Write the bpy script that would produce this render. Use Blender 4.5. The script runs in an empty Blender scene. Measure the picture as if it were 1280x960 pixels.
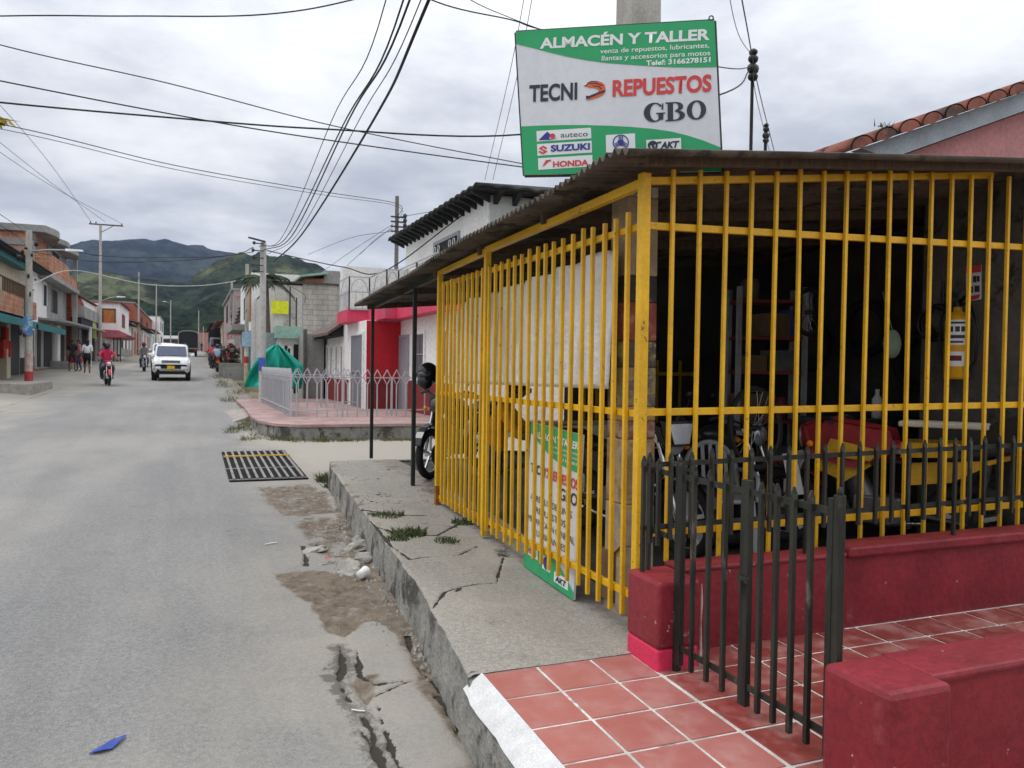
import bpy, bmesh, math, random
import numpy as np
from mathutils import Vector, Matrix, noise as mnoise
random.seed(7); rng = np.random.default_rng(7)
PI = math.pi; R_ = math.radians
SC = bpy.context.scene
COL = SC.collection
V = Vector

# ------------------------------------------------------------------ camera geometry (used to survey the place)
F_PX, CX, CY, CAMZ = 1000., 640., 480., 1.45
_dy = V((240-CX, 27., F_PX)).normalized()
_dz = V((.0065, 1, 0)); _dz = (_dz-_dy*_dz.dot(_dy)).normalized()
_dx = -_dy.cross(_dz)
if _dx.x < 0: _dx = -_dx
CAM = V((0, 0, CAMZ))
def ray(px, py):
    c = V((px-CX, -(py-CY), F_PX)); return V((_dx.dot(c), _dy.dot(c), _dz.dot(c)))
def dep(px, py, d): return CAM+ray(px, py)*(d/F_PX)
def ony(px, py, Y): r = ray(px, py); return CAM+r*(Y/r.y)
def onx(px, py, X): r = ray(px, py); return CAM+r*(X/r.x)
def onz(px, py, z): r = ray(px, py); return CAM+r*((z-CAMZ)/r.z)
RP = [(-30, -1.0), (4, -.33), (10.8, -.10), (17, .04), (36, .454), (166, 3.64), (260, 5.2), (420, 9), (2500, 10)]
def zr(y):
    for (a, za), (b, zb) in zip(RP, RP[1:]):
        if y <= b: return za+(zb-za)*(y-a)/(b-a)
    return RP[-1][1]
def zw(y): return .0245*(y-4)                       # pavement in front of the workshop
def on_road(px, py, h=0.):
    y = 20.
    for _ in range(60):
        p = onz(px, py, zr(y)+h); y = .6*y+.4*max(1, min(400, p.y))
    p.z = zr(p.y)+h; return p
def on_walk(px, py):
    r = ray(px, py); t = (zw(0)-CAMZ)/(r.z-.0245*r.y); return CAM+r*t
KERB = [(1.0, 1.17), (2.68, 1.186), (3.43, 1.205), (4.87, 1.36), (6.7, 1.46), (8.1, 1.52), (10.3, 1.64), (10.75, 1.72)]
def kx(y): return float(np.interp(y, [k[0] for k in KERB], [k[1] for k in KERB]))

# ------------------------------------------------------------------ materials
MATS = {}
def nd(nt, typ, **kw):
    n = nt.nodes.new(typ)
    for k, v in kw.items():
        if k in n.inputs.keys(): n.inputs[k].default_value = v
        else: setattr(n, k, v)
    return n
def mathn(nt, op, a, b=None, clamp=False):
    n = nt.nodes.new('ShaderNodeMath'); n.operation = op; n.use_clamp = clamp
    for i, x in enumerate((a, b)):
        if x is None: continue
        if isinstance(x, (int, float)): n.inputs[i].default_value = x
        else: nt.links.new(x, n.inputs[i])
    return n.outputs[0]
def mixc(nt, fac, a, b, mode='MIX'):
    n = nt.nodes.new('ShaderNodeMix'); n.data_type = 'RGBA'; n.blend_type = mode
    for s, x in ((n.inputs[0], fac), (n.inputs[6], a), (n.inputs[7], b)):
        if isinstance(x, (int, float)): s.default_value = x
        elif isinstance(x, (tuple, list)): s.default_value = (*x[:3], 1)
        else: nt.links.new(x, s)
    return n.outputs[2]
def ramp(nt, x, lo, hi, a=0., b=1.):
    n = nt.nodes.new('ShaderNodeMapRange'); n.interpolation_type = 'SMOOTHSTEP'
    n.inputs[1].default_value = lo; n.inputs[2].default_value = hi; n.inputs[3].default_value = a; n.inputs[4].default_value = b
    nt.links.new(x, n.inputs[0]); return n.outputs[0]
def base(name):
    m = bpy.data.materials.new(name); m.use_nodes = True; nt = m.node_tree
    b = nt.nodes['Principled BSDF']; return m, nt, b
def coords(nt, rnd=True):
    tc = nt.nodes.new('ShaderNodeTexCoord')
    if not rnd: return tc.outputs['Object']
    oi = nt.nodes.new('ShaderNodeObjectInfo'); a = nt.nodes.new('ShaderNodeVectorMath'); a.operation = 'ADD'
    s = mathn(nt, 'MULTIPLY', oi.outputs['Random'], 37.)
    nt.links.new(tc.outputs['Object'], a.inputs[0]); nt.links.new(s, a.inputs[1]); return a.outputs[0]
def noisen(nt, vec, scale, detail=4, rough=.6, stretch=None):
    n = nd(nt, 'ShaderNodeTexNoise', Scale=scale, Detail=detail, Roughness=rough)
    if stretch:
        mp = nd(nt, 'ShaderNodeMapping'); mp.inputs['Scale'].default_value = stretch
        nt.links.new(vec, mp.inputs[0]); vec = mp.outputs[0]
    nt.links.new(vec, n.inputs['Vector']); return n.outputs['Fac']
def M(name, col, rough=.75, metal=0., var=.18, scale=6., wear=None, wamt=.55, wscale=12., bump=.15, bscale=50., bd=.01, spec=.35, stretch=None, fine=.1, chips=None):
    if name in MATS: return MATS[name]
    m, nt, b = base(name); vec = coords(nt)
    n1 = noisen(nt, vec, scale, 5, .6, stretch)
    f = ramp(nt, n1, .3, .7)
    c = mixc(nt, f, tuple(x*(1-var) for x in col), tuple(min(1, x*(1+var)) for x in col))
    if fine:
        n2 = noisen(nt, vec, scale*14, 3, .7)
        f2 = ramp(nt, n2, .35, .65, 1-fine, 1+fine)
        vm = nt.nodes.new('ShaderNodeVectorMath'); vm.operation = 'SCALE'; nt.links.new(c, vm.inputs[0]); nt.links.new(f2, vm.inputs['Scale']); c = vm.outputs[0]
    if wear:
        n3 = noisen(nt, vec, wscale, 8, .7, stretch); w = ramp(nt, n3, wamt, wamt+.1); c = mixc(nt, w, c, wear)
    if chips:
        cc, cs, ct = chips; n6 = noisen(nt, vec, cs, 6, .75); n7 = noisen(nt, vec, cs*.22, 2, .5); cf = mathn(nt, 'ADD', mathn(nt, 'MULTIPLY', n6, .7), mathn(nt, 'MULTIPLY', n7, .3)); c = mixc(nt, ramp(nt, cf, ct, ct+.025), c, cc)
    nt.links.new(c, b.inputs['Base Color'])
    b.inputs['Roughness'].default_value = rough; b.inputs['Metallic'].default_value = metal; b.inputs['Specular IOR Level'].default_value = spec
    if bump:
        n4 = noisen(nt, vec, bscale, 4, .6)
        bp = nd(nt, 'ShaderNodeBump', Strength=bump, Distance=bd); nt.links.new(n4, bp.inputs['Height']); nt.links.new(bp.outputs[0], b.inputs['Normal'])
    MATS[name] = m; return m
def paint(name, col, rough=.35, var=.06, **k): return M(name, col, rough, var=var, bump=.03, fine=.03, spec=.5, **k)

def brickmat(name, c1, c2, mortar, sx=.3, sy=.12, axis='x', msize=.012, patch=None):
    if name in MATS: return MATS[name]
    m, nt, b = base(name); vec = coords(nt, False)
    sep = nt.nodes.new('ShaderNodeSeparateXYZ'); nt.links.new(vec, sep.inputs[0]); cmb = nt.nodes.new('ShaderNodeCombineXYZ')
    s = mathn(nt, 'ADD', sep.outputs[0], sep.outputs[1])
    nt.links.new(s, cmb.inputs[0]); nt.links.new(sep.outputs[2], cmb.inputs[1])
    br = nt.nodes.new('ShaderNodeTexBrick'); nt.links.new(cmb.outputs[0], br.inputs['Vector'])
    br.inputs['Color1'].default_value = (*c1, 1); br.inputs['Color2'].default_value = (*c2, 1); br.inputs['Mortar'].default_value = (*mortar, 1)
    br.inputs['Scale'].default_value = 1; br.inputs['Brick Width'].default_value = sx; br.inputs['Row Height'].default_value = sy; br.inputs['Mortar Size'].default_value = msize
    br.inputs['Mortar Smooth'].default_value = .3
    n = noisen(nt, vec, 1.3, 6, .65); f = ramp(nt, n, .35, .7, .72, 1.12)
    vm = nt.nodes.new('ShaderNodeVectorMath'); vm.operation = 'SCALE'; nt.links.new(br.outputs['Color'], vm.inputs[0]); nt.links.new(f, vm.inputs['Scale'])
    c = vm.outputs[0]
    if patch:
        n2 = noisen(nt, vec, .9, 5, .6); c = mixc(nt, ramp(nt, n2, .56, .62), c, patch)
    nt.links.new(c, b.inputs['Base Color']); b.inputs['Roughness'].default_value = .9; b.inputs['Specular IOR Level'].default_value = .2
    bp = nd(nt, 'ShaderNodeBump', Strength=.5, Distance=.01); nt.links.new(br.outputs['Fac'], bp.inputs['Height']); bp.invert = True; nt.links.new(bp.outputs[0], b.inputs['Normal'])
    MATS[name] = m; return m

# ------------------------------------------------------------------ objects
def tag(o, label=None, cat=None, group=None, kind=None):
    if label: o['label'] = label
    if cat: o['category'] = cat
    if group: o['group'] = group
    if kind: o['kind'] = kind
    return o
def thing(name, loc, label, cat, group=None, rz=0.):
    o = bpy.data.objects.new(name, None); COL.objects.link(o); o.empty_display_size = .2
    o.location = loc; o.rotation_euler = (0, 0, rz); return tag(o, label, cat, group)
def root_loc(o):
    l = V((0, 0, 0))
    while o is not None: l += o.location; o = o.parent
    return l
def copy_tree(o, parent=None):
    c = o.copy(); COL.objects.link(c); c.parent = parent
    for ch in list(o.children): copy_tree(ch, c)
    return c
class MB:
    def __init__(s): s.v = []; s.f = []; s.m = []; s.sm = []
    def add(s, vs, fs, mi=0, smooth=False):
        n = len(s.v); s.v += [tuple(p) for p in vs]
        for f in fs: s.f.append([i+n for i in f]); s.m.append(mi); s.sm.append(smooth)
        return s
    def box(s, lo, hi, mi=0):
        x0, y0, z0 = lo; x1, y1, z1 = hi
        x0, x1 = min(x0, x1), max(x0, x1); y0, y1 = min(y0, y1), max(y0, y1); z0, z1 = min(z0, z1), max(z0, z1)
        return s.add([(x0,y0,z0),(x1,y0,z0),(x1,y1,z0),(x0,y1,z0),(x0,y0,z1),(x1,y0,z1),(x1,y1,z1),(x0,y1,z1)],
              [(3,2,1,0),(4,5,6,7),(0,1,5,4),(1,2,6,5),(2,3,7,6),(3,0,4,7)], mi)
    def hexa(s, p, mi=0): return s.add(p, [(3,2,1,0),(4,5,6,7),(0,1,5,4),(1,2,6,5),(2,3,7,6),(3,0,4,7)], mi)
    def bar(s, a, b, w, h=None, up=(0,0,1), mi=0):
        a = V(a); b = V(b); h = h or w; d = (b-a).normalized(); up = V(up)
        if abs(d.dot(up)) > .97: up = V((0, 1, 0)) if abs(d.y) < .9 else V((1, 0, 0))
        r = d.cross(up).normalized(); u = r.cross(d).normalized(); r *= w/2; u *= h/2
        return s.hexa([a-r-u, a+r-u, b+r-u, b-r-u, a-r+u, a+r+u, b+r+u, b-r+u], mi)
    def tube(s, pts, r, n=8, mi=0, caps=True, smooth=True, closed=False):
        pts = [V(p) for p in pts]; k = len(pts); rr = r if isinstance(r, (list, tuple)) else [r]*k
        if k == 2 and not closed:
            pass
        t0 = (pts[1]-pts[0]).normalized(); up = V((0,0,1)) if abs(t0.z) < .9 else V((1,0,0))
        nrm = (up-t0*up.dot(t0)).normalized(); vs = []; prev = t0
        for i, p in enumerate(pts):
            if closed: t = (pts[(i+1) % k]-pts[i-1]).normalized()
            else: t = ((pts[min(i+1, k-1)]-pts[max(i-1, 0)])).normalized()
            nrm = (nrm-t*nrm.dot(t)).normalized(); bn = t.cross(nrm)
            for j in range(n):
                a = 2*PI*j/n; vs.append(p+(nrm*math.cos(a)+bn*math.sin(a))*rr[i])
        fs = []
        for i in range(k if closed else k-1):
            i2 = (i+1) % k
            for j in range(n):
                j2 = (j+1) % n; fs.append((i*n+j, i*n+j2, i2*n+j2, i2*n+j))
        s.add(vs, fs, mi, smooth)
        if caps and not closed:
            s.add(vs[:n], [tuple(range(n))[::-1]], mi); s.add(vs[-n:], [tuple(range(n))], mi)
        return s
    def cyl(s, a, b, r, n=12, mi=0, r2=None): return s.tube([a, b], [r, r2 if r2 is not None else r], n, mi)
    def prism(s, poly, vec, mi=0):
        n = len(poly); vec = V(vec); a = [V(p) for p in poly]; b = [p+vec for p in a]
        return s.add(a+b, [tuple(range(n))[::-1], tuple(range(n, 2*n))]+[(i, (i+1) % n, (i+1) % n+n, i+n) for i in range(n)], mi)
    def poly(s, pts, mi=0): return s.add(pts, [tuple(range(len(pts)))], mi)
    def lathe(s, prof, o, ax=(0,0,1), n=16, mi=0, smooth=True):
        ax = V(ax).normalized(); u = V((0,0,1)) if abs(ax.z) < .9 else V((1,0,0)); u = (u-ax*u.dot(ax)).normalized(); w = ax.cross(u); o = V(o)
        vs = []; fs = []
        for (r, h) in prof:
            for j in range(n): a = 2*PI*j/n; vs.append(o+ax*h+(u*math.cos(a)+w*math.sin(a))*r)
        for i in range(len(prof)-1):
            for j in range(n): j2 = (j+1) % n; fs.append((i*n+j, i*n+j2, (i+1)*n+j2, (i+1)*n+j))
        return s.add(vs, fs, mi, smooth)
    def torus(s, c, ax, R, r, n=28, m=8, mi=0):
        ax = V(ax).normalized(); u = V((0,0,1)) if abs(ax.z) < .9 else V((1,0,0)); u = (u-ax*u.dot(ax)).normalized(); w = ax.cross(u); c = V(c)
        return s.tube([c+(u*math.cos(2*PI*i/n)+w*math.sin(2*PI*i/n))*R for i in range(n)], r, m, mi, closed=True)
    def ball(s, c, rad, n=12, m=8, mi=0):
        rx, ry, rz = rad if isinstance(rad, (tuple, list)) else (rad,)*3; vs = []; fs = []; c = V(c)
        for i in range(m+1):
            th = PI*i/m
            for j in range(n):
                a = 2*PI*j/n; vs.append(c+V((rx*math.sin(th)*math.cos(a), ry*math.sin(th)*math.sin(a), rz*math.cos(th))))
        for i in range(m):
            for j in range(n): j2 = (j+1) % n; fs.append((i*n+j, (i+1)*n+j, (i+1)*n+j2, i*n+j2))
        return s.add(vs, fs, mi, True)
    def build(s, name, mat, parent=None, bev=0., label=None, local=False, sub=0, solid=0., jit=0.):
        me = bpy.data.meshes.new(name); off = V((0,0,0)) if (local or parent is None) else root_loc(parent)
        vv = [(p[0]-off.x, p[1]-off.y, p[2]-off.z) for p in s.v]
        if jit: vv = [(x+random.uniform(-jit, jit), y+random.uniform(-jit, jit), z+random.uniform(-jit, jit)) for x, y, z in vv]
        me.from_pydata(vv, [], s.f); me.validate()
        for mm in (mat if isinstance(mat, (list, tuple)) else [mat]): me.materials.append(mm)
        if len(me.polygons) == len(s.f):
            me.polygons.foreach_set('material_index', s.m); me.polygons.foreach_set('use_smooth', s.sm)
        o = bpy.data.objects.new(name, me); COL.objects.link(o); o.parent = parent
        if solid: md = o.modifiers.new('t', 'SOLIDIFY'); md.thickness = solid; md.offset = 0
        if bev: md = o.modifiers.new('b', 'BEVEL'); md.width = bev; md.segments = 2; md.limit_method = 'ANGLE'
        if sub: md = o.modifiers.new('s', 'SUBSURF'); md.levels = md.render_levels = sub
        if label: o['label'] = label
        return o
def gridmesh(name, P, mat, parent=None, attrs=None, smooth=True, uvw=None):
    """P: (ny,nx,3) array"""
    ny, nx, _ = P.shape; off = root_loc(parent) if parent else V((0,0,0))
    me = bpy.data.meshes.new(name); vs = (P.reshape(-1, 3)-np.array(off))
    idx = np.arange(ny*nx).reshape(ny, nx); f = np.stack([idx[:-1,:-1], idx[:-1,1:], idx[1:,1:], idx[1:,:-1]], -1).reshape(-1, 4)
    me.vertices.add(len(vs)); me.vertices.foreach_set('co', vs.astype(np.float32).ravel())
    me.loops.add(f.size); me.loops.foreach_set('vertex_index', f.astype(np.int32).ravel())
    me.polygons.add(len(f)); me.polygons.foreach_set('loop_start', (np.arange(len(f))*4).astype(np.int32))
    me.update(calc_edges=True); me.validate()
    if smooth: me.polygons.foreach_set('use_smooth', np.ones(len(f), bool))
    for k, a in (attrs or {}).items():
        at = me.attributes.new(k, 'FLOAT', 'POINT'); at.data.foreach_set('value', a.astype(np.float32).ravel())
    me.materials.append(mat); o = bpy.data.objects.new(name, me); COL.objects.link(o); o.parent = parent; return o
_tab = rng.random((256, 256))
def vnoise(x, y):
    xi = np.floor(x).astype(int); yi = np.floor(y).astype(int); fx = x-xi; fy = y-yi
    fx = fx*fx*(3-2*fx); fy = fy*fy*(3-2*fy); g = lambda a, b: _tab[a % 256, b % 256]
    return (g(xi, yi)*(1-fx)+g(xi+1, yi)*fx)*(1-fy)+(g(xi, yi+1)*(1-fx)+g(xi+1, yi+1)*fx)*fy
def fbm(x, y, s, o=5):
    r = 0; a = .5; t = 0
    for i in range(o): r = r+a*vnoise(x*s+17*i, y*s+31*i); t += a; a *= .55; s *= 2.03
    return r/t
def seg_dist(X, Y, pl):
    d = np.full(X.shape, 1e9)
    for (ax, ay), (bx, by) in zip(pl, pl[1:]):
        ux, uy = bx-ax, by-ay; L = ux*ux+uy*uy+1e-12; t = np.clip(((X-ax)*ux+(Y-ay)*uy)/L, 0, 1)
        d = np.minimum(d, np.hypot(X-ax-t*ux, Y-ay-t*uy))
    return d
def poly_sd(X, Y, pl):          # signed distance, inside negative
    ins = np.zeros(X.shape, bool); q = pl+[pl[0]]
    for (ax, ay), (bx, by) in zip(q, q[1:]):
        c = ((ay > Y) != (by > Y)) & (X < (bx-ax)*(Y-ay)/(by-ay+1e-12)+ax); ins ^= c
    d = seg_dist(X, Y, q); return np.where(ins, -d, d)
sstep = lambda a, b, x: (lambda t: t*t*(3-2*t))(np.clip((x-a)/(b-a), 0, 1))
# ---- writing on flat boards
def txt(s, mat, parent, name, O, ex, ey, w, h, bold=0., shear=0., spacing=1., nrm=None, lift=.002, fit='both'):
    cu = bpy.data.curves.new(name, 'FONT'); cu.body = s; cu.size = 1; cu.offset = bold; cu.shear = shear; cu.space_character = spacing; cu.fill_mode = 'FRONT'; cu.resolution_u = 4
    o = bpy.data.objects.new(name, cu); COL.objects.link(o); dg = bpy.context.evaluated_depsgraph_get()
    me = bpy.data.meshes.new_from_object(o.evaluated_get(dg)); bpy.data.objects.remove(o); bpy.data.curves.remove(cu)
    n = len(me.vertices); co = np.empty(n*3, np.float32); me.vertices.foreach_get('co', co); co = co.reshape(-1, 3)
    x0, x1 = co[:, 0].min(), co[:, 0].max()
    capm = .729                                           # cap height of the built-in font
    ex = np.array(ex); ey = np.array(ey); nn = np.cross(ex, ey); nn = nn/np.linalg.norm(nn)
    if nrm is not None: nn = np.array(nrm)
    off = np.array(root_loc(parent)) if parent else 0
    P = np.array(O)+np.outer((co[:, 0]-x0)/(x1-x0)*w, ex)+np.outer(co[:, 1]/capm*h, ey)+nn*lift-off
    me.vertices.foreach_set('co', P.astype(np.float32).ravel()); me.update(); me.materials.clear(); me.materials.append(mat)
    o = bpy.data.objects.new(name, me); COL.objects.link(o); o.parent = parent; return o
# ================================================================== materials of the near place
yellow = M('yellow_enamel', (.70,.395,.010), .42, var=.14, scale=3, wear=(.27,.11,.02), wamt=.66, wscale=16, bump=.12, spec=.45, fine=.06, chips=((.10,.05,.025), 38, .615))
rusty = M('rusted_yellow', (.30,.12,.02), .8, var=.3, scale=10)
iron = M('black_iron', (.026,.028,.022), .5, .15, var=.45, scale=9, wear=(.12,.115,.10), wamt=.585, wscale=14, bump=.25, stretch=(1,1,.25))
darkgreen = M('dark_green_steel', (.028,.033,.028), .6, .2, var=.3)
redpaint = M('dark_red_masonry_paint', (.212,.021,.030), .5, var=.2, scale=2.2, wear=(.25,.045,.055), wamt=.6, wscale=4, bump=.5, bscale=14, bd=.015, fine=.12, chips=((.42,.33,.31), 17, .625))
pinkpaint = M('bright_pink_paint', (.66,.035,.10), .55, var=.1, scale=5, bump=.2)
chip = M('chipped_plaster', (.5,.46,.43), .9, var=.25, scale=20)
conc = M('old_concrete', (.30,.285,.255), .92, var=.25, scale=2.5, wear=(.12,.115,.10), wamt=.58, wscale=3, bump=.5, bscale=30, bd=.012)
poleconc = M('pole_concrete', (.42,.40,.36), .9, var=.2, scale=5, wear=(.09,.085,.08), wamt=.56, wscale=5, stretch=(1,1,.3), bump=.4)
sheetmat = M('weathered_roof_sheet', (.10,.083,.066), .8, .0, var=.35, scale=3, wear=(.035,.028,.022), wamt=.5, wscale=2.5, bump=.2)
wood = M('grey_brown_timber', (.10,.072,.047), .85, var=.3, scale=8, stretch=(6,1,1))
white = M('white_paint', (.74,.74,.73), .6, var=.05, scale=2, wear=(.55,.53,.5), wamt=.66, wscale=4, bump=.1, fine=.04)
tarpwhite = M('white_tarpaulin', (.66,.665,.68), .5, var=.09, scale=2, wear=(.52,.51,.49), wamt=.56, wscale=2.5, stretch=(1,1,.35), bump=.5, bscale=6, bd=.08, fine=.04)
black = M('black_plastic', (.012,.012,.013), .35, var=.2, bump=.05)
rubber = M('tyre_rubber', (.018,.018,.018), .8, var=.3)
chrome = M('chrome', (.55,.55,.56), .22, .95, var=.1, bump=0)
alloy = M('pale_alloy', (.62,.62,.63), .35, .3, var=.05, bump=0)
darkmetal = M('dark_metal', (.06,.06,.06), .5, .6, var=.3)
glassdark = M('dark_glass', (.02,.025,.035), .08, 0, var=.1, bump=0, spec=.8)
lens = M('lamp_glass', (.6,.62,.65), .12, .3, var=.05, bump=0, spec=.8)
amber = M('amber_lens', (.75,.22,.01), .25, bump=0); redlens = M('red_lens', (.5,.01,.01), .25, bump=0)
intwall = M('blotched_grey_wall', (.10,.095,.088), .9, var=.25, scale=2, wear=(.035,.033,.03), wamt=.55, wscale=2.5)  # dark grey with near-black blotches
intdark = M('mottled_dark_wall', (.05,.047,.042), .9, var=.3, scale=2)  # darker grey, mottled at random
cardboard = M('brown_cardboard', (.16,.095,.05), .9, var=.2)
navy = M('navy_paint', (.05,.07,.22), .5); ink = M('dark_ink', (.035,.04,.06), .5, var=.05, bump=0, fine=0); inkred = M('red_ink', (.62,.06,.06), .5, var=.05, bump=0, fine=0)
inkorange = M('orange_ink', (.72,.12,.035), .5, var=.05, bump=0, fine=0); inkblue = M('blue_ink', (.035,.05,.28), .5, var=.05, bump=0, fine=0)
signwhite = M('sign_white_vinyl', (.66,.68,.71), .4, var=.05, scale=1.5, wear=(.55,.56,.57), wamt=.6, wscale=5, stretch=(1,1,.2), bump=0, fine=.03); signgreen = M('sign_green_vinyl', (.03,.36,.14), .4, var=.05, bump=0, fine=.01)
inkwhite = M('white_ink', (.78,.8,.8), .45, var=.02, bump=0, fine=0)

# road: dusty asphalt; attributes say where soil, cracks and pale dust lie
def ground_mat(name, base_c, alt_c, stain):
    m, nt, b = base(name); vec = coords(nt, False)
    def at(n): a = nt.nodes.new('ShaderNodeAttribute'); a.attribute_name = n; return a.outputs['Fac']
    big = ramp(nt, noisen(nt, vec, .55, 6, .6, (1, .45, 1)), .3, .7); c = mixc(nt, big, base_c, alt_c)
    st = ramp(nt, noisen(nt, vec, 1.7, 8, .7), .55, .72); c = mixc(nt, mathn(nt, 'MULTIPLY', st, .45), c, stain)
    sp = noisen(nt, vec, 140, 3, .8); spk = ramp(nt, sp, .35, .66, .72, 1.26)
    vm = nt.nodes.new('ShaderNodeVectorMath'); vm.operation = 'SCALE'; nt.links.new(c, vm.inputs[0]); nt.links.new(spk, vm.inputs['Scale']); c = vm.outputs[0]
    md_ = ramp(nt, noisen(nt, vec, 34, 5, .75), .34, .66, .84, 1.14); vm2 = nt.nodes.new('ShaderNodeVectorMath'); vm2.operation = 'SCALE'; nt.links.new(c, vm2.inputs[0]); nt.links.new(md_, vm2.inputs['Scale']); c = vm2.outputs[0]
    wtr = ramp(nt, noisen(nt, vec, 1.1, 6, .65, (2.2, .12, 1)), .38, .64, .955, 1.045); vm3 = nt.nodes.new('ShaderNodeVectorMath'); vm3.operation = 'SCALE'; nt.links.new(c, vm3.inputs[0]); nt.links.new(wtr, vm3.inputs['Scale']); c = vm3.outputs[0]
    pit = ramp(nt, noisen(nt, vec, 26, 5, .75), .64, .72); c = mixc(nt, mathn(nt, 'MULTIPLY', pit, .35), c, (.09,.085,.08))
    frag = noisen(nt, vec, 55, 6, .75); fr2 = noisen(nt, vec, 13, 6, .7)
    fz = mathn(nt, 'ADD', mathn(nt, 'MULTIPLY', frag, .5), mathn(nt, 'MULTIPLY', fr2, .7)); fz = mathn(nt, 'SUBTRACT', fz, .6)
    c = mixc(nt, at('dust'), c, (.40,.365,.305))
    sn = noisen(nt, vec, 9, 7, .7); soilc = mixc(nt, ramp(nt, sn, .3, .7), (.115,.090,.066), (.225,.182,.138))
    gr = noisen(nt, vec, 95, 4, .8); soilc = mixc(nt, ramp(nt, gr, .58, .68), soilc, (.34,.31,.27))
    c = mixc(nt, ramp(nt, mathn(nt, 'ADD', at('damp'), mathn(nt, 'MULTIPLY', fz, 1.6)), .3, .62, 0, .8), c, (.105,.098,.088))
    c = mixc(nt, ramp(nt, mathn(nt, 'ADD', at('soil'), mathn(nt, 'MULTIPLY', fz, 1.3)), .22, .80), c, soilc)
    c = mixc(nt, ramp(nt, mathn(nt, 'ADD', at('crack'), mathn(nt, 'MULTIPLY', fz, 1.2)), .30, .56), c, (.05,.044,.037))
    nt.links.new(c, b.inputs['Base Color']); b.inputs['Roughness'].default_value = .92; b.inputs['Specular IOR Level'].default_value = .22
    n4 = noisen(nt, vec, 110, 5, .75); bp = nd(nt, 'ShaderNodeBump', Strength=.6, Distance=.008); nt.links.new(n4, bp.inputs['Height']); nt.links.new(bp.outputs[0], b.inputs['Normal'])
    return m
roadmat = ground_mat('worn_asphalt', (.222,.220,.214), (.276,.27,.257), (.17,.166,.158))
walkmat = ground_mat('cracked_concrete', (.27,.255,.225), (.37,.35,.305), (.17,.155,.13))

# ================================================================== road
def Z2(x, y): return (240+x/2.0875, 500+y/2.0875)       # survey notes of the kerb strip
def rp(pts): return [tuple(on_road(*Z2(*p)).xy) for p in pts]
def axis(stops):
    out = []
    for (a, b, st) in stops: out += list(np.arange(a, b-1e-6, st))
    return np.array(out+[stops[-1][1]])
def road_z(X, Y):
    zz = np.interp(Y, [p[0] for p in RP], [p[1] for p in RP]); return zz
def road_sheet(name, xs, ys, near):
    X, Y = np.meshgrid(xs, ys); Z = road_z(X, Y)
    soil = np.zeros_like(X); crack = np.zeros_like(X); dust = np.zeros_like(X); damp = np.zeros_like(X)
    n1 = fbm(X, Y, 3.); n2 = fbm(X+50, Y, 14.)
    dust = sstep(.2, 1.5, X+.25*(n1-.5)*4-.02*(Y-4))*.55+.25*sstep(.5, .7, fbm(X, Y*.35, .9))
    dust += .5*sstep(-3.2, -4.6, X+(n1-.5)*1.5)
    if near:
        wob = (n1-.5)*.22+(n2-.5)*.10
        s1 = poly_sd(X, Y, rp([(200,450),(290,440),(400,450),(450,455),(500,520),(560,610),(470,580),(430,620),(400,640),(330,600),(300,540),(240,490)]))+wob
        s2 = poly_sd(X, Y, rp([(150,222),(300,215),(370,240),(425,330),(445,400),(420,420),(330,410),(290,380),(250,320),(180,270)]))+wob
        s3 = poly_sd(X, Y, rp([(400,730),(485,715),(480,790),(440,810)]))+wob*.6
        s4 = poly_sd(X, Y, rp([(640,955),(740,930),(760,1000),(650,1000)]))+wob*.6
        bare = sstep(.0, -.09, s1)+.8*sstep(.02, -.12, s2)*sstep(.38, .6, n1+.12)+sstep(.02, -.05, s3)+.5*sstep(.04, -.05, s4)
        gut = seg_dist(X, Y, rp([(372,215),(440,400),(560,610),(620,720),(700,850),(790,960)])); bare += .9*sstep(.12+.0*n1, .02, gut+(n1-.5)*.18)
        side = sstep(10.9, 11.8, Y)*sstep(.6, 2., X)*(1-sstep(15.5, 16.6, Y)); dust += side*(.25+.3*(n1-.5))
        dust += .9*sstep(.55, .62, fbm(X, Y, .8))*sstep(14., 15.2, Y)*sstep(.5, 1.5, X)
        soil = np.clip(bare, 0, 1)*(.6+.4*sstep(.3, .55, n2))
        for pl, w in (([(385,640),(392,690),(385,740),(415,790),(440,815),(470,860),(478,930),(520,990)], .022), ([(430,650),(440,720),(480,740),(545,732)], .014), ([(480,775),(500,850),(530,930),(560,1000)], .010), ([(480,770),(560,735),(600,728)], .010), ([(290,380),(300,430)], .035), ([(440,860),(500,940),(500,1000)], .02), ([(640,770),(690,840)], .02), ([(560,610),(580,680),(650,760)], .014)):
            d = seg_dist(X, Y, rp(pl))+(n2-.5)*.04+(n1-.5)*.05; crack = np.maximum(crack, sstep(w, w*.3, d)*.85)
        dk = sstep(.50, .60, fbm(X+3, Y, 9.))*sstep(.03, -.06, poly_sd(X, Y, rp([(320,640),(395,640),(400,700),(395,760),(430,810),(470,860),(470,930),(420,830),(370,770),(330,690)]))+(n1-.5)*.12); damp = .9*dk+.5*sstep(.16, .02, seg_dist(X, Y, rp([(385,640),(392,690),(385,740),(440,815),(478,930),(520,990)]))+(n1-.5)*.1)
        Z = Z-.035*np.clip(bare, 0, 1)*sstep(.35, .7, n1)-.02*crack+.010*np.clip(bare, 0, 1)*(n2-.5)*2+.004*(n1-.5)
    else:
        Z = Z+.01*(n1-.5); soil = .8*sstep(-4.2, -5.0, X+(n1-.5)*1.2)*(Y < 36)+.55*sstep(1.1, 1.8, X+(n1-.5)*1.4)
    for k in range(3):
        pass
    return gridmesh(name, np.stack([X, Y, Z], -1), roadmat, attrs=dict(soil=np.clip(soil, 0, 1), crack=np.clip(crack, 0, 1), dust=np.clip(dust, 0, .8), damp=damp))
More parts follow.
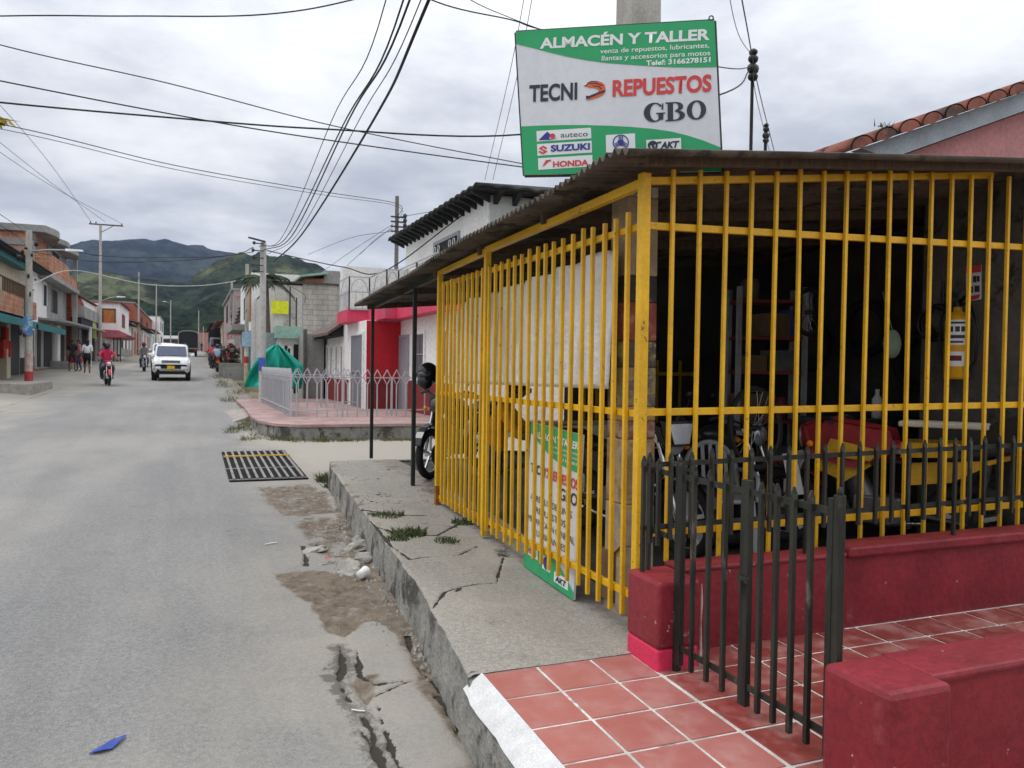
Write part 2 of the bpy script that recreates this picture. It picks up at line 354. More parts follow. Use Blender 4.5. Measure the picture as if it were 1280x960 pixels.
nearY = axis([(-8, 2, .5), (2, 7, .011), (7, 11.5, .03), (11.5, 17.5, .09)])
o = road_sheet('road', axis([(-5.2, -.6, .15), (-.6, .35, .03), (.35, 1.75, .010), (1.75, 9, .3)]), nearY, True); tag(o, kind='structure')
o = road_sheet('road', axis([(-5.2, 1.9, .2)]), axis([(17.5, 45, .25), (45, 170, 1.5)]), False); tag(o, kind='structure')
# ground far and wide
gx = np.concatenate([-np.geomspace(2500, 9, 26), np.linspace(-8, 8, 9), np.geomspace(9, 2500, 26)]); gy = np.concatenate([np.linspace(-60, 40, 24), np.geomspace(45, 3500, 40)])
X, Y = np.meshgrid(gx, gy); Z = road_z(X, Y)-.09
ground = gridmesh('ground', np.stack([X, Y, Z], -1), M('dry_earth', (.20,.165,.115), .95, var=.3, scale=.4, wear=(.10,.11,.05), wamt=.5, wscale=.3)); tag(ground, kind='structure')

# ================================================================== pavement and kerb on the right
def walk_sheet():
    us = np.linspace(0, 1, 140); ys = axis([(3.556, 7, .013), (7, 10.75, .025)])
    U, Y = np.meshgrid(us, ys); K = np.interp(Y, [k[0] for k in KERB], [k[1] for k in KERB])
    K = K+(fbm(Y*0+3, Y, 6.)-.5)*.035; X = K+U*(2.62-K)
    n1 = fbm(X, Y, 3.5); n2 = fbm(X+9, Y, 15.)
    wp = lambda pts: [tuple(on_walk(*Z2(*p)).xy) for p in pts]
    crack = np.zeros_like(X)
    for pl, w in (([(812,395),(800,440),(795,465),(740,475),(660,500),(630,540)], .014), ([(670,404),(600,410),(570,415),(520,380),(480,330),(440,290)], .016), ([(745,372),(690,400),(665,405)], .012), ([(560,352),(640,350),(700,320)], .02), ([(610,300),(540,300),(440,285)], .03), ([(480,330),(560,352)], .02), ([(700,712),(745,705)], .008), ([(600,320),(700,330)], .012), ([(690,498),(700,490)], .02)):
        d = seg_dist(X, Y, wp(pl))+(n2-.5)*.03+(n1-.5)*.02; crack = np.maximum(crack, sstep(w, w*.3, d))
    hole = poly_sd(X, Y, wp([(775,372),(835,370),(840,395),(790,398)]))+(n1-.5)*.15; crack = np.maximum(crack, .55*sstep(.06, -.10, hole))
    soil = .6*sstep(.55, .68, n1)*sstep(6.2, 7.2, Y)+.3*sstep(.52, .66, fbm(X+40, Y, 1.5)); soil = soil*(1-.6*sstep(0, .15, X-K))+0*soil
    soil = np.clip(soil+.35*sstep(2.1, 2.5, X), 0, .8); dust = .45*sstep(.45, .65, fbm(X+80, Y, 1.3)); net = np.abs(fbm(X+5, Y+3, 2.6, 4)-.5)+.012*sstep(7.5, 5.5, Y)*3; crack = np.maximum(crack, .75*sstep(.011, .003, net))
    Z = .0245*(Y-4)-.065*sstep(1.55, 2.3, X)*sstep(7., 5., Y)*sstep(3.6, 4.1, Y)-.012*crack+.006*(n1-.5)+.02*(fbm(X, Y, 1.2)-.5)*sstep(6, 7.5, Y)-.012*(1-sstep(0, .03, U*(2.62-K)))
    return gridmesh('pavement', np.stack([X, Y, Z], -1), walkmat, attrs=dict(soil=soil, crack=crack, dust=dust))
pav = walk_sheet(); tag(pav, kind='structure')
kerbmat = M('stained_kerb_concrete', (.255,.245,.22), .93, var=.25, scale=5, wear=(.075,.072,.062), wamt=.49, wscale=3.2, bump=.8, bscale=22, bd=.03, stretch=(1,.8,.7))
ys = axis([(1.0, 10.76, .02)]); hs = np.linspace(0, 1, 14); H, Y = np.meshgrid(hs, ys)
K = np.interp(Y, [k[0] for k in KERB], [k[1] for k in KERB])+(fbm(Y*0+3, Y, 6.)-.5)*.035*(Y > 3.57)
top = .0245*(Y-4)-.006-.055*(Y < 3.53); bot = road_z(0*Y, Y)-.10
Z = bot+(top-bot)*H; X = K-.02*(1-H)+(fbm(Y, Z, 5.)-.5)*.04*(1-H*H)+(fbm(Y, Z, 22.)-.5)*.02*(H < .97)
ke = gridmesh('kerb', np.stack([X, Y, Z], -1), kerbmat); tag(ke, kind='structure')
mb = MB(); xs = [1.72, 2.2, 2.9, 4, 8]          # the end of the pavement towards the side street, and its fill
mb.prism([(x, 10.75+(random.random()-.5)*.06, .155) for x in xs]+[(x, 10.75, -.35) for x in xs[::-1]], (0, -.12, 0)); e = mb.build('kerb', kerbmat); tag(e, kind='structure')
# workshop floor
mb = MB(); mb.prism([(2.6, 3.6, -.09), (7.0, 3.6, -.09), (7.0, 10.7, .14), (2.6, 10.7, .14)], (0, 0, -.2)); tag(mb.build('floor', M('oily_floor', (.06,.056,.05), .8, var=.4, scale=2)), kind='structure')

# red tiled terrace
def tilemat(name, c1, c2):
    m, nt, b = base(name); vec = coords(nt, False); g = nt.nodes.new('ShaderNodeNewGeometry')
    c = mixc(nt, g.outputs['Random Per Island'], c1, c2)
    n = noisen(nt, vec, 5, 7, .65); c = mixc(nt, ramp(nt, n, .42, .72, 0, .62), c, (.44,.25,.22)); n5 = noisen(nt, vec, 45, 4, .8); c = mixc(nt, ramp(nt, n5, .62, .72, 0, .5), c, (.14,.05,.042))
    n2 = noisen(nt, vec, 11, 6, .7); c = mixc(nt, ramp(nt, n2, .62, .78, 0, .35), c, (.24,.07,.058))
    nt.links.new(c, b.inputs['Base Color']); nt.links.new(ramp(nt, n, .3, .7, .35, .62), b.inputs['Roughness']); b.inputs['Specular IOR Level'].default_value = .4
    bp = nd(nt, 'ShaderNodeBump', Strength=.12, Distance=.01); nt.links.new(noisen(nt, vec, 30, 5, .6), bp.inputs['Height']); nt.links.new(bp.outputs[0], b.inputs['Normal']); return m
t_out = tilemat('lit_red_tile', (.36,.115,.10), (.42,.15,.13)); t_in = tilemat('shaded_red_tile', (.20,.036,.03), (.25,.05,.042))  # inner tiles: terrace shade put into a darker copy of the red
grout = M('pale_grout', (.58,.55,.51), .9, var=.25, scale=6, wear=(.26,.22,.19), wamt=.54, wscale=5)
tz = lambda y: zw(y)
mb = MB(); mb.prism([(1.285, .2, tz(.2)-.006), (7.5, .2, tz(.2)-.006), (7.5, 3.572, tz(3.572)-.006), (1.285, 3.572, tz(3.572)-.006)], (0, 0, -.4)); tag(mb.build('terrace', grout), kind='structure')
def tiles(mat, X0, X1, Y0, Y1, xs0, xs):
    mb = MB(); px_ = .2885; g = .0085
    xl = xs; yl = [3.556-.2945*i for i in range(-1, 13)]
    for a, b in zip(xl, xl[1:]):
        for c, d in zip(yl, yl[1:]):
            xa, xb, ya, yb = max(a, X0)+g, min(b, X1)-g, max(d, Y0)+g, min(c, Y1)-g
            if xb-xa < .02 or yb-ya < .02: continue
            j = random.uniform(-.0012, .0012); mb.hexa([(xa,ya,tz(ya)-.012),(xb,ya,tz(ya)-.012),(xb,yb,tz(yb)-.012),(xa,yb,tz(yb)-.012),(xa,ya,tz(ya)+j),(xb,ya,tz(ya)+j),(xb,yb,tz(yb)+j),(xa,yb,tz(yb)-j)])
    o = mb.build('terrace_tiles', mat, bev=.004); return tag(o, kind='structure')
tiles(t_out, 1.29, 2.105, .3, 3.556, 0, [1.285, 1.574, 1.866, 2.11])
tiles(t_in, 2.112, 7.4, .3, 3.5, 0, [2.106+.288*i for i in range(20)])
# white painted edge of the apron
wedge = M('chalky_white_edge', (.62,.62,.61), .85, var=.1, scale=8, wear=(.40,.385,.36), wamt=.68, wscale=14, bump=.5, bscale=30)
mb = MB(); n = 60
for i in range(n):
    pass
ys = np.linspace(.6, 3.556, n); P = np.zeros((n, 3, 3))
for i, y in enumerate(ys):
    k = kx(y); j = (mnoise.noise((0, y*5, 0)))*.008
    P[i] = [(k-.022+j*.3, y, tz(y)-.066+1.6*j+.018*mnoise.noise((3, y*14, 1))), (k-.002, y, tz(y)-.045), (1.292, y, tz(y)+.004)]
tag(gridmesh('kerb_paint', P, wedge, smooth=False), kind='structure')

# ================================================================== parapets of the terrace
def block(mb, x0, x1, y0, y1, z0, z1): mb.box((x0, y0, z0), (x1, y1, z1))
pw = thing('red_parapet_wall', (2.1, 3.5, 0), 'low dark red wall with a bright pink pillar foot, under the yellow cage', 'wall')
mb = MB(); mb.box((2.104, 3.305, .085), (2.345, 3.61, .415)); mb.build('pillar', redpaint, pw, bev=.018)
mb = MB(); mb.box((2.107, 3.308, -.05), (2.342, 3.607, .085)); mb.build('pillar_foot', pinkpaint, pw, bev=.012, label='bright pink painted foot of the pillar')
mb = MB(); mb.box((2.345, 3.5, -.05), (3.47, 3.655, .395)); mb.box((3.47, 3.515, -.05), (7.2, 3.66, .395)); mb.build('wall_body', redpaint, pw, bev=.008)
mb = MB(); mb.box((2.36, 3.488, .395), (3.468, 3.665, .425)); mb.build('coping', redpaint, pw, bev=.012)
mb = MB(); mb.box((3.475, 3.478, .393), (7.2, 3.672, .455)); mb.build('coping', redpaint, pw, bev=.014)
mb = MB(); mb.prism([(2.345+.003, 3.302, -.03), (2.352, 3.302, .39), (2.358, 3.302, .30), (2.352, 3.302, .2), (2.36, 3.302, .05)], (0, .01, 0)); mb.build('plaster_chip', chip, pw)
pw2 = thing('red_parapet_wall', (2.1, 2.0, 0), 'dark red rounded wall corner closest to the viewer at the edge of the terrace', 'wall')
mb = MB(); mb.box((2.115, 1.93, -.1), (2.40, 2.235, .405)); mb.build('pillar', redpaint, pw2, bev=.024)
mb = MB(); mb.box((2.39, 2.02, -.1), (7.2, 2.20, .372)); mb.build('wall_body', redpaint, pw2, bev=.01)
mb = MB(); mb.box((2.38, 1.995, .372), (7.2, 2.232, .408)); mb.build('coping', redpaint, pw2, bev=.014)

# ================================================================== iron gate and railing
def picket(mb, x, y, z0, z1, w=.0195):
    mb.box((x-w/2, y-w/2, z0), (x+w/2, y+w/2, z1-.05)); a = w*.75
    mb.hexa([(x-w/2,y-w/2,z1-.05),(x+w/2,y-w/2,z1-.05),(x+w/2,y+w/2,z1-.05),(x-w/2,y+w/2,z1-.05),(x-a,y-.004,z1-.028),(x+a,y-.004,z1-.028),(x+a,y+.004,z1-.028),(x-a,y+.004,z1-.028)])
    mb.hexa([(x-a,y-.004,z1-.028),(x+a,y-.004,z1-.028),(x+a,y+.004,z1-.028),(x-a,y+.004,z1-.028),(x-.004,y-.003,z1),(x+.004,y-.003,z1),(x+.004,y+.003,z1),(x-.004,y+.003,z1)])
def gate_leaf(y0, y1, label, npk, hinge_first):
    r = thing('iron_gate_leaf', (2.2, y0, 0), label, 'gate'); X = 2.2
    for y in (y0, y1): MB().bar((X, y, .02), (X, y, .985), .028).build('gate_stile', iron, r, bev=.002)
    for z in (.935, .105): MB().bar((X, y0, z), (X, y1, z), .012, .026).build('gate_rail', iron, r)
    for i in range(npk):
        y = y0+(y1-y0)*(i+1)/(npk+1); mb = MB(); picket(mb, X-.014, y, .03, 1.0+random.uniform(-.008, .008)); mb.build('picket', iron, r)
    return r
g1 = gate_leaf(2.79, 3.262, 'dark iron gate leaf hung on the pillar with the pink foot', 3, True)
mb = MB(); mb.box((2.175, 2.74, .55), (2.19, 2.81, .575)); mb.cyl((2.17, 2.775, .50), (2.17, 2.775, .56), .008); mb.build('latch', iron, g1)
gate_leaf(2.29, 2.765, 'dark iron gate leaf ending at the rounded red wall corner closest to the viewer', 4, False)
for y, lab in ((3.292, 'square iron gate post fixed to the pillar with the pink foot'), (2.262, 'square iron gate post beside the rounded red corner closest to the viewer')):
    mb = MB(); mb.bar((2.205, y, -.02), (2.205, y, 1.0), .032); mb.ball((2.205, y, 1.01), (.012, .012, .02), 8, 6); tag(mb.build('gate_post', iron, bev=.003), lab, 'gate post')
rl = thing('iron_railing', (2.2, 3.55, .42), 'dark iron spear railing along the top of the low red wall', 'railing')
YR = 3.56
def rz(x, a, b): return a+(b-a)*(x-2.15)/(5.1-2.15)
MB().bar((2.15, YR, rz(2.15, .955, 1.0)), (6.6, YR, rz(6.6, .955, 1.0)), .012, .026).build('rail', iron, rl)
MB().bar((2.15, YR, rz(2.15, .63, .66)), (6.6, YR, rz(6.6, .63, .66)), .012, .026).build('rail', iron, rl)
for i in range(34):
    x = 2.19+i*.128; lo = .41 if i in (0, 8, 17, 26) else .565; mb = MB(); picket(mb, x, YR-.013, lo, rz(x, .955, 1.0)+.068+random.uniform(-.008, .008)); mb.build('picket', iron, rl)
sb = thing('iron_railing', (2.16, 3.45, .42), 'short dark iron railing piece over the end pillar, between yellow post and gate', 'railing')
for z in (.945, .64): MB().bar((2.155, 3.32, z), (2.155, 3.545, z), .012, .024).build('rail', iron, sb)
for k, y in enumerate((3.38, 3.45, 3.52)): mb = MB(); picket(mb, 2.14, y, .42 if k == 2 else .58, 1.01); mb.build('picket', iron, sb)

# ================================================================== yellow cage
FX, FY = 2.25, 3.75
f1 = thing('yellow_fence', (FX, FY, 0), 'tall yellow bar fence along the pavement facing the street', 'fence')
for y, zt, w in ((6.2, 2.42, .05), (7.55, 2.37, .05)):
    z0 = zw(y)+(.0 if y > 7 else .0); mb = MB(); mb.bar((FX, y, z0), (FX, y, zt), w); mb.build('post', yellow, f1, bev=.004)
    if y > 7: MB().bar((FX, y, z0), (FX, y, z0+.19), w+.004).build('post_foot', rusty, f1, bev=.003, label='rusted bare foot of the yellow post')
for za, zb in ((2.225, 2.245), (1.205, 1.185), (.20, .165)): MB().bar((FX+.018, FY+.03, za), (FX+.018, 7.55, zb), .028, .038).build('rail', yellow, f1, bev=.003)
ps = [3.89+.1395*i for i in range(17)]; ps = [p for p in ps if p < 6.15]+[6.29+.1225*i for i in range(10)]
for y in ps:
    t = random.uniform(-.012, .012); mb = MB(); mb.bar((FX-.012+random.uniform(-.004, .004), y+random.uniform(-.007, .007), .075+.018*(y-3.7)+t), (FX-.012+random.uniform(-.004, .004), y, 2.315-.018*(y-3.9)+t), .0245); mb.build('picket', yellow, f1, bev=.003)
f2 = thing('yellow_fence', (FX, FY, 0), 'tall yellow bar fence over the low red wall in front of the motorcycles', 'fence')
mb = MB(); mb.bar((FX, FY, -.09), (FX, FY, 2.50), .054); mb.build('corner_post', yellow, f2, bev=.004)
MB().bar((FX+.03, FY+.014, 2.465), (4.9, FY+.014, 2.765), .03, .04).build('rail', yellow, f2, bev=.003)
for za, zb in ((2.225, 2.32), (1.215, 1.25), (.555, .565)): MB().bar((FX+.03, FY+.014, za), (5.5, FY+.014, zb), .028, .04).build('rail', yellow, f2, bev=.003)
for i in range(18):
    x = 2.42+.1735*i; t = random.uniform(-.01, .01); zt = float(np.interp(x, [2.4, 3.95, 5.4], [2.535, 2.69, 2.79]))
    mb = MB(); mb.bar((x+t*.4, FY-.016, .40+t), (x-t*.3, FY-.016, zt+t), .021); mb.build('picket', yellow, f2, bev=.002)

# ================================================================== workshop shed
sh = thing('workshop_shed', (4.0, 6.0, 0), 'dark open fronted workshop shed under a rusty corrugated roof', 'shed')
RZ = lambda x, y: 2.552+.093*(x-2)-.0385*(y-3.6)
ys = axis([(3.45, 11.0, .0095)]); xs = axis([(1.97, 2.4, .215), (2.4, 6.9, .75)]); X, Y = np.meshgrid(xs, ys)
X = X+np.where(X < 2, (fbm(Y, Y*0, .9)-.5)*.10+.012*(Y-3.45), 0)
Z = RZ(X, Y)+.017*np.sin(Y*2*PI/.076)-.035*sstep(3.6, 3.45, Y)+.02*(fbm(X, Y, .8)-.5)
ro = gridmesh('roof_sheet', np.stack([X, Y, Z], -1), sheetmat, sh); md = ro.modifiers.new('t', 'SOLIDIFY'); md.thickness = .006
MB().bar((2.17, 3.60, RZ(2.17, 3.60)-.045), (6.9, 3.60, RZ(6.9, 3.60)-.045), .04, .05).build('eave_board', wood, sh, bev=.004)
MB().bar((FX, 3.72, 2.45), (FX, 6.22, 2.41), .045, .05).build('edge_beam', yellow, sh, bev=.003)
MB().bar((FX, 6.22, 2.40), (FX, 7.6, 2.36), .045, .045).build('edge_beam', yellow, sh, bev=.003)
MB().bar((2.30, 7.6, 2.375), (2.30, 10.95, 2.25), .05, .06).build('edge_beam', darkgreen, sh)
for y in (5.0, 6.3, 7.6, 9.2, 10.8): MB().bar((2.2, y, RZ(2.2, y)-.055), (6.8, y, RZ(6.8, y)-.055), .05, .07).build('rafter', wood, sh)
for (px, py, zt) in ((516, 607, 2.34), (464, 572, 2.26)):
    p = on_walk(px, py); MB().bar((p.x, p.y, p.z-.01), (p.x, p.y, zt), .042).build('post', darkgreen, sh, bev=.003)
# back walls (seen in the dark)
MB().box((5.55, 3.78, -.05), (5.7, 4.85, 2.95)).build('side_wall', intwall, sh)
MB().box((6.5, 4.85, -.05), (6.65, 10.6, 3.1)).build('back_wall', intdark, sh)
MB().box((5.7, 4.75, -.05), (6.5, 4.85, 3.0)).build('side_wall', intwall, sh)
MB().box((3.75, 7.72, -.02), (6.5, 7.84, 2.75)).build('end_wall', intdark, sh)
MB().box((2.4, 3.85, 2.40), (6.5, 7.7, 2.42)).build('ceiling_boards', intdark, sh) if False else None
mb = MB()
for i in range(9): x = 3.9+.15*i; mb.bar((x, 7.66, .6), (x, 7.66, 1.55), .026)
for z in (.75, 1.4): mb.bar((3.8, 7.67, z), (5.3, 7.67, z), .03, .04)
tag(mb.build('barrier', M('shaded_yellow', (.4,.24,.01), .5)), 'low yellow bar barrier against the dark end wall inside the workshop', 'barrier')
MB().cyl((5.62, 4.72, 0), (5.62, 4.72, 2.9), .025).build('conduit', M('teal_pipe', (.01,.10,.085), .5), sh, label='thin teal pipe')

# painted utility pole standing in the cage corner
pp = thing('utility_pole', (2.55, 4.36, 0), 'square concrete pole painted in red, black and yellow bands behind the green and white sign', 'utility pole')
wk = dict(rough=.88, var=.3, scale=7, wscale=7, bump=.5, bscale=30)
bands = [(-.1, .62, M('band_bare', (.36,.30,.22), wear=(.42,.27,.06), wamt=.5, **wk)), (.62, 1.02, M('band_ochre', (.30,.19,.10), wear=(.36,.29,.2), wamt=.48, **wk)), (1.02, 1.13, M('band_rose', (.22,.095,.075), wear=(.32,.24,.18), wamt=.5, **wk)), (1.13, 1.22, M('band_orange', (.42,.22,.06), wear=(.25,.2,.15), wamt=.5, **wk)), (1.22, 1.46, M('band_ochre2', (.33,.25,.10), wear=(.12,.11,.10), wamt=.46, **wk)), (1.46, 1.62, M('band_soot', (.09,.08,.07), wear=(.35,.27,.08), wamt=.52, **wk)), (1.62, 1.86, M('band_red', (.24,.065,.045), wear=(.30,.2,.12), wamt=.54, **wk)), (1.86, 2.02, M('band_black', (.045,.04,.04), wear=(.3,.28,.26), wamt=.58, **wk)), (2.02, 2.5, M('band_pale', (.33,.26,.17), .85, var=.2)), (2.5, 8.6, poleconc)]
for a, b, m_ in bands:
    w0 = .228-.006*a; w1 = .228-.006*b; c = V((2.55, 4.36, 0)); mb = MB(); h0, h1 = w0/2, w1/2; k = .36
    ring = lambda h: [(-h, -h*k), (-h*k, -h*k*1.02), (-h*k*.9, -h), (h, -h), (h, h), (-h, h)]
    ring = lambda h: [(-h, -h), (h, -h), (h, h), (-h, h)]
    mb.hexa([(c.x+x, c.y+y, a) for x, y in ring(h0)]+[(c.x+x, c.y+y, b) for x, y in ring(h1)]); mb.build('pole_shaft' if b > 8 else 'painted_band', m_, pp, bev=.012)
mb = MB(); mb.bar((1.7, 4.36, 8.2), (3.4, 4.36, 8.2), .09); mb.build('crossarm', wood, pp)
mb = MB(); _k = kx(3.56); mb.hexa([(_k-.004,3.49,-.25),(1.32,3.49,-.25),(1.32,3.60,-.25),(_k-.004,3.60,-.25),(_k-.004,3.49,tz(3.49)-.052),(1.27,3.49,tz(3.49)-.012),(1.32,3.60,tz(3.6)-.006),(_k+.004,3.60,tz(3.6)-.008)]); tag(mb.build('kerb', kerbmat), kind='structure')
# ================================================================== the big sign
class Board:
    """a flat board known by three surveyed corners; s(px,py) -> point on it"""
    def __init__(s, TL, TR, BL, square=True):
        s.o = V(TL); s.ex = (V(TR)-s.o); s.w = s.ex.length; s.ex.normalize(); d = V(BL)-s.o; s.ey = (d-s.ex*d.dot(s.ex)) if square else d.copy(); s.h = s.ey.length; s.ey.normalize()
        s.n = s.ex.cross(s.ey).normalized()                       # ey points down, so this looks away from us
        if s.n.dot(CAM-s.o) < 0: s.n = -s.n
    def hit(s, px, py): r = ray(px, py); return CAM+r*((s.o-CAM).dot(s.n)/r.dot(s.n))
    def shape(s, pts, mat, parent, name, lift=.002, px=True, label=None):
        P = [(s.hit(*p) if px else s.o+s.ex*p[0]+s.ey*p[1])+s.n*lift for p in pts]
        if (P[1]-P[0]).cross(P[2]-P[1]).dot(s.n) < 0: pass
        mb = MB(); mb.poly(P); o = mb.build(name, mat, parent, label=label)
        return o
    def write(s, text, mat, parent, name, p0, p1, hpx, bold=0., shear=0., lift=.004, spacing=1., wscale=1.):
        a = s.hit(*p0); b = s.hit(*p1); d = (b-a); w = d.length*wscale; ex = d.normalized(); up = s.n.cross(ex)
        if up.z < 0: up = -up
        c = s.hit(p0[0], p0[1]-hpx); h = (c-a).length
        return txt(text, mat, parent, name, a, ex, up, w, h, bold, shear, spacing, nrm=s.n, lift=lift)
def q5(x, y): return (620+x/3.5556, y/3.5556)
B = Board(dep(644.5, 39.5, 4.73), dep(893, 25, 4.73*.9473), dep(655, 218.5, 4.73*1.008), square=False)
sg = thing('shop_sign', tuple(B.o+B.ey*B.h), 'large green and white motorcycle shop sign raised over the shed roof', 'sign')
O, ex, ey, n_ = B.o, B.ex, B.ey, B.n
W_, H_ = B.w, B.h*1.0
c4 = [O, O+ex*W_, O+ex*W_+ey*H_, O+ey*H_]
MB().prism(c4, -n_*.012).build('panel', signwhite, sg)
mb = MB()
for a, b in zip(c4, c4[1:]+c4[:1]): mb.bar(a-n_*.022, b-n_*.022, .022, .018, up=n_)
mb.build('frame', darkmetal, sg)
for _q in (.1, .7): MB().bar(O+ex*W_*.58-n_*.03+ey*_q, V((2.55, 4.3, (O+ey*_q).z)), .03).build("bracket", darkmetal, sg)
mb = MB(); mb.torus(O+ex*W_*.985-ey*.012, n_, .012, .004, 10, 6); mb.build('hanging_eye', darkmetal, sg)
TRp, BRp, BLp = (893, 25), None, (655, 218)
def uv(p):
    d = B.hit(*p)-O; k = ex.dot(ey); a, b = d.dot(ex), d.dot(ey); return ((a-k*b)/(1-k*k), (b-k*a)/(1-k*k))
top = [(0, 0), (W_, 0)]+[uv(q5(*p)) for p in ((982,298),(900,300),(800,299),(700,295),(600,288),(500,281),(400,268),(320,253),(250,236),(170,215),(96,196))]
top[-1] = (0, top[-1][1]); top[2] = (W_, top[2][1]); B.shape(top, signgreen, sg, 'green_band', px=False)
bot = [(0, uv(q5(120,562))[1])]+[uv(q5(*p)) for p in ((200,558),(300,556),(400,556),(500,559),(600,564),(700,573),(780,585),(850,602),(920,624))]+[(W_, uv(q5(1003,655))[1]), (W_, H_), (0, H_)]
B.shape(bot, signgreen, sg, 'green_band', px=False)
Wt = lambda t, m_, a, b, h, **k: B.write(t, m_, sg, 'lettering', q5(*a), q5(*b), h/3.5556, **k)
Wt('ALMACÉN Y TALLER', inkwhite, (195,216), (950,176), 46, bold=.035)
Wt('venta de repuestos, lubricantes,', inkwhite, (463,239), (948,212), 22, bold=.008)
Wt('llantas y accesorios para motos', inkwhite, (470,270), (952,246), 22, bold=.008)
Wt('Telef: 3166278151', inkwhite, (667,292), (953,276), 22, bold=.03)
Wt('TECNI', ink, (148,452), (361,440), 74, bold=.03)
Wt('REPUESTOS', inkred, (518,428), (957,404), 72, bold=.035)
# GBO in fat serif letters, built stroke by stroke
def ell(cx_, cy_, rx, ry, a0=0, a1=360, n=36): return [(cx_+rx*math.cos(R_(a0+(a1-a0)*i/n)), cy_-ry*math.sin(R_(a0+(a1-a0)*i/n))) for i in range(n+1)]
def ringband(mb, pts_o, pts_i, lift):
    P = [B.hit(*q5(*p))+n_*lift for p in pts_o]; Q = [B.hit(*q5(*p))+n_*lift for p in pts_i]; k = len(P)
    mb.add(P+Q, [(i, i+1, k+i+1, k+i) for i in range(k-1)])
def flat(mb, pts, lift): mb.poly([B.hit(*q5(*p))+n_*lift for p in pts])
sk = lambda x, y: (x, y-(x-700)*.055)                     # baseline rises to the right
K = lambda L: [sk(*p) for p in L]
mb = MB(); gbo = []
ringband(mb, K(ell(703,500,46,43,38,330)), K(ell(709,500,24,37,38,330)), .004)
flat(mb, K([(738,462),(744,462),(744,490),(736,490)]), .0043); flat(mb, K([(712,503),(752,503),(752,509),(712,509)]), .0046); flat(mb, K([(722,506),(744,506),(744,534),(722,534)]), .0049)
mb.build('lettering', ink, sg); mb = MB()
flat(mb, K([(763,460),(787,460),(787,542),(763,542)]), .004); flat(mb, K([(753,459),(800,459),(800,465),(753,465)]), .0043); flat(mb, K([(753,537),(800,537),(800,543),(753,543)]), .0043)
ringband(mb, K(ell(796,480,36,21,90,-90)), K(ell(796,480,15,15,90,-90)), .0046); ringband(mb, K(ell(798,520,42,23,90,-90)), K(ell(798,520,18,17,90,-90)), .0049)
mb.build('lettering', ink, sg); mb = MB()
ringband(mb, K(ell(891,500,43,43)), K(ell(891,500,20,36)), .004)
mb.build('lettering', ink, sg)
# full-face helmet emblem
hp = [(388,383),(402,378),(408,367),(425,361),(450,361),(470,366),(483,378),(487,395),(484,412),(474,424),(452,434),(430,441),(410,446),(402,444),(400,430),(404,425),(412,428),(430,420),(455,410),(458,402),(448,394),(428,390),(412,390),(402,386)]
mb = MB(); flat(mb, hp, .004); mb.build('helmet_emblem', inkorange, sg)
mb = MB()
for L in ([(388,383),(402,378),(408,367),(425,361),(450,361),(450,365),(428,365),(412,371),(405,382),(392,385)], [(400,430),(404,425),(412,428),(430,420),(455,410),(487,400),(484,412),(460,418),(436,429),(415,438),(401,441)], [(415,372),(445,368),(476,380),(474,384),(444,373),(416,376)], [(430,380),(460,384),(472,398),(468,399),(456,388),(430,384)]): flat(mb, L, .0046)
mb.build('helmet_emblem', ink, sg)
# maker plates along the green foot
def plate(x0, y0, x1, y1, sl=-.062): return [(x0, y0), (x1, y0+(x1-x0)*sl), (x1+2, y1+(x1-x0)*sl), (x0+2, y1)]
for p in (plate(180,583,422,630), plate(183,641,425,693), plate(187,704,428,755), plate(488,601,618,690), plate(668,623,822,700)): B.shape([q5(*x) for x in p], inkwhite, sg, 'maker_plate', lift=.003)
Wt('auteco', ink, (288,612), (408,606), 24, bold=.0, lift=.006)
mb = MB(); flat(mb, [(190,624),(228,586),(246,600),(236,612),(240,620),(278,613),(262,618),(246,622)], .006); mb.build('emblem', inkblue, sg); mb = MB(); flat(mb, ell(252,605,12,11), .0065); mb.build('emblem', inkred, sg)
Wt('SUZUKI', inkblue, (244,674), (418,664), 28, bold=.04, lift=.006)
mb = MB(); flat(mb, [(190,660),(212,648),(229,659),(222,664),(210,656),(204,661),(230,674),(209,687),(188,676),(196,671),(209,679),(215,675)], .006); mb.build('emblem', inkred, sg)
Wt('HONDA', inkred, (254,743), (412,734), 25, bold=.035, lift=.006)
mb = MB()
for i in range(4): flat(mb, [(206+i*3,742-i*9),(214+i*4,738-i*9),(243,712+i*2),(246,709+i*2),(226,714)], .006+.0003*i)
mb.build('emblem', inkred, sg)
mb = MB(); ringband(mb, ell(555,634,36,35), ell(555,634,31,30), .006)
for k in range(3):
    a = R_(90+120*k); c, s_ = math.cos(a), math.sin(a)
    for t in (-7, 0, 7): flat(mb, [(555+c*r-s_*(t+w), 634-(s_*r+c*(t+w))) for r, w in ((2,-2.2),(28,-2.2),(28,2.2),(2,2.2))], .0063+.0002*k)
    flat(mb, [(555+c*r-s_*w, 634-(s_*r+c*w)) for r, w in ((6,-12),(11,-12),(11,12),(6,12))], .007+.0002*k)
flat(mb, ell(555,634,8,8), .0078); mb.build('emblem', inkblue, sg)
Wt('AKT', ink, (730,661), (816,654), 28, bold=.05, shear=.25, lift=.006)
mb = MB(); ringband(mb, ell(697,648,22,22), ell(697,648,13,13), .006); flat(mb, [(674,640),(735,629),(735,636),(676,650)], .0064); flat(mb, [(690,632),(702,632),(706,664),(696,664)], .0066); mb.build('emblem', ink, sg)
Wt('MOTOS', ink, (722,676), (806,671), 9, bold=.03, lift=.006)

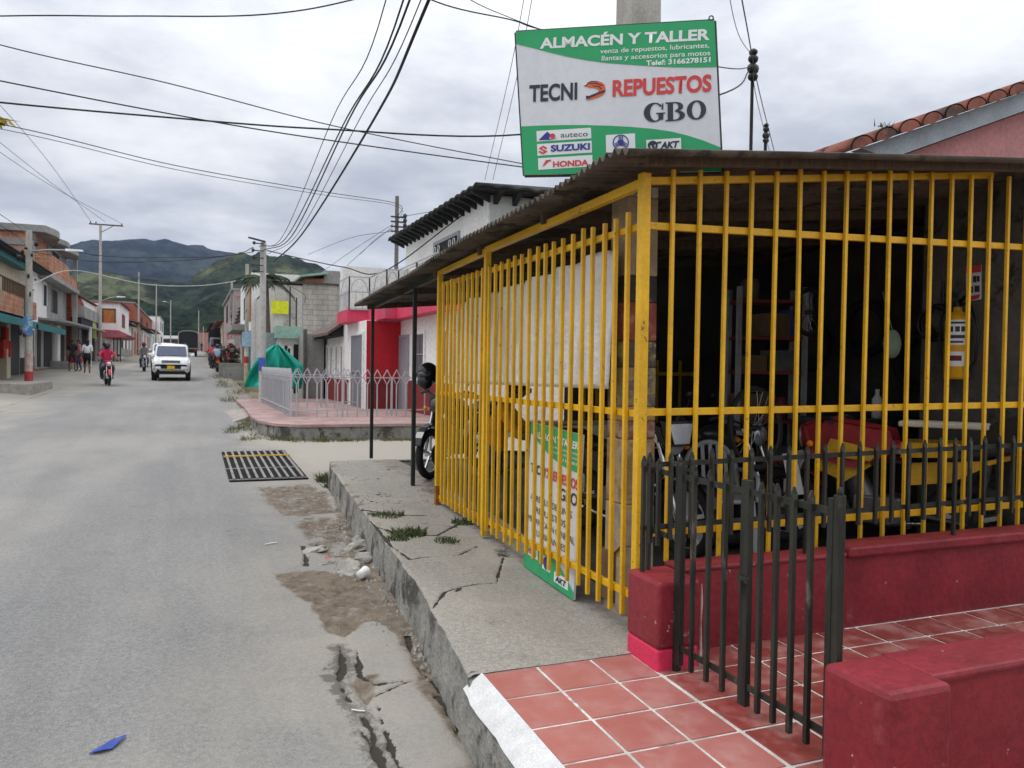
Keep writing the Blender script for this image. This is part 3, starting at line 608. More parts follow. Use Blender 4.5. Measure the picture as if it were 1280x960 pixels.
# ================================================================== the board leaning inside the cage
bl = on_walk(668, 712); br = on_walk(731, 763); bl.x = br.x = 2.315; 
B = Board(onx(663, 527, 2.42), onx(727, 545, 2.42), bl)
b2 = thing('leaning_sign', (2.285, 5.3, -.02), 'green and white price board standing on the pavement, leaning inside the yellow bars', 'sign board')
tl = V((2.315, 5.39, 1.05)); bl2 = V((2.285, 5.30, -.02)); tr = V((2.315, 4.56, 1.025)); 
B = Board(tl, tr, bl2); O, ex, ey, n_ = B.o, B.ex, B.ey, B.n; W_, H_ = B.w, B.h
c4 = [O, O+ex*W_, O+ex*W_+ey*H_, O+ey*H_]; MB().prism(c4, -n_*.015).build('panel', signwhite, b2)
S2 = lambda L: [(u*W_, v*H_) for u, v in L]
B.shape(S2([(0,0),(1,0),(1,.235),(.8,.232),(.6,.215),(.4,.18),(.2,.13),(0,.07)]), signgreen, b2, 'green_band', px=False)
B.shape(S2([(0,.80),(.3,.80),(.5,.81),(.7,.84),(.85,.89),(1,.955),(1,1),(0,1)]), signgreen, b2, 'green_band', px=False)
def W2(t, m_, u0, u1, v, h, lift=.004, **k):
    a = O+ex*u0*W_+ey*v*H_; return txt(t, m_, b2, 'lettering', a, ex, -ey, (u1-u0)*W_, h*H_, nrm=n_, lift=lift, **k)
W2('ALMACÉN Y TALLER', inkwhite, .12, .95, .095, .045, bold=.03); W2('venta de repuestos, lubricantes,', inkwhite, .42, .96, .13, .018); W2('llantas y accesorios para motos', inkwhite, .42, .96, .16, .018); W2('Telef: 3166278151', inkwhite, .6, .96, .195, .018, bold=.02)
W2('TECNI', ink, .05, .36, .335, .062, bold=.03); W2('REPUESTOS', inkred, .46, .98, .335, .062, bold=.03); W2('GBO', ink, .66, .98, .435, .075, bold=.02)
mb = MB(); mb.poly([O+ex*(u*W_)+ey*(v*H_)+n_*.004 for u, v in [(.37,.29),(.39,.272),(.425,.272),(.445,.295),(.44,.32),(.40,.338),(.38,.335),(.41,.315),(.41,.30)]]); mb.build('helmet_emblem', inkred, b2)
W2('ARREGLO DE RINES', ink, .08, .9, .52, .044); W2('REPUESTOS', ink, .2, .8, .595, .044); W2('MECANICA EN GENERAL', ink, .05, .97, .67, .044); W2('LUBRICANTES', ink, .2, .82, .745, .044)
for u0, u1, v0, v1 in ((.06,.3,.83,.9),(.40,.56,.84,.93),(.64,.9,.90,.965)): B.shape(S2([(u0,v0),(u1,v0),(u1,v1),(u0,v1)]), inkwhite, b2, 'maker_plate', px=False, lift=.003)
W2('HONDA', inkred, .09, .27, .885, .035, lift=.006, bold=.03); W2('AKT', ink, .67, .87, .953, .035, lift=.006, bold=.04, shear=.2)
mb = MB(); c = O+ex*.48*W_+ey*.882*H_+n_*.006; mb.poly([c+ex*(.05*math.cos(a))*W_*1.1+ey*(.05*math.sin(a))*W_*1.1 for a in [2*PI*i/20 for i in range(20)]]); mb.build('emblem', inkblue, b2)

# ================================================================== white tarpaulin hung behind the bars
ys = np.linspace(4.27, 7.5, 120); vs = np.linspace(0, 1, 26); Vv, Y = np.meshgrid(vs, ys)
topz = np.interp(Y, [4.2, 4.35, 5.2, 6.2, 6.9, 7.2, 7.5], [2.16, 2.17, 2.12, 2.08, 2.06, 1.98, 1.93]); botz = 1.33-.012*(Y-4)
Z = botz+(topz-botz)*Vv; X = 2.325+.03*np.sin(Y*13+Vv*1.5+3*fbm(Y, Z, 1.1))*(.35+.65*Vv)+.05*(fbm(Y*2.2, Z*.5, 2.4)-.5)+.022*np.abs(np.sin(Y*17+5*fbm(Y, Z, 1.6)))**.6*(.3+.7*Vv)+.010*np.sin(Y*31+4*fbm(Y, Z, 2))
tp = gridmesh('white_tarpaulin', np.stack([X, Y, Z], -1), tarpwhite); tag(tp, 'wrinkled white tarpaulin tied behind the street side yellow bars', 'tarpaulin'); md = tp.modifiers.new('t', 'SOLIDIFY'); md.thickness = .003
# ================================================================== motorcycles
def wheel(r_, x, R=.3, w=.09, spokes='alloy', rimmat=None, wire=False, name='wheel'):
    rimmat = rimmat or alloy; mb = MB()
    mb.torus((x, 0, R), (0, 1, 0), R-.075, .016, 28, 6); mb.cyl((x, -.06, R), (x, .06, R), .035, 10)
    if wire:
        for i in range(18):
            a = 2*PI*i/18; mb.tube([(x, .03*(-1)**i, R), (x+(R-.08)*math.cos(a), 0, R+(R-.08)*math.sin(a))], .0025, 4)
    else:
        for i in range(5):
            a = 2*PI*i/5+.3; d = V((math.cos(a), 0, math.sin(a))); mb.bar(V((x, 0, R))+d*.03, V((x, 0, R))+d*(R-.08), .03, .018, up=(0, 1, 0))
    w_ = mb.build(name, rimmat, r_, local=True)
    t = MB(); t.torus((x, 0, R), (0, 1, 0), R-w*.5, w*.5, 32, 10); t.build('tyre', rubber, w_, local=True)
    mb = MB(); mb.cyl((x, .07, R), (x, .075, R), .11, 20); mb.build('brake_disc', darkmetal, w_, local=True); return w_
def moto(loc, heading, label, body, accent=None, group=None, lod=0, mirrors=True, box=False, plate=None):
    accent = accent or black; r = thing('motorcycle', tuple(loc), label, 'motorcycle', group, heading)
    if lod < 2: wheel(r, 0., .3, .11); wheel(r, 1.27, .3, .09)
    else:
        for x in (0, 1.27): mb = MB(); mb.torus((x, 0, .3), (0,1,0), .25, .05, 16, 6); mb.build('wheel', rubber, r, local=True)
    mb = MB()
    for s in (-1, 1): mb.cyl((1.27, .085*s, .3), (1.02, .085*s, .92), .021, 8); mb.cyl((1.27, .085*s, .3), (1.17, .085*s, .55), .03, 8)
    mb.box((.96, -.11, .86), (1.06, .11, .9)); mb.build('fork', chrome if lod < 2 else darkmetal, r, local=True)
    mb = MB(); n = 10; P = []
    for i in range(n):
        a = R_(20+130*i/(n-1)); P.append((1.27+.345*math.cos(a), .3+.345*math.sin(a)))
    for (xa, za), (xb, zb) in zip(P, P[1:]): mb.hexa([(xa,-.055,za),(xa,.055,za),(xb,.055,zb),(xb,-.055,zb),(xa,-.045,za+.012),(xa,.045,za+.012),(xb,.045,zb+.012),(xb,-.045,zb+.012)])
    mb.build('front_fender', body, r, local=True)
    mb = MB(); mb.tube([(.86, -.36, 1.0), (.93, -.28, 1.03), (.99, -.1, .97), (.99, .1, .97), (.93, .28, 1.03), (.86, .36, 1.0)], .012, 8)
    for s in (-1, 1): mb.cyl((.89, .25*s, 1.025), (.86, .37*s, 1.0), .018, 8)
    mb.build('handlebar', darkmetal, r, local=True)
    hl = MB(); hl.lathe([(.03,-.12),(.08,-.1),(.1,-.03),(.1,0)], (1.14, 0, .86), (1,0,-.08), 14); hl.prism([(1.10,-.12,.98),(1.10,.12,.98),(1.13,.10,.86),(1.13,-.10,.86)], (-.08,0,.02)); h = hl.build('headlight', body, r, local=True)
    l = MB(); l.lathe([(.092,0),(.08,.02),(.001,.035)], (1.142, 0, .86), (1,0,-.08), 14); l.build('headlight_lens', lens, h, local=True)
    if mirrors:
        for s in (-1, 1): mb = MB(); mb.tube([(.92, .27*s, 1.03), (.93, .33*s, 1.14), (.92, .36*s, 1.2)], .006, 6); mb.ball((.92, .37*s, 1.22), (.018, .06, .04), 10, 6); mb.build('mirror', black, r, local=True)
    for s in (-1, 1): mb = MB(); mb.cyl((1.05, .1*s, .82), (1.05, .19*s, .82), .008, 6); mb.ball((1.05, .2*s, .82), .028, 8, 6); mb.build('turn_signal', amber, r, local=True)
    mb = MB(); mb.ball((.72, 0, .82), (.27, .15, .13), 16, 10); mb.ball((.56, 0, .79), (.2, .12, .10), 12, 8); mb.build('fuel_tank', body, r, local=True)
    for s in (-1, 1): mb = MB(); mb.prism([(.98,.13*s,.82),(.98,.15*s,.62),(.8,.16*s,.55),(.62,.15*s,.68),(.7,.14*s,.84)], (0,.02*s,0)); mb.prism([(.35,.11*s,.72),(.42,.13*s,.55),(.1,.12*s,.6),(-.3,.09*s,.84),(-.25,.09*s,.78)], (0,.015*s,0)); mb.build('side_panel', accent, r, local=True)
    mb = MB(); mb.prism([(.48,-.13,.82),(.5,-.13,.76),(.1,-.13,.74),(-.35,-.11,.84),(-.33,-.11,.91),(0,-.13,.83),(.25,-.13,.79)], (0,.26,0)); mb.build('seat', M('black_vinyl', (.014,.014,.015), .5), r, local=True, bev=.02)
    mb = MB(); mb.box((.42,-.13,.25), (.75,.13,.45)); mb.cyl((.68,0,.42), (.8,0,.66), .085, 12); mb.cyl((.5,-.17,.36), (.5,.17,.36), .1, 14); mb.build('engine', M('engine_metal', (.16,.16,.165), .45, .7), r, local=True, bev=.012)
    mb = MB(); mb.tube([(1.0,0,.9),(.92,0,.6),(.78,0,.28),(.4,0,.24)], .02, 8)
    for s in (-1, 1): mb.tube([(.98,.04*s,.9),(.4,.1*s,.7),(-.35,.08*s,.8)], .015, 6); mb.tube([(.4,.09*s,.35),(0,.1*s,.3)], .022, 6); mb.tube([(-.05,.12*s,.33),(-.12,.12*s,.74)], .026, 8); mb.cyl((.35,.12*s,.27), (.35,.26*s,.27), .012, 6)
    mb.build('frame', darkmetal, r, local=True)
    mb = MB(); mb.tube([(.78,-.1,.45),(.85,-.14,.3),(.6,-.16,.2),(.2,-.17,.25)], .02, 8); mb.tube([(.2,-.17,.25),(-.3,-.18,.36)], [.03,.045], 10); mb.build('exhaust', chrome if lod < 2 else darkmetal, r, local=True)
    mb = MB(); mb.prism([(-.3,-.06,.86),(-.42,-.06,.82),(-.48,-.06,.6),(-.46,-.06,.6),(-.38,-.06,.8),(-.3,-.06,.8)], (0,.12,0)); mb.build('rear_fender', body, r, local=True)
    mb = MB(); mb.box((-.44,-.08,.78), (-.40,.08,.86)); mb.build('tail_light', redlens, r, local=True)
    if plate: mb = MB(); mb.box((-.5,-.1,.56), (-.49,.1,.72)); mb.build('number_plate', plate, r, local=True)
    return r

# ================================================================== people
skinm = M('brown_skin', (.20,.10,.06), .6, var=.06, bump=0, fine=.02); hairm = M('dark_hair', (.012,.009,.008), .6, bump=0)
def cloth(n, c): return M(n, c, .85, var=.15, scale=9, bump=.2, bscale=30)
jeans = cloth('blue_jeans', (.05,.075,.16)); blackcloth = cloth('black_cloth', (.013,.013,.015)); shoe = cloth('dark_shoe', (.03,.025,.022))
def person(loc, rz, label, J, shirt, pants, shoes=None, skin_arm=True, hair='short', helmet=None, group=None, skirt=None, fingers=False, k=1., bare_legs=False):
    """one skinned body grown over joints J (local, x forward, y left, z up)"""
    r = thing('person', tuple(loc), label, 'person', group, rz)
    segs = [('pelvis','waist',.14,.135,0),('waist','chest',.135,.155,0),('chest','neck',.15,.06,0),('neck','jaw',.055,.07,2),('jaw','head',.082,.096,2),('head','crown',.096,.07,2)]
    for s in 'LR':
        segs += [('chest','sh'+s,.13,.068,0),('sh'+s,'el'+s,.062,.048,0),('el'+s,'ha'+s,.045,.032,2 if skin_arm else 0),('ha'+s,'fi'+s,.032,.028,2),
                 ('pelvis','hip'+s,.12,.095,1),('hip'+s,'kn'+s,.092,.062,1),('kn'+s,'an'+s,.058,.038,2 if bare_legs else 1),('an'+s,'to'+s,.042,.036,3)]
    J = {a: V(b) for a, b in J.items()}
    J.setdefault('jaw', J['neck'].lerp(J['head'], .55)); J.setdefault('crown', J['head']+(J['head']-J['neck']).normalized()*.07)
    for s in 'LR': J.setdefault('fi'+s, J['ha'+s]+(J['ha'+s]-J['el'+s]).normalized()*.10)
    names = []; rad = {}
    for a, b, ra, rb, t in segs:
        for q, rr in ((a, ra), (b, rb)):
            if q not in names: names.append(q)
            rad[q] = rr if q not in rad else max(rad[q], rr) if q in ('chest','pelvis') else rad[q]
    vs = [J[q] for q in names]; es = [(names.index(a), names.index(b)) for a, b, *_ in segs]; rd = [rad[q] for q in names]
    if fingers:
        for s in 'LR':
            w = names.index('ha'+s); d = (J['fi'+s]-J['ha'+s]).normalized(); sd = d.cross(V((0,0,1))).normalized(); dn = sd.cross(d)
            for i, ln in enumerate((.07,.08,.075,.06)):
                b0 = J['fi'+s]+sd*(i-1.5)*.02; fi = names.index('fi'+s); vs += [b0+d*ln*.45, b0+d*ln*.8-V((0,0,.03))]; rd += [.0095,.008]; es += [(fi, len(vs)-2), (len(vs)-2, len(vs)-1)]
            vs += [J['ha'+s]+d*.03+sd*.04-V((0,0,.02)), J['ha'+s]+d*.07+sd*.045-V((0,0,.035))]; rd += [.012,.009]; es += [(w, len(vs)-2), (len(vs)-2, len(vs)-1)]
    me = bpy.data.meshes.new('body'); me.from_pydata(vs, es, []); o = bpy.data.objects.new('body', me); COL.objects.link(o)
    o.modifiers.new('k', 'SKIN'); o.modifiers.new('s', 'SUBSURF').levels = 1
    sv = me.skin_vertices[0].data
    for i, x in enumerate(rd): sv[i].radius = (x, x); sv[i].use_root = False
    sv[0].use_root = True
    o.modifiers['s'].render_levels = 1; dg = bpy.context.evaluated_depsgraph_get(); m2 = bpy.data.meshes.new_from_object(o.evaluated_get(dg)); bpy.data.objects.remove(o)
    m2.materials.clear()
    for m_ in (shirt, pants, skinm, shoes or shoe): m2.materials.append(m_)
    L = [(J[a], J[b], t) for a, b, _, _, t in segs]
    mid = {}
    for p in m2.polygons:
        c = p.center; best = (9, 0)
        for a, b, t in L:
            d = b-a; u = max(0, min(1, (c-a).dot(d)/max(1e-9, d.dot(d)))); dd = (c-a-d*u).length
            if dd < best[0]: best = (dd, t)
        p.material_index = best[1]; p.use_smooth = True
    b = bpy.data.objects.new('body', m2); COL.objects.link(b); b.parent = r
    h = J['head']; f = (V((1, 0, 0))-(h-J['neck']).normalized()*.2).normalized()
    if helmet is not None:
        mb = MB(); mb.ball(h+V((-.005,0,.02)), (.14,.125,.14), 14, 10); hm = mb.build('helmet', helmet, r, local=True)
        mb = MB(); mb.ball(h+V((.035,0,.0)), (.112,.10,.06), 12, 8); mb.build('visor', glassdark, hm, local=True)
    else:
        mb = MB(); mb.ball(h+V((-.022,0,.028)), (.105,.1,.10), 14, 10)
        if hair == 'long': mb.ball(h+V((-.075,0,-.10)), (.05,.09,.17), 10, 8)
        mb.build('hair', hairm, r, local=True)
        fc = MB()
        for s in (-1, 1): fc.ball(h+V((.094,.034*s,.0)), (.008,.015,.008), 8, 6)
        fc.build('eyes', M('eye_dark', (.02,.015,.012), .3, bump=0), r, local=True)
        fc = MB(); fc.prism([h+V((.088,-.014,-.035)), h+V((.088,.014,-.035)), h+V((.092,.004,.008)), h+V((.092,-.004,.008))], (.022,0,-.004)); fc.ball(h+V((.088,0,-.062)), (.008,.024,.006), 8, 6)
        for s in (-1, 1): fc.ball(h+V((0,.098*s,-.01)), (.02,.008,.032), 8, 6)
        fc.build('face', skinm, r, local=True)
    if skirt: mb = MB(); p = J['pelvis']; mb.lathe([(.15,.12),(.17,0),(.185,-.22),(.15,-.22)], p, (0,0,1), 14); mb.build('shorts', skirt, r, local=True)
    return r
def J_stand(lean=0., step=.0, arms=.0):
    return dict(pelvis=(0,0,.92), waist=(0,0,1.05), chest=(.02,0,1.30), neck=(.03,0,1.46), head=(.05,0,1.60), shL=(.02,.17,1.40), shR=(.02,-.17,1.40), elL=(-.02+arms,.22,1.13), elR=(-.02-arms,-.22,1.13), haL=(.08+arms,.22,.90), haR=(.08-arms,-.22,.90),
                hipL=(0,.09,.86), hipR=(0,-.09,.86), knL=(.04+step,.1,.48), knR=(.04-step,-.1,.48), anL=(step*1.3,.1,.08), anR=(-step*1.6,-.1,.08), toL=(.13+step*1.3,.11,.035), toR=(.13-step*1.6,-.11,.035))
def J_ride():
    return dict(pelvis=(.12,0,.92), waist=(.14,0,1.05), chest=(.22,0,1.30), neck=(.27,0,1.45), head=(.32,0,1.60), shL=(.23,.18,1.38), shR=(.23,-.18,1.38), elL=(.48,.31,1.17), elR=(.48,-.31,1.17), haL=(.84,.31,1.05), haR=(.84,-.31,1.05), fiL=(.9,.31,1.0), fiR=(.9,-.31,1.0),
                hipL=(.15,.11,.88), hipR=(.15,-.11,.88), knL=(.58,.22,.72), knR=(.58,-.22,.72), anL=(.36,.19,.34), anR=(.36,-.19,.34), toL=(.48,.20,.29), toR=(.48,-.20,.29))
def rider(bike, label, shirt, pants, helmet=None, back=0., **k):
    J = {a: (b[0]-back, b[1], b[2]+(.05 if back else 0)) for a, b in J_ride().items()}
    if back: J['haL'] = (J['elL'][0]+.2, .2, 1.12); J['haR'] = (J['elR'][0]+.2, -.2, 1.12); J.pop('fiL'); J.pop('fiR')
    return person(bike.location, bike.rotation_euler.z, label, J, shirt, pants, helmet=helmet, **k)

# ---- at the far end of the cage: parked motorcycle with a helmet on its mirror
p = on_walk(538, 601); hd = math.atan2(-.70, -.72); d = V((math.cos(hd), math.sin(hd), 0)); ld = V((p.x+.03, p.y+.12, p.z))-d*1.27
blk = paint('black_motor_paint', (.012,.012,.013), .25); redp = paint('red_motor_paint', (.45,.012,.02), .3); yelp = paint('yellow_motor_paint', (.75,.42,.01), .3)
m1 = moto(ld, hd, 'black motorcycle with a pale five spoke front wheel parked past the end of the cage', blk, mirrors=True)
for _c in m1.children_recursive:
    if _c.name.startswith('headlight_lens'): _c.data.materials[0] = glassdark
hl = thing('helmet', tuple(ld+d*.9+V((0,0,1.17))), 'black full face helmet hung on the mirror of the parked motorcycle', 'helmet', None, hd)
mb = MB(); mb.ball((0,-.26,.06), (.15,.13,.145), 18, 12); mb.ball((.06,-.26,-.03), (.10,.10,.10), 14, 8); mb.build('shell', blk, hl, local=True)
mb = MB(); mb.ball((.05,-.26,.05), (.112,.108,.07), 14, 8); mb.build('visor', glassdark, hl, local=True)
# ---- man on a stool
orange = cloth('orange_yellow_jersey', (.72,.27,.012))
Js = dict(pelvis=(0,0,.50), waist=(.03,0,.62), chest=(.12,0,.88), neck=(.2,0,1.04), head=(.29,0,1.16), shL=(.14,.18,.99), shR=(.14,-.18,.99), elL=(.33,.25,.76), elR=(.30,-.25,.74), haL=(.57,.16,.72), haR=(.55,-.16,.72),
          hipL=(.03,.1,.48), hipR=(.03,-.1,.48), knL=(.46,.17,.50), knR=(.46,-.17,.50), anL=(.42,.16,.09), anR=(.42,-.16,.09), toL=(.57,.17,.04), toR=(.57,-.17,.04))
zf = .085
person((2.62, 7.12, zf), R_(-28), 'person in orange yellow jersey and jeans sitting on a stool behind the yellow bars', Js, orange, jeans, fingers=True)
st = thing('stool', (2.62, 7.12, zf), 'low wooden stool under the person in the orange yellow jersey', 'stool')
mb = MB(); mb.box((2.46,6.96,zf+.35), (2.78,7.28,zf+.385)); mb.build('seat', wood, st, bev=.005)
for sx in (-1, 1):
    for sy in (-1, 1): MB().bar((2.62+.13*sx,7.12+.13*sy,zf+.35), (2.62+.15*sx,7.12+.15*sy,zf-.03), .03).build('leg', wood, st)
# ---- pale bench
cream = M('cream_enamel', (.55,.50,.40), .5, var=.1, wear=(.25,.18,.12), wamt=.62)
bt = thing('workbench', (3.3, 6.9, 0), 'long cream workbench in front of the person in the orange yellow jersey', 'workbench')
mb = MB(); mb.box((3.02,6.5,.64), (4.1,7.1,.93)); mb.build('top', cream, bt, bev=.01)
for x in (3.08, 4.04):
    for y in (6.56, 7.04): MB().bar((x,y,.04), (x,y,.645), .05).build('leg', darkmetal, bt)
MB().bar((3.08,6.56,.2), (4.04,6.56,.2), .04).build('stretcher', yellow, bt)
# boxes behind the leaning board
for (x, y, w, h, lab) in ((2.52, 4.42, .2, .30, 'brown cardboard box on the floor beside the leaning price board'), (2.50, 4.36, .15, .62, None)):
    if not lab: continue
    z = zw(y); t = thing('cardboard_box', (x, y, z), lab, 'box'); MB().box((x-w/2,y-w/2,z-.01), (x+w/2,y+w/2,z+h)).build('carton', cardboard, t, bev=.004)
    mb = MB(); mb.hexa([(x-w/2,y-w/2,z+h),(x+w/2,y-w/2,z+h),(x+w/2,y-w/2+.01,z+h),(x-w/2,y-w/2+.01,z+h),(x-w/2,y-w/2-.08,z+h+.06),(x+w/2,y-w/2-.08,z+h+.06),(x+w/2,y-w/2-.07,z+h+.06),(x-w/2,y-w/2-.07,z+h+.06)]); mb.build('flap', cardboard, t)

# ================================================================== inside the workshop (dark)
# red and yellow motorcycle, side on
e = dep(1040, 690, 5.55)
redd = M('shaded_red_plastic', (.27,.014,.02), .45, var=.2); yeld = M('shaded_yellow_plastic', (.52,.28,.01), .45, var=.15)  # workshop gloom is put into these darkened plastic colours
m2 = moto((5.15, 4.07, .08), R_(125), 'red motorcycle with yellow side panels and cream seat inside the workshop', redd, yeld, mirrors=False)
r = m2
mb = MB()
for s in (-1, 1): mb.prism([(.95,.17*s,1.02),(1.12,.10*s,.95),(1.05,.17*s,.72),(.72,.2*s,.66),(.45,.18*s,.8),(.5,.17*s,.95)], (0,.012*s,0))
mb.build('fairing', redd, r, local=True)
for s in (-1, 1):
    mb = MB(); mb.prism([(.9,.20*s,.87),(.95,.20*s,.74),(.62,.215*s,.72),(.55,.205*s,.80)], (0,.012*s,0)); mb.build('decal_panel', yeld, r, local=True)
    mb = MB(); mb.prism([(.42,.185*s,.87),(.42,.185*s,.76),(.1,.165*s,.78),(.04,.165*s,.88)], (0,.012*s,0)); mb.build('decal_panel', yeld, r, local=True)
mb = MB(); mb.box((-.12,-.13,.98), (.45,.13,1.02)); mb.build('seat_cover', cream, r, local=True, bev=.01)
mb = MB(); mb.prism([(-.1,-.1,1.0),(-.34,-.05,1.12),(-.3,-.06,.86),(-.1,-.1,.8)], (0,.16,0)); mb.build('tail', blk, r, local=True)
for s in (-1, 1): mb = MB(); mb.prism([(1.27,.12*s,.72),(1.17,.12*s,.74),(1.10,.12*s,.42),(1.2,.12*s,.40)], (0,.02*s,0)); mb.build('fork_guard', white, r, local=True)
# black motorcycle nosing to the bars
m3 = moto((3.22, 6.3, 0.03), R_(-80), 'black motorcycle facing the bars with its square headlight beside the painted pole', blk)
mb = MB(); mb.prism([(1.18,-.14,1.03),(1.18,.14,1.03),(1.2,.10,.84),(1.2,-.10,.84)], (-.06,0,0)); mb.build('nose_fairing', blk, m3, local=True); mb = MB(); mb.prism([(1.20,-.12,1.01),(1.20,.12,1.01),(1.215,.075,.86),(1.215,-.075,.86)], (-.01,0,0)); mb.build('headlight_lens', lens, m3, local=True)
m4 = moto((4.5, 7.0, 0), R_(-75), 'dark motorcycle standing behind the white plastic chair in the workshop', paint('dark_grey_motor_paint', (.03,.03,.035), .3), lod=1)
# plastic chair
plastic = M('grey_white_plastic', (.42,.42,.43), .45, var=.05, bump=0)
pc = dep(900, 560, 6.5); ch = thing('plastic_chair', (pc.x, pc.y, 0), 'pale plastic chair with slatted round back inside the workshop', 'chair', None, R_(-110))
mb = MB(); mb.box((-.22,-.22,.40), (.24,.22,.43)); mb.build('seat', plastic, ch, local=True, bev=.01)
for sx, sy in ((-.2,-.2),(-.2,.2),(.2,-.2),(.2,.2)): MB().bar((sx,sy,.4), (sx*1.2,sy*1.15,0), .045).build('leg', plastic, ch, local=True)
mb = MB(); arc = [(-.26-.05*math.sin(PI*i/14), .22*math.cos(PI*i/14), .58+.26*math.sin(PI*i/14)) for i in range(15)]; mb.tube([(-.2,.22,.42)]+arc+[(-.2,-.22,.42)], .022, 8)
for i in range(5): y = -.13+.065*i; mb.bar((-.21,y,.42), (-.30,y,.58+.26*math.sqrt(max(0,1-(y/.22)**2))), .03, .01, up=(1,0,0))
mb.build('backrest', plastic, ch, local=True)
for s in (-1, 1): mb = MB(); mb.tube([(-.22,.23*s,.62),(.1,.25*s,.63),(.22,.24*s,.60),(.23,.24*s,.42)], .018, 8); mb.build('armrest', plastic, ch, local=True)
# bicycle wheels
def loose_wheel(c, ax, R, label, group=None):
    t = thing('bicycle_wheel', tuple(c), label, 'wheel'); ax = V(ax).normalized(); u = V((0,0,1)); w = ax.cross(u)
    mb = MB(); mb.torus(c, ax, R-.02, .008, 36, 6); mb.cyl(V(c)-ax*.04, V(c)+ax*.04, .02, 8); rim = mb.build('rim', darkmetal, t)
    mb = MB()
    for i in range(24): a = 2*PI*i/24; mb.tube([V(c)+ax*.03*(-1)**i, V(c)+(u*math.sin(a)+w*math.cos(a))*(R-.02)], .0016, 4)
    mb.build('spokes', chrome, t); mb = MB(); mb.torus(c, ax, R, .018, 36, 8); mb.build('tyre', rubber, t)
loose_wheel(dep(945, 535, 6.2), (.25,-1,.1), .31, 'spoked bicycle wheel leaning behind the pale plastic chair')
loose_wheel(dep(1012, 390, 7.0), (.2,-1,0), .20, 'small spoked wheel hanging by the red shelf rack')
# shelf rack
greasy = M('greasy_grey', (.12,.12,.115), .7, var=.3)
a = dep(925, 345, 7.6); c_ = dep(1008, 345, 7.6); rk = thing('shelf_rack', (a.x, a.y, 0), 'red metal shelf rack with grey uprights in the dark of the workshop', 'shelf')
shelfred = M('shelf_red', (.17,.018,.022), .6); gry = M('shelf_grey', (.30,.31,.32), .5)
dv = V((c_.x-a.x, c_.y-a.y, 0)); nv = V((-dv.y, dv.x, 0)).normalized()*.35
for k in (0, 1):
    for m_ in (0, 1): q = V((a.x,a.y,0))+dv*k+nv*m_; MB().bar(q, q+V((0,0,2.25)), .04).build('upright', gry, rk)
for z in (.4, .95, 1.42, 1.75, 2.1): q = V((a.x,a.y,z)); MB().prism([q, q+dv, q+dv+nv, q+nv], (0,0,.03)).build('shelf', shelfred, rk)
for i, (u, z, w, h, mname, lab) in enumerate(((.2,2.13,.18,.2,'darkcan','dark round tin on the top of the red shelf rack'), (.25,1.45,.2,.15,'darkbox','dark box on the middle of the red shelf rack'), (.7,.98,.12,.22,'redcan','reddish can low on the red shelf rack'))):
    q = V((a.x,a.y,z))+dv*u+nv*.3; t = MB()
    if i == 1: t.box((q.x-w/2,q.y-w/2,z), (q.x+w/2,q.y+w/2,z+h))
    else: t.lathe([(.001,0),(w/2,0),(w/2,h*.85),(w*.42,h*.9),(w*.42,h),(.001,h)], (q.x,q.y,z), n=14)
    tag(t.build('tin' if i != 1 else 'parts_box', (intwall, cardboard, shelfred)[i]), lab, 'tin' if i != 1 else 'box')
for i, (u, z, w, h, m_, lab) in enumerate(((.55,1.78,.3,.22,cardboard,'brown parts carton on the upper shelf of the red rack'),(.85,1.78,.16,.26,navy,'small blue carton on the upper shelf of the red rack'),(.65,1.45,.22,.2,greasy,'greasy grey carton on the middle shelf of the red rack'),(.3,.98,.3,.25,cardboard,'wide brown carton low on the red rack'),(.5,.43,.35,.3,greasy,'grey crate on the lowest shelf of the red rack'))):
    q = V((a.x,a.y,z))+dv*u+nv*.4; mb = MB(); mb.box((q.x-w/2,q.y-w/2,z), (q.x+w/2,q.y+w/2,z+h)); o = mb.build('carton', m_, bev=.006); tag(o, lab, 'box')
for i, (x, y, z, lab) in enumerate(((6.42,6.3,1.9,'motorcycle tyre hung highest on the dark back wall of the workshop'),(6.42,7.1,1.75,'motorcycle tyre hung farther along the dark back wall'),(6.42,5.6,1.55,'motorcycle tyre hung nearest the teal pipe on the back wall'))):
    mb = MB(); mb.torus((x,y,z), (1,.12,.05), .25, .05, 28, 10); tag(mb.build('tyre', rubber), lab, 'tyre')
for i in range(3): mb = MB(); mb.torus((4.15+.02*i,5.6,.07+.11*i), (.03*i,.02,1), .24, .055, 26, 10); tag(mb.build('tyre', rubber), ('worn tyre at the bottom of the pile on the workshop floor','worn tyre in the middle of the pile on the workshop floor','worn tyre on top of the pile on the workshop floor')[i], 'tyre')
# extinguisher on the right hand wall
Xw = 5.545; ep = onx(1210, 432, Xw); ex_ = thing('fire_extinguisher', (Xw-.12, ep.y, 0), 'yellow fire extinguisher with white labels hung on the grey wall', 'fire extinguisher')
exy = M('extinguisher_yellow', (.70,.36,.01), .35, var=.05, bump=0); cz = ep.z; cx_, cy_ = Xw-.12, ep.y; hh = .26
mb = MB(); mb.lathe([(.001,-hh),(.08,-hh),(.088,-hh+.02),(.088,hh-.08),(.06,hh-.02),(.03,hh),(.03,hh+.03)], (cx_,cy_,cz), n=20); cyl = mb.build('cylinder', exy, ex_)
mb = MB(); mb.cyl((cx_,cy_,cz+hh+.02), (cx_,cy_,cz+hh+.07), .028); mb.bar((cx_,cy_,cz+hh+.06), (cx_-.05,cy_-.13,cz+hh+.12), .02); mb.bar((cx_,cy_,cz+hh+.05), (cx_-.05,cy_-.13,cz+hh+.05), .016); mb.build('valve_handle', black, ex_)
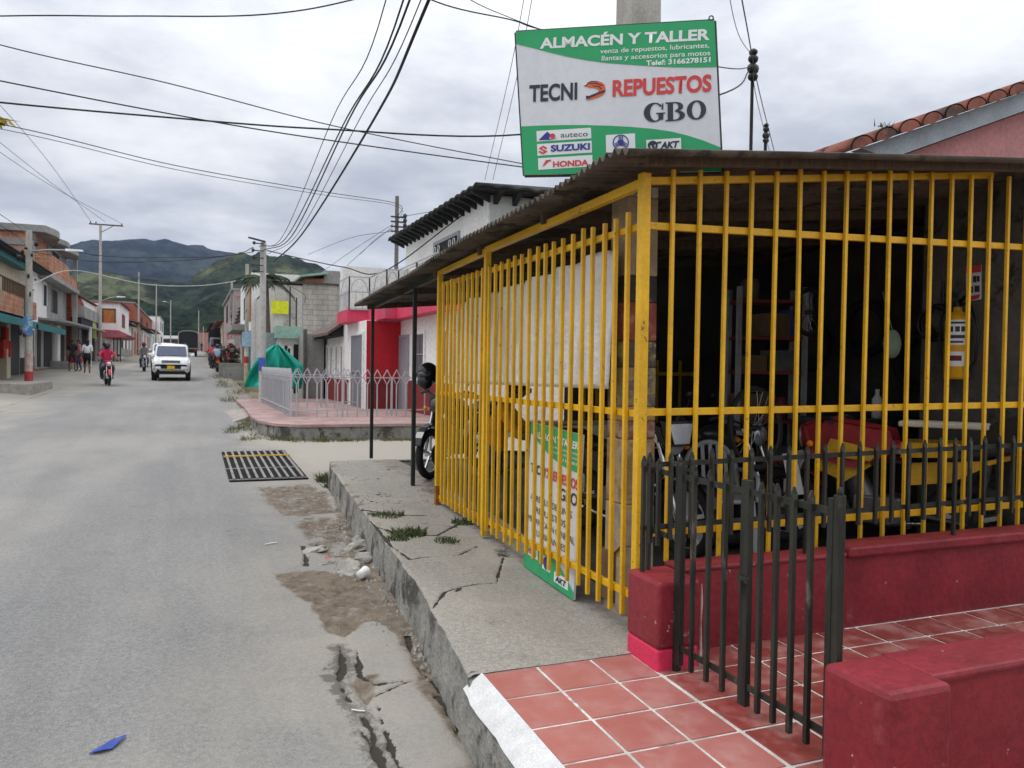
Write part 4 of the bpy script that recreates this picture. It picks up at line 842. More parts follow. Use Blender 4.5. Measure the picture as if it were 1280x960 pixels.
mb = MB(); mb.tube([(cx_,cy_,cz+hh+.05),(cx_-.02,cy_-.12,cz+hh+.05),(cx_-.02,cy_-.2,cz+.1),(cx_-.02,cy_-.17,cz-.12),(cx_-.02,cy_-.1,cz-.2)], .012, 8); mb.tube([(cx_,cy_+.02,cz+hh+.05),(cx_-.02,cy_+.12,cz+hh-.02),(cx_-.02,cy_+.14,cz),(cx_-.02,cy_+.10,cz-.15)], .01, 8); mb.build('hose', black, ex_)
def label_arc(z0, z1, a0, a1, mat, name, par, rr=.0885):
    mb = MB(); n = 10; cen = math.atan2(-cy_, -cx_)
    P = [[(cx_+rr*math.cos(cen+a0+(a1-a0)*i/n), cy_+rr*math.sin(cen+a0+(a1-a0)*i/n), z) for i in range(n+1)] for z in (cz+z0, cz+z1)]
    mb.add(P[0]+P[1], [(i, i+1, n+2+i, n+1+i) for i in range(n)]); mb.build(name, mat, par)
label_arc(.0, .19, -.9, .9, inkwhite, 'label', cyl); label_arc(-.16, -.05, -.9, .7, inkwhite, 'label', cyl)
for i, (z0, z1, a0, a1) in enumerate(((.16,.175,-.7,.7),(.10,.14,-.65,-.3),(.10,.14,-.15,.2),(.10,.14,.3,.65),(.05,.075,-.7,.7),(.015,.03,-.7,.5),(-.12,-.08,-.55,.4))): label_arc(z0, z1, a0, a1, ink if i != 6 else shelfred, 'label_print', cyl, .0892)
MB().box((Xw-.04,cy_-.03,cz+.05), (Xw,cy_+.03,cz+.2)).build('wall_bracket', darkmetal, ex_)
# safety notice
def wallrect(pxs, mat, parent, name, off=.004, X=5.55): P = [onx(x, y, X)-V((off,0,0)) for x, y in pxs]; mb = MB(); mb.prism(P, (.003,0,0)); return mb.build(name, mat, parent)
q0 = onx(1217, 375, 5.55); pn = thing('wall_notice', tuple(q0), 'white and red safety notice on the wall above the extinguisher', 'notice')
wallrect([(1208,333),(1227,331),(1227,374),(1208,377)], inkwhite, pn, 'sheet'); wallrect([(1208,333),(1227,331),(1227,340),(1208,342)], inkred, pn, 'heading', .008); wallrect([(1209,371),(1226,368),(1224,373),(1212,376)], inkred, pn, 'footer', .008)
for (x0, x1, y0, y1) in ((1210,1215,346,354),(1217,1221,345,353),(1222,1225,345,352),(1210,1217,358,366),(1219,1225,357,365)): wallrect([(x0,y0),(x1,y0),(x1,y1),(x0,y1)], ink, pn, 'pictogram', .008)
# cable coil
mb = MB(); c0 = onx(1178, 400, 5.54)
for i in range(5): mb.torus(c0+V((-.02-.012*i,.005*i,-.01*i)), (1,.1*i-.2,.1), .12+.01*(i % 3), .011, 26, 6)
mb.tube([c0+V((0,0,.13)), c0+V((.0,0,.3))], .01, 6); tag(mb.build('cable_coil', black), 'coil of black cable hanging on the wall beside the teal pipe', 'cable')
# bench with bottle
tb = thing('back_bench', (5.8, 5.6, 0), 'dark bench at the back of the workshop behind the red motorcycle', 'bench'); MB().box((5.2,5.3,.98), (6.4,5.9,1.04)).build('top', darkmetal, tb)
for x in (5.25, 6.35):
    for y in (5.35, 5.85): MB().bar((x,y,0), (x,y,.98), .04).build('leg', darkmetal, tb)
q = onx(1097, 505, 5.0); 
def bottle(p, h, r_, mat, lab, capm):
    t = thing('bottle', tuple(p), lab, 'bottle'); mb = MB(); mb.lathe([(.001,0),(r_,0),(r_,h*.65),(r_*.4,h*.82),(r_*.4,h*.9),(.001,h*.9)], p, n=14); mb.build('bottle_body', mat, t); mb = MB(); mb.lathe([(r_*.45,h*.88),(r_*.45,h),(.001,h)], p, n=12); mb.build('cap', capm, t)
bottle(V((5.77,5.5,1.04)), .26, .045, white, 'white bottle standing on the dark bench at the back of the workshop', white)
mk = onz(1115, 430, 1.6); mk = dep(1115, 430, 6.0); mb = MB(); mb.ball(mk, (.09,.03,.11), 12, 8); mb.tube([mk+V((0,0,.1)), mk+V((0,.1,.4))], .004, 5); tag(mb.build('hanging_lamp', M('pale_green_plastic', (.13,.17,.115), .6)), 'pale green lamp hanging on its cord inside the workshop', 'lamp')

# ================================================================== small things on the street
def chunk(p, s, label, mat=None):
    bm = bmesh.new(); bmesh.ops.create_icosphere(bm, subdivisions=3, radius=1); sd = random.random()*50
    for v in bm.verts:
        n = mnoise.noise(v.co*1.6+V((sd,0,0)))*.45+mnoise.noise(v.co*5+V((0,sd,0)))*.12; v.co *= 1+n
        v.co = V((v.co.x*s[0], v.co.y*s[1], max(v.co.z, -.35)*s[2]))
    me = bpy.data.meshes.new('concrete_chunk'); bm.to_mesh(me); bm.free(); me.materials.append(mat or conc_l); o = bpy.data.objects.new('concrete_chunk', me); COL.objects.link(o)
    o.location = p+V((0,0,s[2]*.3)); o.rotation_euler = (random.uniform(-.2,.2), random.uniform(-.2,.2), random.random()*6); return tag(o, label, 'rubble')
conc_l = M('broken_concrete', (.34,.325,.29), .95, var=.25, scale=8, bump=.8, bscale=40, bd=.01)
for (zx, zy, s, lab) in ((435,388,(.13,.10,.065),'largest broken concrete chunk lying against the kerb'), (440,370,(.09,.07,.05),'small concrete chunk lying just beyond the largest chunk by the kerb'), (450,415,(.11,.075,.05),'flat concrete chunk lying beside the white cup near the kerb'), (418,434,(.12,.07,.04),'long flat concrete chunk lying left of the white cup'), (318,393,(.12,.06,.03),'thin concrete slab piece at the left edge of the broken patch'), (350,425,(.10,.05,.025),'low pale concrete piece in the middle of the broken patch'), (402,455,(.09,.05,.025),'low concrete piece lying nearest the viewer among the chunks')):
    chunk(on_road(*Z2(zx, zy))-V((0,0,.01)), s, lab)
mb = MB(); rg = random.Random(3)
for i in range(520):
    zx, zy = (rg.gauss(395, 45), rg.gauss(360, 55)) if i < 260 else (rg.gauss(500, 26), rg.gauss(500, 60)) if i < 380 else (rg.gauss(330,50), rg.gauss(235, 16)) if i < 440 else (560+(zy_ := rg.random())*160+rg.gauss(0,10), 600+zy_*250)
    q = on_road(*Z2(zx, zy)); s = rg.uniform(.006, .02)
    if q.x > kx(q.y)-.02: continue
    a = rg.random()*6; vs = [q+V((math.cos(a+k*2.1)*s*rg.uniform(.7,1.2), math.sin(a+k*2.1)*s*rg.uniform(.7,1.2), -.005)) for k in range(3)]+[q+V((rg.uniform(-.3,.3)*s, rg.uniform(-.3,.3)*s, s*.8))]
    mb.add(vs, [(0,1,3),(1,2,3),(2,0,3)])
tag(mb.build('gravel', conc_l), 'grey gravel and grit strewn along the broken road edge', 'gravel', kind='stuff')
q = on_road(*Z2(447, 467)); cp = thing('paper_cup', tuple(q), 'crumpled white cup lying among the concrete chunks by the kerb', 'cup', None, .6)
mb = MB(); mb.lathe([(.001,0),(.032,0),(.034,.004),(.043,.085),(.045,.088),(.042,.086),(.031,.006),(.001,.006)], (-.04,0,.04), (1,.2,.08), n=18); mb.build('cup', white, cp, local=True, jit=.002)
mb = MB(); mb.torus((.045,.018,.047), (1,.2,.08), .044, .003, 18, 6); mb.build('rim', white, cp, local=True)
q = on_road(132, 938); bluep = M('blue_plastic_film', (.03,.07,.36), .35, var=.2)
mb = MB(); L = [(-.075,-.05),(-.03,-.012),(.0,-.008),(.035,.0),(.085,.055),(.07,.06),(.03,.03),(.02,.05),(.005,.05),(.0,.025),(-.03,.012)]
P = [V((q.x+x*.95, q.y+y*1.15+.01, q.z+.006+.012*abs(math.sin(i*1.7)))) for i, (x, y) in enumerate([(-.07,-.03),(-.02,-.035),(.03,-.02),(.06,.03),(.085,.075),(.075,.08),(.04,.04),(.02,.03),(.035,.06),(.02,.06),(-.01,.012),(-.05,-.005)])]
c0 = sum(P, V())/len(P)+V((0,0,.01)); mb.add(P+[c0], [(i, (i+1) % len(P), len(P)) for i in range(len(P))]); o = mb.build('blue_wrapper', bluep, solid=.003); tag(o, 'torn piece of blue plastic lying on the road', 'litter')
q = on_road(*Z2(205, 377)); mb = MB(); mb.tube([q+V((-.05,-.02,.008)), q+V((.0,.0,.01)), q+V((.06,.03,.008))], .006, 6); tag(mb.build('straw', white), 'thin white straw lying alone on the road', 'litter')
q = on_road(*Z2(430, 815)); mb = MB(); mb.tube([q+V((-.02,.03,.006)), q+V((.0,.0,.01)), q+V((.04,-.012,.006))], .004, 6); tag(mb.build('cigarette_paper', white), 'scrap of white paper in the crack along the gutter', 'litter')
q = on_road(*Z2(352, 418)); mb = MB(); mb.prism([q+V(v) for v in ((-.02,-.015,.02),(.02,-.018,.025),(.025,.015,.03),(-.012,.018,.022))], (0,0,.004)); tag(mb.build('red_wrapper', inkred), 'tiny red wrapper among the concrete chunks', 'litter')
# storm drain grate
g0, g1_, g2_, g3_ = on_road(291,566), on_road(364,566), on_road(378,602), on_road(290,602)
x0, x1 = .52, 1.40; y0, y1 = g3_.y, g0.y; za, zb = zr(y0)+.03, zr(y1)+.03
gt = thing('storm_drain_grate', (x0, y0, za), 'rusty barred storm drain grate with one yellow bar set in the road', 'drain grate')
grm = M('worn_grate_steel', (.25,.24,.22), .65, .3, var=.25, wear=(.18,.12,.08), wamt=.55)
mb = MB(); mb.prism([(x0-.06,y0-.05,za-.013),(x1+.06,y0-.05,za-.013),(x1+.06,y1+.05,zb-.013),(x0-.06,y1+.05,zb-.013)], (0,0,-.3)); mb.build('pit', M('drain_pit', (.006,.006,.006), 1), gt)
for k in range(10):
    x = x0+(x1-x0)*k/9; mb = MB(); mb.bar((x,y0,za+.004), (x+.02*(k/9-.3),y1,zb+.004), .034, .014); mb.build('bar', grm, gt, bev=.003)
for y, m_ in ((y0,grm),(y0+(y1-y0)*.34,grm),(y0+(y1-y0)*.74,yellow),(y1,grm)):
    z = za+(zb-za)*(y-y0)/(y1-y0)-.012+(.026 if m_ is yellow else 0); MB().bar((x0-.06,y,z), (x1+.06,y,z), .05, .018).build('cross_bar', m_, gt)
# weeds
grassm = M('weed_green', (.060,.078,.026), .8, var=.4, scale=30, bump=0); 
def tuft(mb, c, rad, n, h, rg):
    for i in range(n):
        a = rg.random()*6.28; r_ = rad*math.sqrt(rg.random()); b = c+V((math.cos(a)*r_, math.sin(a)*r_, -.01)); d = V((rg.gauss(0,.5), rg.gauss(0,.5), 1)).normalized(); hh_ = h*rg.uniform(.4,1.1); w = d.cross(V((rg.random(),rg.random(),0))).normalized()*.004*rg.uniform(.7,1.6)
        t = b+d*hh_+V((d.x,d.y,0))*hh_*.4; mb.add([b-w, b+w, b+d*hh_*.55+w*.8, b+d*hh_*.55-w*.8, t], [(0,1,2,3),(3,2,4)])
mb = MB(); rg = random.Random(5)
for (zx, zy, rad, n, h) in ((512,302,.14,140,.07),(480,300,.08,60,.05),(563,350,.15,330,.075),(540,362,.10,140,.06),(590,345,.07,60,.05),(705,320,.10,150,.06),(664,366,.10,110,.045),(776,330,.05,20,.05)): tuft(mb, on_walk(*Z2(zx, zy)), rad, n, h, rg)
for (zx, zy, rad, n, h) in ((352,212,.15,280,.15),(366,228,.11,160,.11),(385,244,.08,60,.12),(700,862,.03,18,.05)): tuft(mb, on_road(*Z2(zx, zy)), rad, n, h, rg)
tag(mb.build('grass', grassm), 'green weeds sprouting from cracks in the pavement and at the kerb end', 'grass', kind='stuff')
# ================================================================== materials of the street
brick = brickmat('hollow_clay_brick', (.44,.155,.07), (.50,.22,.12), (.40,.33,.27), .4, .22, msize=.02, patch=(.33,.24,.18))
brick_red = brickmat('red_brick', (.34,.075,.04), (.41,.11,.06), (.30,.2,.15), .36, .2, msize=.018)
cblock = brickmat('concrete_block', (.40,.37,.33), (.46,.43,.39), (.28,.26,.235), .4, .21, msize=.015)
cream_w = M('cream_wall', (.52,.46,.34), .85, var=.08, scale=1, wear=(.35,.31,.25), wamt=.62, wscale=1.2)
white_w = M('whitewashed_wall', (.78,.77,.745), .85, var=.06, scale=.8, wear=(.52,.50,.47), wamt=.66, wscale=.9, stretch=(1,1,.4))
grey_w = M('grey_cement_wall', (.29,.285,.27), .9, var=.2, scale=.9, wear=(.17,.165,.16), wamt=.58, wscale=1.)
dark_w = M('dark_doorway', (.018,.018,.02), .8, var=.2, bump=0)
dado = M('black_dado', (.03,.03,.034), .7)
reddado = M('oxblood_dado', (.20,.022,.025), .7, var=.12); redwall = M('vivid_red_wall', (.46,.012,.022), .6, var=.1, scale=1.5)
pinkband = M('pink_band', (.62,.055,.12), .6, var=.12, scale=1.2, wear=(.5,.1,.16), wamt=.6, wscale=1)
pinkpave = M('pink_worn_tiles', (.36,.245,.225), .8, var=.2, scale=1.6, wear=(.27,.12,.11), wamt=.57, wscale=2, bump=.2)
teal = M('teal_paint', (.012,.15,.16), .6, var=.15); mint = M('mint_green_paint', (.27,.43,.35), .7, var=.15, wear=(.42,.46,.42), wamt=.55, wscale=2)
tile_dark = M('blackened_roof_tile', (.027,.029,.028), .9, var=.4, scale=3); tile_red = M('clay_roof_tile', (.24,.085,.058), .85, var=.3, scale=4, wear=(.09,.055,.045), wamt=.5, wscale=3)
orangewood = M('varnished_wood', (.40,.15,.04), .5, var=.25, scale=3, stretch=(4,4,.5)); greypaint = M('grey_enamel', (.31,.32,.345), .5, var=.08); lilacfence = M('pale_grey_enamel', (.44,.445,.46), .5, var=.08)
greentarp = M('green_shade_cloth', (.008,.34,.25), .6, var=.15, scale=3, bump=.2, bscale=12, bd=.05)
limebanner = M('lime_banner', (.62,.66,.02), .6, var=.12); zinc = M('zinc_sheet', (.32,.32,.31), .55, .3, var=.2, scale=2)
leafd = M('hill_leaf', (.045,.07,.03), .8)

def on(face, a, z, off=0.):
    """point on a wall: face=('x',X,dir) runs along Y; ('y',Y,dir) runs along X"""
    k, c, d = face; return V((c+d*off, a, z)) if k == 'x' else V((a, c+d*off, z))
def slab(face, a0, a1, z0, z1, o0, o1, mb=None):
    mb = mb or MB(); p = on(face, a0, z0, o0); q = on(face, a1, z1, o1); mb.box(p, q); return mb
def door(par, face, a0, a1, z0, z1, mat, name='door', frame=None, bars=None):
    if frame:
        fr = MB(); w = .09
        slab(face, a0-w, a0, z0, z1+w, .0, .05, fr); slab(face, a1, a1+w, z0, z1+w, .0, .05, fr); slab(face, a0, a1, z1, z1+w, .0, .05, fr); fr = fr.build(name+'_frame' if name != 'window' else 'window_frame', frame, par)
    d = slab(face, a0, a1, z0, z1, .0, .025).build(name, mat, par)
    if bars:
        mb = MB(); n = max(3, int((a1-a0)/.13))
        for i in range(n+1): a = a0+(a1-a0)*i/n; mb.bar(on(face, a, z0, .045), on(face, a, z1, .045), .018)
        for z in (z0, (z0+z1)/2, z1): mb.bar(on(face, a0, z, .05), on(face, a1, z, .05), .025)
        mb.build('grille', bars, d)
    return d
window = lambda par, face, a0, a1, z0, z1, mat=None, frame=None, bars=None: door(par, face, a0, a1, z0, z1, mat or glassdark, 'window', frame or white_w, bars)
LX = lambda px, X: onx(px, 450, X).y          # where along the street a wall at X shows at this column
LY = lambda px, Y: ony(px, 450, Y).x
HZ = lambda px, py, X, Y: CAMZ+ray(px, py).z*((Y/ray(px, py).y) if Y else X/ray(px, py).x)
# ================================================================== left side of the street
mb = MB(); gy_ = [18, 26, 33, 40, 50, 65, 90, 130, 168]
P = np.array([[(x, y, zr(y)+h) for x, h in ((-16,.14), (-7.4,.13), (-5.6,.10), (-4.5+.2*math.sin(y),-.03))] for y in gy_]); tag(gridmesh('pavement', P, walkmat, attrs=dict(soil=np.full((9,4), .25), crack=np.zeros((9,4)), dust=np.full((9,4), .3)), smooth=False), kind='structure')
mb = MB(); q = on_road(30, 490)
for (xa, xb, ya, yb, h) in ((-9,-4.75,29.3,33.6,.30),): mb.box((xa,ya,zr(ya)-.1), (xb,yb,zr(yb)+h))
tag(mb.build('raised_kerb', M('pinkish_cement', (.33,.30,.27), .9, var=.25, wear=(.2,.18,.14), wamt=.55), bev=.03), kind='structure')

gA = zr(42)+.15
A = thing('corner_shop', (-7.5, 40, gA), 'shop at the left edge with teal awning and small red brick balcony', 'building'); FA = ('x', -7.5, 1)
MB().box((-15,28,gA-.6), (-7.5,46.6,5.85)).build('wall', cream_w, A)
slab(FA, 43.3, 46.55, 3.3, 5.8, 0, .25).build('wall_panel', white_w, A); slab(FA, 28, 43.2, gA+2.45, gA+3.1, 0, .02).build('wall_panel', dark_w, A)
slab(FA, 28, 43.8, 3.35, 4.15, 0, .62).build('balcony_wall', brick, A); slab(FA, 40.7, 41.5, 3.4, 4.2, .6, .66).build('teal_pilaster', teal, A)
mb = MB()
for i in range(22): slab(FA, 37+.3*i, 37.05+.3*i, 4.15, 4.75, .5, .54, mb)
slab(FA, 36, 43.6, 4.72, 4.77, .48, .56, mb); mb.build('railing', M('brown_rail', (.10,.055,.03), .7), A)
slab(FA, 28, 42.5, 5.55, 5.8, .1, .5).build('fascia', teal, A)
def slope_roof(par, X0, X1, Y0, Y1, z0, z1, mat, name='roof', wave=.3, amp=.05, th=.05):
    ys = np.arange(Y0, Y1+.01, wave/6); xs = np.linspace(X0, X1, 10); X, Y = np.meshgrid(xs, ys); Z = z0+(z1-z0)*(X-X0)/(X1-X0)+amp*np.abs(np.sin(Y*PI/wave))+.01*np.sin(X*20)
    o = gridmesh(name, np.stack([X, Y, Z], -1), mat, par); md = o.modifiers.new('t', 'SOLIDIFY'); md.thickness = th; return o
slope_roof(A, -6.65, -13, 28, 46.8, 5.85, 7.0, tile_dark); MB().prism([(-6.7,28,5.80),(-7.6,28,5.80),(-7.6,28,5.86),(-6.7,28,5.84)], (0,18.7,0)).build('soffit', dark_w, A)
mb = MB(); mb.prism([(-7.45,28,3.38),(-5.95,28,2.95),(-5.95,28,2.86),(-7.45,28,3.28)], (0,17.8,0)); mb.build('awning', M('dark_teal_sheet', (.008,.075,.075), .6), A); MB().box((-5.96,28,2.72), (-5.90,45.8,3.0)).build('awning_edge', teal, A)
for px in (7,): y = LX(px, -7.3); MB().box((-7.5,y-.3,gA-.2), (-7.2,y+.45,3.2)).build('column', cream_w, A)
door(A, FA, LX(11,-7.5), LX(23.5,-7.5), gA, gA+2.5, M('dark_shutter', (.035,.037,.042), .6), 'shutter_door')
slab(FA, LX(24,-7.5), 46.5, gA, 3.2, 0, .03).build('wall_panel', white_w, A); slab(FA, LX(24,-7.5), 46.5, gA, gA+.8, .03, .06).build('dado', dado, A); window(A, ('x',-7.47,1), LX(38,-7.5), LX(40.5,-7.5), gA+.9, gA+2.2, dark_w)
door(A, FA, 36, LX(4.5,-7.5), gA, gA+2.4, dark_w, 'doorway')
gd = MB()
for i, (y, z, w, h) in enumerate(((38.9,1.35,.5,.9),(39.5,1.0,.45,.7),(38.4,.95,.4,.8))): gd.box((-7.35,y-w/2,gA+z-.2), (-7.15,y+w/2,gA+z-.2+h))
tag(gd.build('hanging_goods', cloth('red_goods', (.42,.03,.02)), bev=.05), 'red goods hanging in the doorway of the shop at the left edge', 'goods')

gB = zr(52)+.15; B_ = thing('brick_house', (-7.5, 52, gB), 'unfinished three storey brick house with curved concrete roof edge', 'building'); FB = ('x', -7.5, 1)
MB().box((-15,46.8,gB-.6), (-7.5,58,7.95)).build('wall', brick, B_)
MB().box((-15,46.74,7.25), (-7.5,46.8,7.55)).build('ring_beam', grey_w, B_)
for (ya, yb) in ((46.76,47.3),(50.9,51.6)): slab(FB, ya, yb, 5.9, 7.9, 0, .06).build('column', grey_w, B_)
slab(FB, 51.6, 57.9, 5.9, 7.9, 0, .04).build('wall_panel', grey_w, B_); window(B_, ('x',-7.46,1), 52.2, 54.6, 6.2, 7.7, glassdark, greypaint, darkmetal)
mb = MB(); mb.box((-7.5,46.8,5.72), (-6.75,58.2,5.95)); mb.build('balcony_slab', grey_w, B_)
mb = MB(); mb.box((-7.5,46.85,5.95), (-6.8,47.0,6.95)); mb.box((-6.95,47.0,5.95), (-6.8,54,6.95)); mb.box((-6.95,54,5.95), (-6.8,58.1,6.45)); mb.build('balcony_wall', brick, B_)
MB().box((-7.05,57.5,2.), (-6.8,57.8,7.9)).build('column', grey_w, B_)
mb = MB()
for (ya, yb) in ((46.6,50.5),(50.5,54.4),(54.4,58.3)):
    P = [(-15 if ya < 47 else -8, ya, 7.94)]+[(-6.95+.35*math.sin(PI*i/8), ya+(yb-ya)*i/8, 7.94) for i in range(9)]+[(-15 if ya < 47 else -8, yb, 7.94)]; mb.prism(P, (0,0,.34-.06*(ya > 47)-.05*(ya > 54)))
mb.build('roof', grey_w, B_)
slab(FB, 46.9, 50.2, 3.7, 5.7, 0, .1).build('wall_panel', white_w, B_); slab(FB, 50.3, 57.9, 3.7, 5.72, 0, .06).build('wall_panel', grey_w, B_); window(B_, ('x',-7.4,1), 48.9, 50.0, 4.4, 5.5, dark_w); window(B_, ('x',-7.44,1), 52, 54, 4.2, 5.5, dark_w, grey_w)
slab(FB, 46.9, 57.9, gB, 3.6, 0, .05).build('wall_panel', grey_w, B_)
FB2 = ('x', -7.45, 1)
for a0, a1, h in ((47.6,48.6,2.1),(49.6,52.3,2.3),(55.3,57.,2.4)): door(B_, FB2, a0, a1, gB+.1, gB+h, dark_w)
slab(FB2, 53.3, 54.4, gB, 3.5, 0, .15).build('column', white_w, B_)
mb = MB(); mb.hexa([(-7.5,46.9,3.55),(-5.95,46.9,3.42),(-5.95,66,3.62),(-7.5,66,3.75),(-7.5,46.9,3.66),(-5.95,46.9,3.5),(-5.95,66,3.70),(-7.5,66,3.86)]); mb.build('awning', zinc, B_)
y = 57.; MB().box((-6.05,y,zr(y)+.1), (-5.92,y+.13,3.6)).build('awning_post', white_w, B_)
MB().box((-7.5,51.5,gB-.2), (-6.3,66,gB+.42)).build('step', grey_w, B_)

gC = zr(65)+.15; C_ = thing('red_brick_house', (-7.2, 65, gC), 'red brick house with white plaster patch and grey balcony box', 'building'); FC = ('x', -7.2, 1)
MB().box((-15,58.2,gC-.6), (-7.2,71.8,5.75)).build('wall', brick_red, C_); MB().prism([(-7.15,64.5,5.2),(-7.15,71.6,5.2),(-7.15,71.6,5.75),(-7.15,62.5,5.75),(-7.15,64,5.5)], (-.02,0,0)).build('plaster_patch', white_w, C_)
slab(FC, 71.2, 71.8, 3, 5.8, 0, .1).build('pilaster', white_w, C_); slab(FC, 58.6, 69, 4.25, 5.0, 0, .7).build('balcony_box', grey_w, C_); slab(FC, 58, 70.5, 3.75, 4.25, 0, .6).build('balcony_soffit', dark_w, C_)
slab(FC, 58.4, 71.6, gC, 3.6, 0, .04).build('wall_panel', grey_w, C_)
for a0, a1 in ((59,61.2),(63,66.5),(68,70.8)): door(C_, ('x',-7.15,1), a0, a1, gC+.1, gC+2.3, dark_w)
slope_roof(C_, -7.0, -14, 58.2, 71.9, 5.8, 6.6, tile_red)
q = onx(118, 408, -6.6); bn = MB(); bn.box((-6.62,q.y-1.1,3.1), (-6.58,q.y+1.1,4.4)); tag(bn.build('banner', M('lime_green_cloth', (.42,.50,.14), .7)), 'lime green banner hung beside the tall pole with the crossarm', 'banner')

gD = zr(75)+.15; D_ = thing('white_house', (-5.6, 72, gD), 'white two storey house with orange wooden window and pink awning', 'building')
MB().box((-14,72.2,gD-.6), (-6.7,82,6.1)).build('wall', white_w, D_); MB().box((-7.0,72,3.9), (-5.45,82,6.15)).build('upper_storey', white_w, D_)
FD = ('y', 72, -1); window(D_, FD, LY(129,72), LY(143,72), 4.55, 5.6, orangewood, M('dark_frame', (.06,.04,.03), .6)); window(D_, ('x',-5.45,1), 73.5, 77, 4.3, 5.4, M('maroon_shutter', (.12,.03,.03), .6))
mb = MB(); mb.hexa([(-7.0,71.8,6.15),(-5.2,71.8,6.15),(-5.2,82.2,6.15),(-7.0,82.2,6.15),(-7.0,71.8,6.3),(-5.2,71.8,6.22),(-5.2,82.2,6.22),(-7.0,82.2,6.3)]); mb.build('roof', tile_red, D_)
mb = MB(); mb.prism([(-7,70.4,3.35),(-5,70.4,3.35),(-4.7,70.4,3.55),(-5.4,70.4,3.9),(-7,70.4,3.95)], (0,10,0)); mb.build('awning', M('pink_awning', (.42,.10,.13), .7, wear=(.4,.36,.35), wamt=.55), D_)
for px in (142, 146.5, 150.5): x = LY(px, 71); MB().bar((x,71,zr(71)+.1), (x,71,3.6), .09).build('awning_post', darkmetal, D_)
for a0, a1 in ((-6.4,-6.1),): door(D_, ('y',72.2,-1), -8.6, -7.4, gD, gD+2.2, dark_w)
def row_house(nm, label, X, Y0, Y1, z1, mat, doors=(), roofm=None, dm=None, dadom=None, back=-16, lift=.0):
    g = zr((Y0+Y1)/2)+.15; s = 1 if X < 0 else -1; t = thing(nm, (X, (Y0+Y1)/2, g), label, 'building'); F = ('x', X, s)
    MB().box((back if X < 0 else -back,Y0,g-1), (X,Y1,z1)).build('wall', mat, t)
    for d in doors:
        a0, a1, b0, b1, m_ = d; door(t, F, Y0+(Y1-Y0)*a0, Y0+(Y1-Y0)*a1, g+b0, g+b1, m_, 'door' if b0 < .3 else 'window')
    if roofm: slope_roof(t, X+s*.6, X-s*6, Y0-.1, Y1+.1, z1, z1+1.3, roofm, wave=.5, amp=.07)
    else: MB().box((X+s*.15,Y0-.05,z1), (X-s*8,Y1+.05,z1+.15)).build('roof', grey_w, t)
    if dadom: slab(F, Y0+.05, Y1-.05, g, g+.8, 0, .03).build('dado', dadom, t)
    return t
brn = M('brown_door', (.13,.055,.035), .6); pnk = M('rose_door', (.42,.10,.09), .6)
row_house('white_low_house', 'low white house with tall doors beyond the pink awning', -6.2, 82.2, 97, 5.15, white_w, ((.1,.25,0,2.3,dark_w),(.42,.55,.6,2.2,glassdark),(.72,.88,0,2.3,grey_w)), tile_dark, dadom=grey_w)
row_house('rose_house', 'pale house with rose coloured doors under a red eave', -6.0, 97.2, 112, 5.7, cream_w, ((.08,.3,0,2.5,pnk),(.4,.55,0,2.5,brn),(.66,.9,0,2.5,pnk)), tile_red)
row_house('long_brick_house', 'long bare orange brick two storey house far down the left side', -6.4, 104, 150, 8.3, brick_red, ((.3,.4,3.3,4.6,dark_w),(.6,.7,3.3,4.6,dark_w)))
row_house('white_low_house', 'small white house with red door under the long brick house', -5.8, 112.2, 130, 5.5, white_w, ((.15,.3,0,2.3,pnk),(.5,.62,0,2.3,M('red_door',(.3,.02,.02),.6)),(.75,.9,0,2.3,dark_w)), tile_dark)
row_house('white_low_house', 'white house with grey doors at the far end of the left row', -5.6, 130.2, 149, 6.1, white_w, ((.2,.35,0,2.3,grey_w),(.6,.75,0,2.3,dark_w)), tile_red)
row_house('white_tall_house', 'last white two storey house at the end of the left row', -5.2, 150.2, 170, 9.2, white_w, ((.2,.4,3.4,5,dark_w),(.6,.8,3.4,5,dark_w),(.3,.6,0,2.4,dark_w)))

# ================================================================== right side: the white house with the pink band, its terrace and fence
zt = .29
tr_ = [(9,15.35),(3,15.4),(1.9,15.45),(1.5,15.8),(1.28,16.6),(1.22,18),(1.3,22),(1.3,27),(9,27)]
mb = MB(); mb.prism([(x,y,zt) for x, y in tr_], (0,0,-.7)); 
for i in range(len(mb.f)): pass
tb_ = mb.build('terrace', kerbmat); tag(tb_, kind='structure')
mb = MB(); mb.prism([(x,y,zt+.02) for x, y in [(9,15.32),(3,15.37),(1.88,15.42),(1.47,15.79),(1.25,16.6),(1.19,18),(1.27,22),(1.27,27),(9,27)]], (0,0,-.05)); tag(mb.build('terrace_tiles', pinkpave), kind='structure')
mb = MB(); mb.prism([(1.35,19.5,zt-.03),(.75,19.3,.05),(.62,22.5,.13),(1.35,22.5,zt-.03)], (0,0,-.2)); tag(mb.build('ramp', M('ramp_cement', (.33,.29,.26), .9, var=.2)), kind='structure')
W = thing('white_pink_house', (5, 20, zt), 'white corner house with pink balcony band, red porch wall and dark tiled roof', 'building')
MB().box((4.2,20.7,zt-.3), (12,28.3,2.62)).build('wall', white_w, W); MB().box((5.1,16.0,zt-.3), (12,20.7,2.62)).build('wall', white_w, W)
FW1 = ('x', 4.2, -1); FW2 = ('x', 5.1, -1); FW3 = ('y', 20.7, -1)
slab(FW3, 4.2, 5.1, 1.08, 2.6, 0, .03).build('porch_wall', redwall, W); slab(FW3, 4.2, 5.1, zt, 1.08, 0, .03).build('porch_dado', reddado, W)
slab(FW1, 23.2, 28.25, zt, 1.02, 0, .03).build('dado', reddado, W); slab(FW2, 16.05, 19.75, zt, 1.08, 0, .03).build('dado', reddado, W)
for px in (410.5, 415.5, 422, 428.5): a = LX(px, 4.2); window(W, FW1, a-.14, a+.14, 1.12, 2.0, glassdark, white_w)
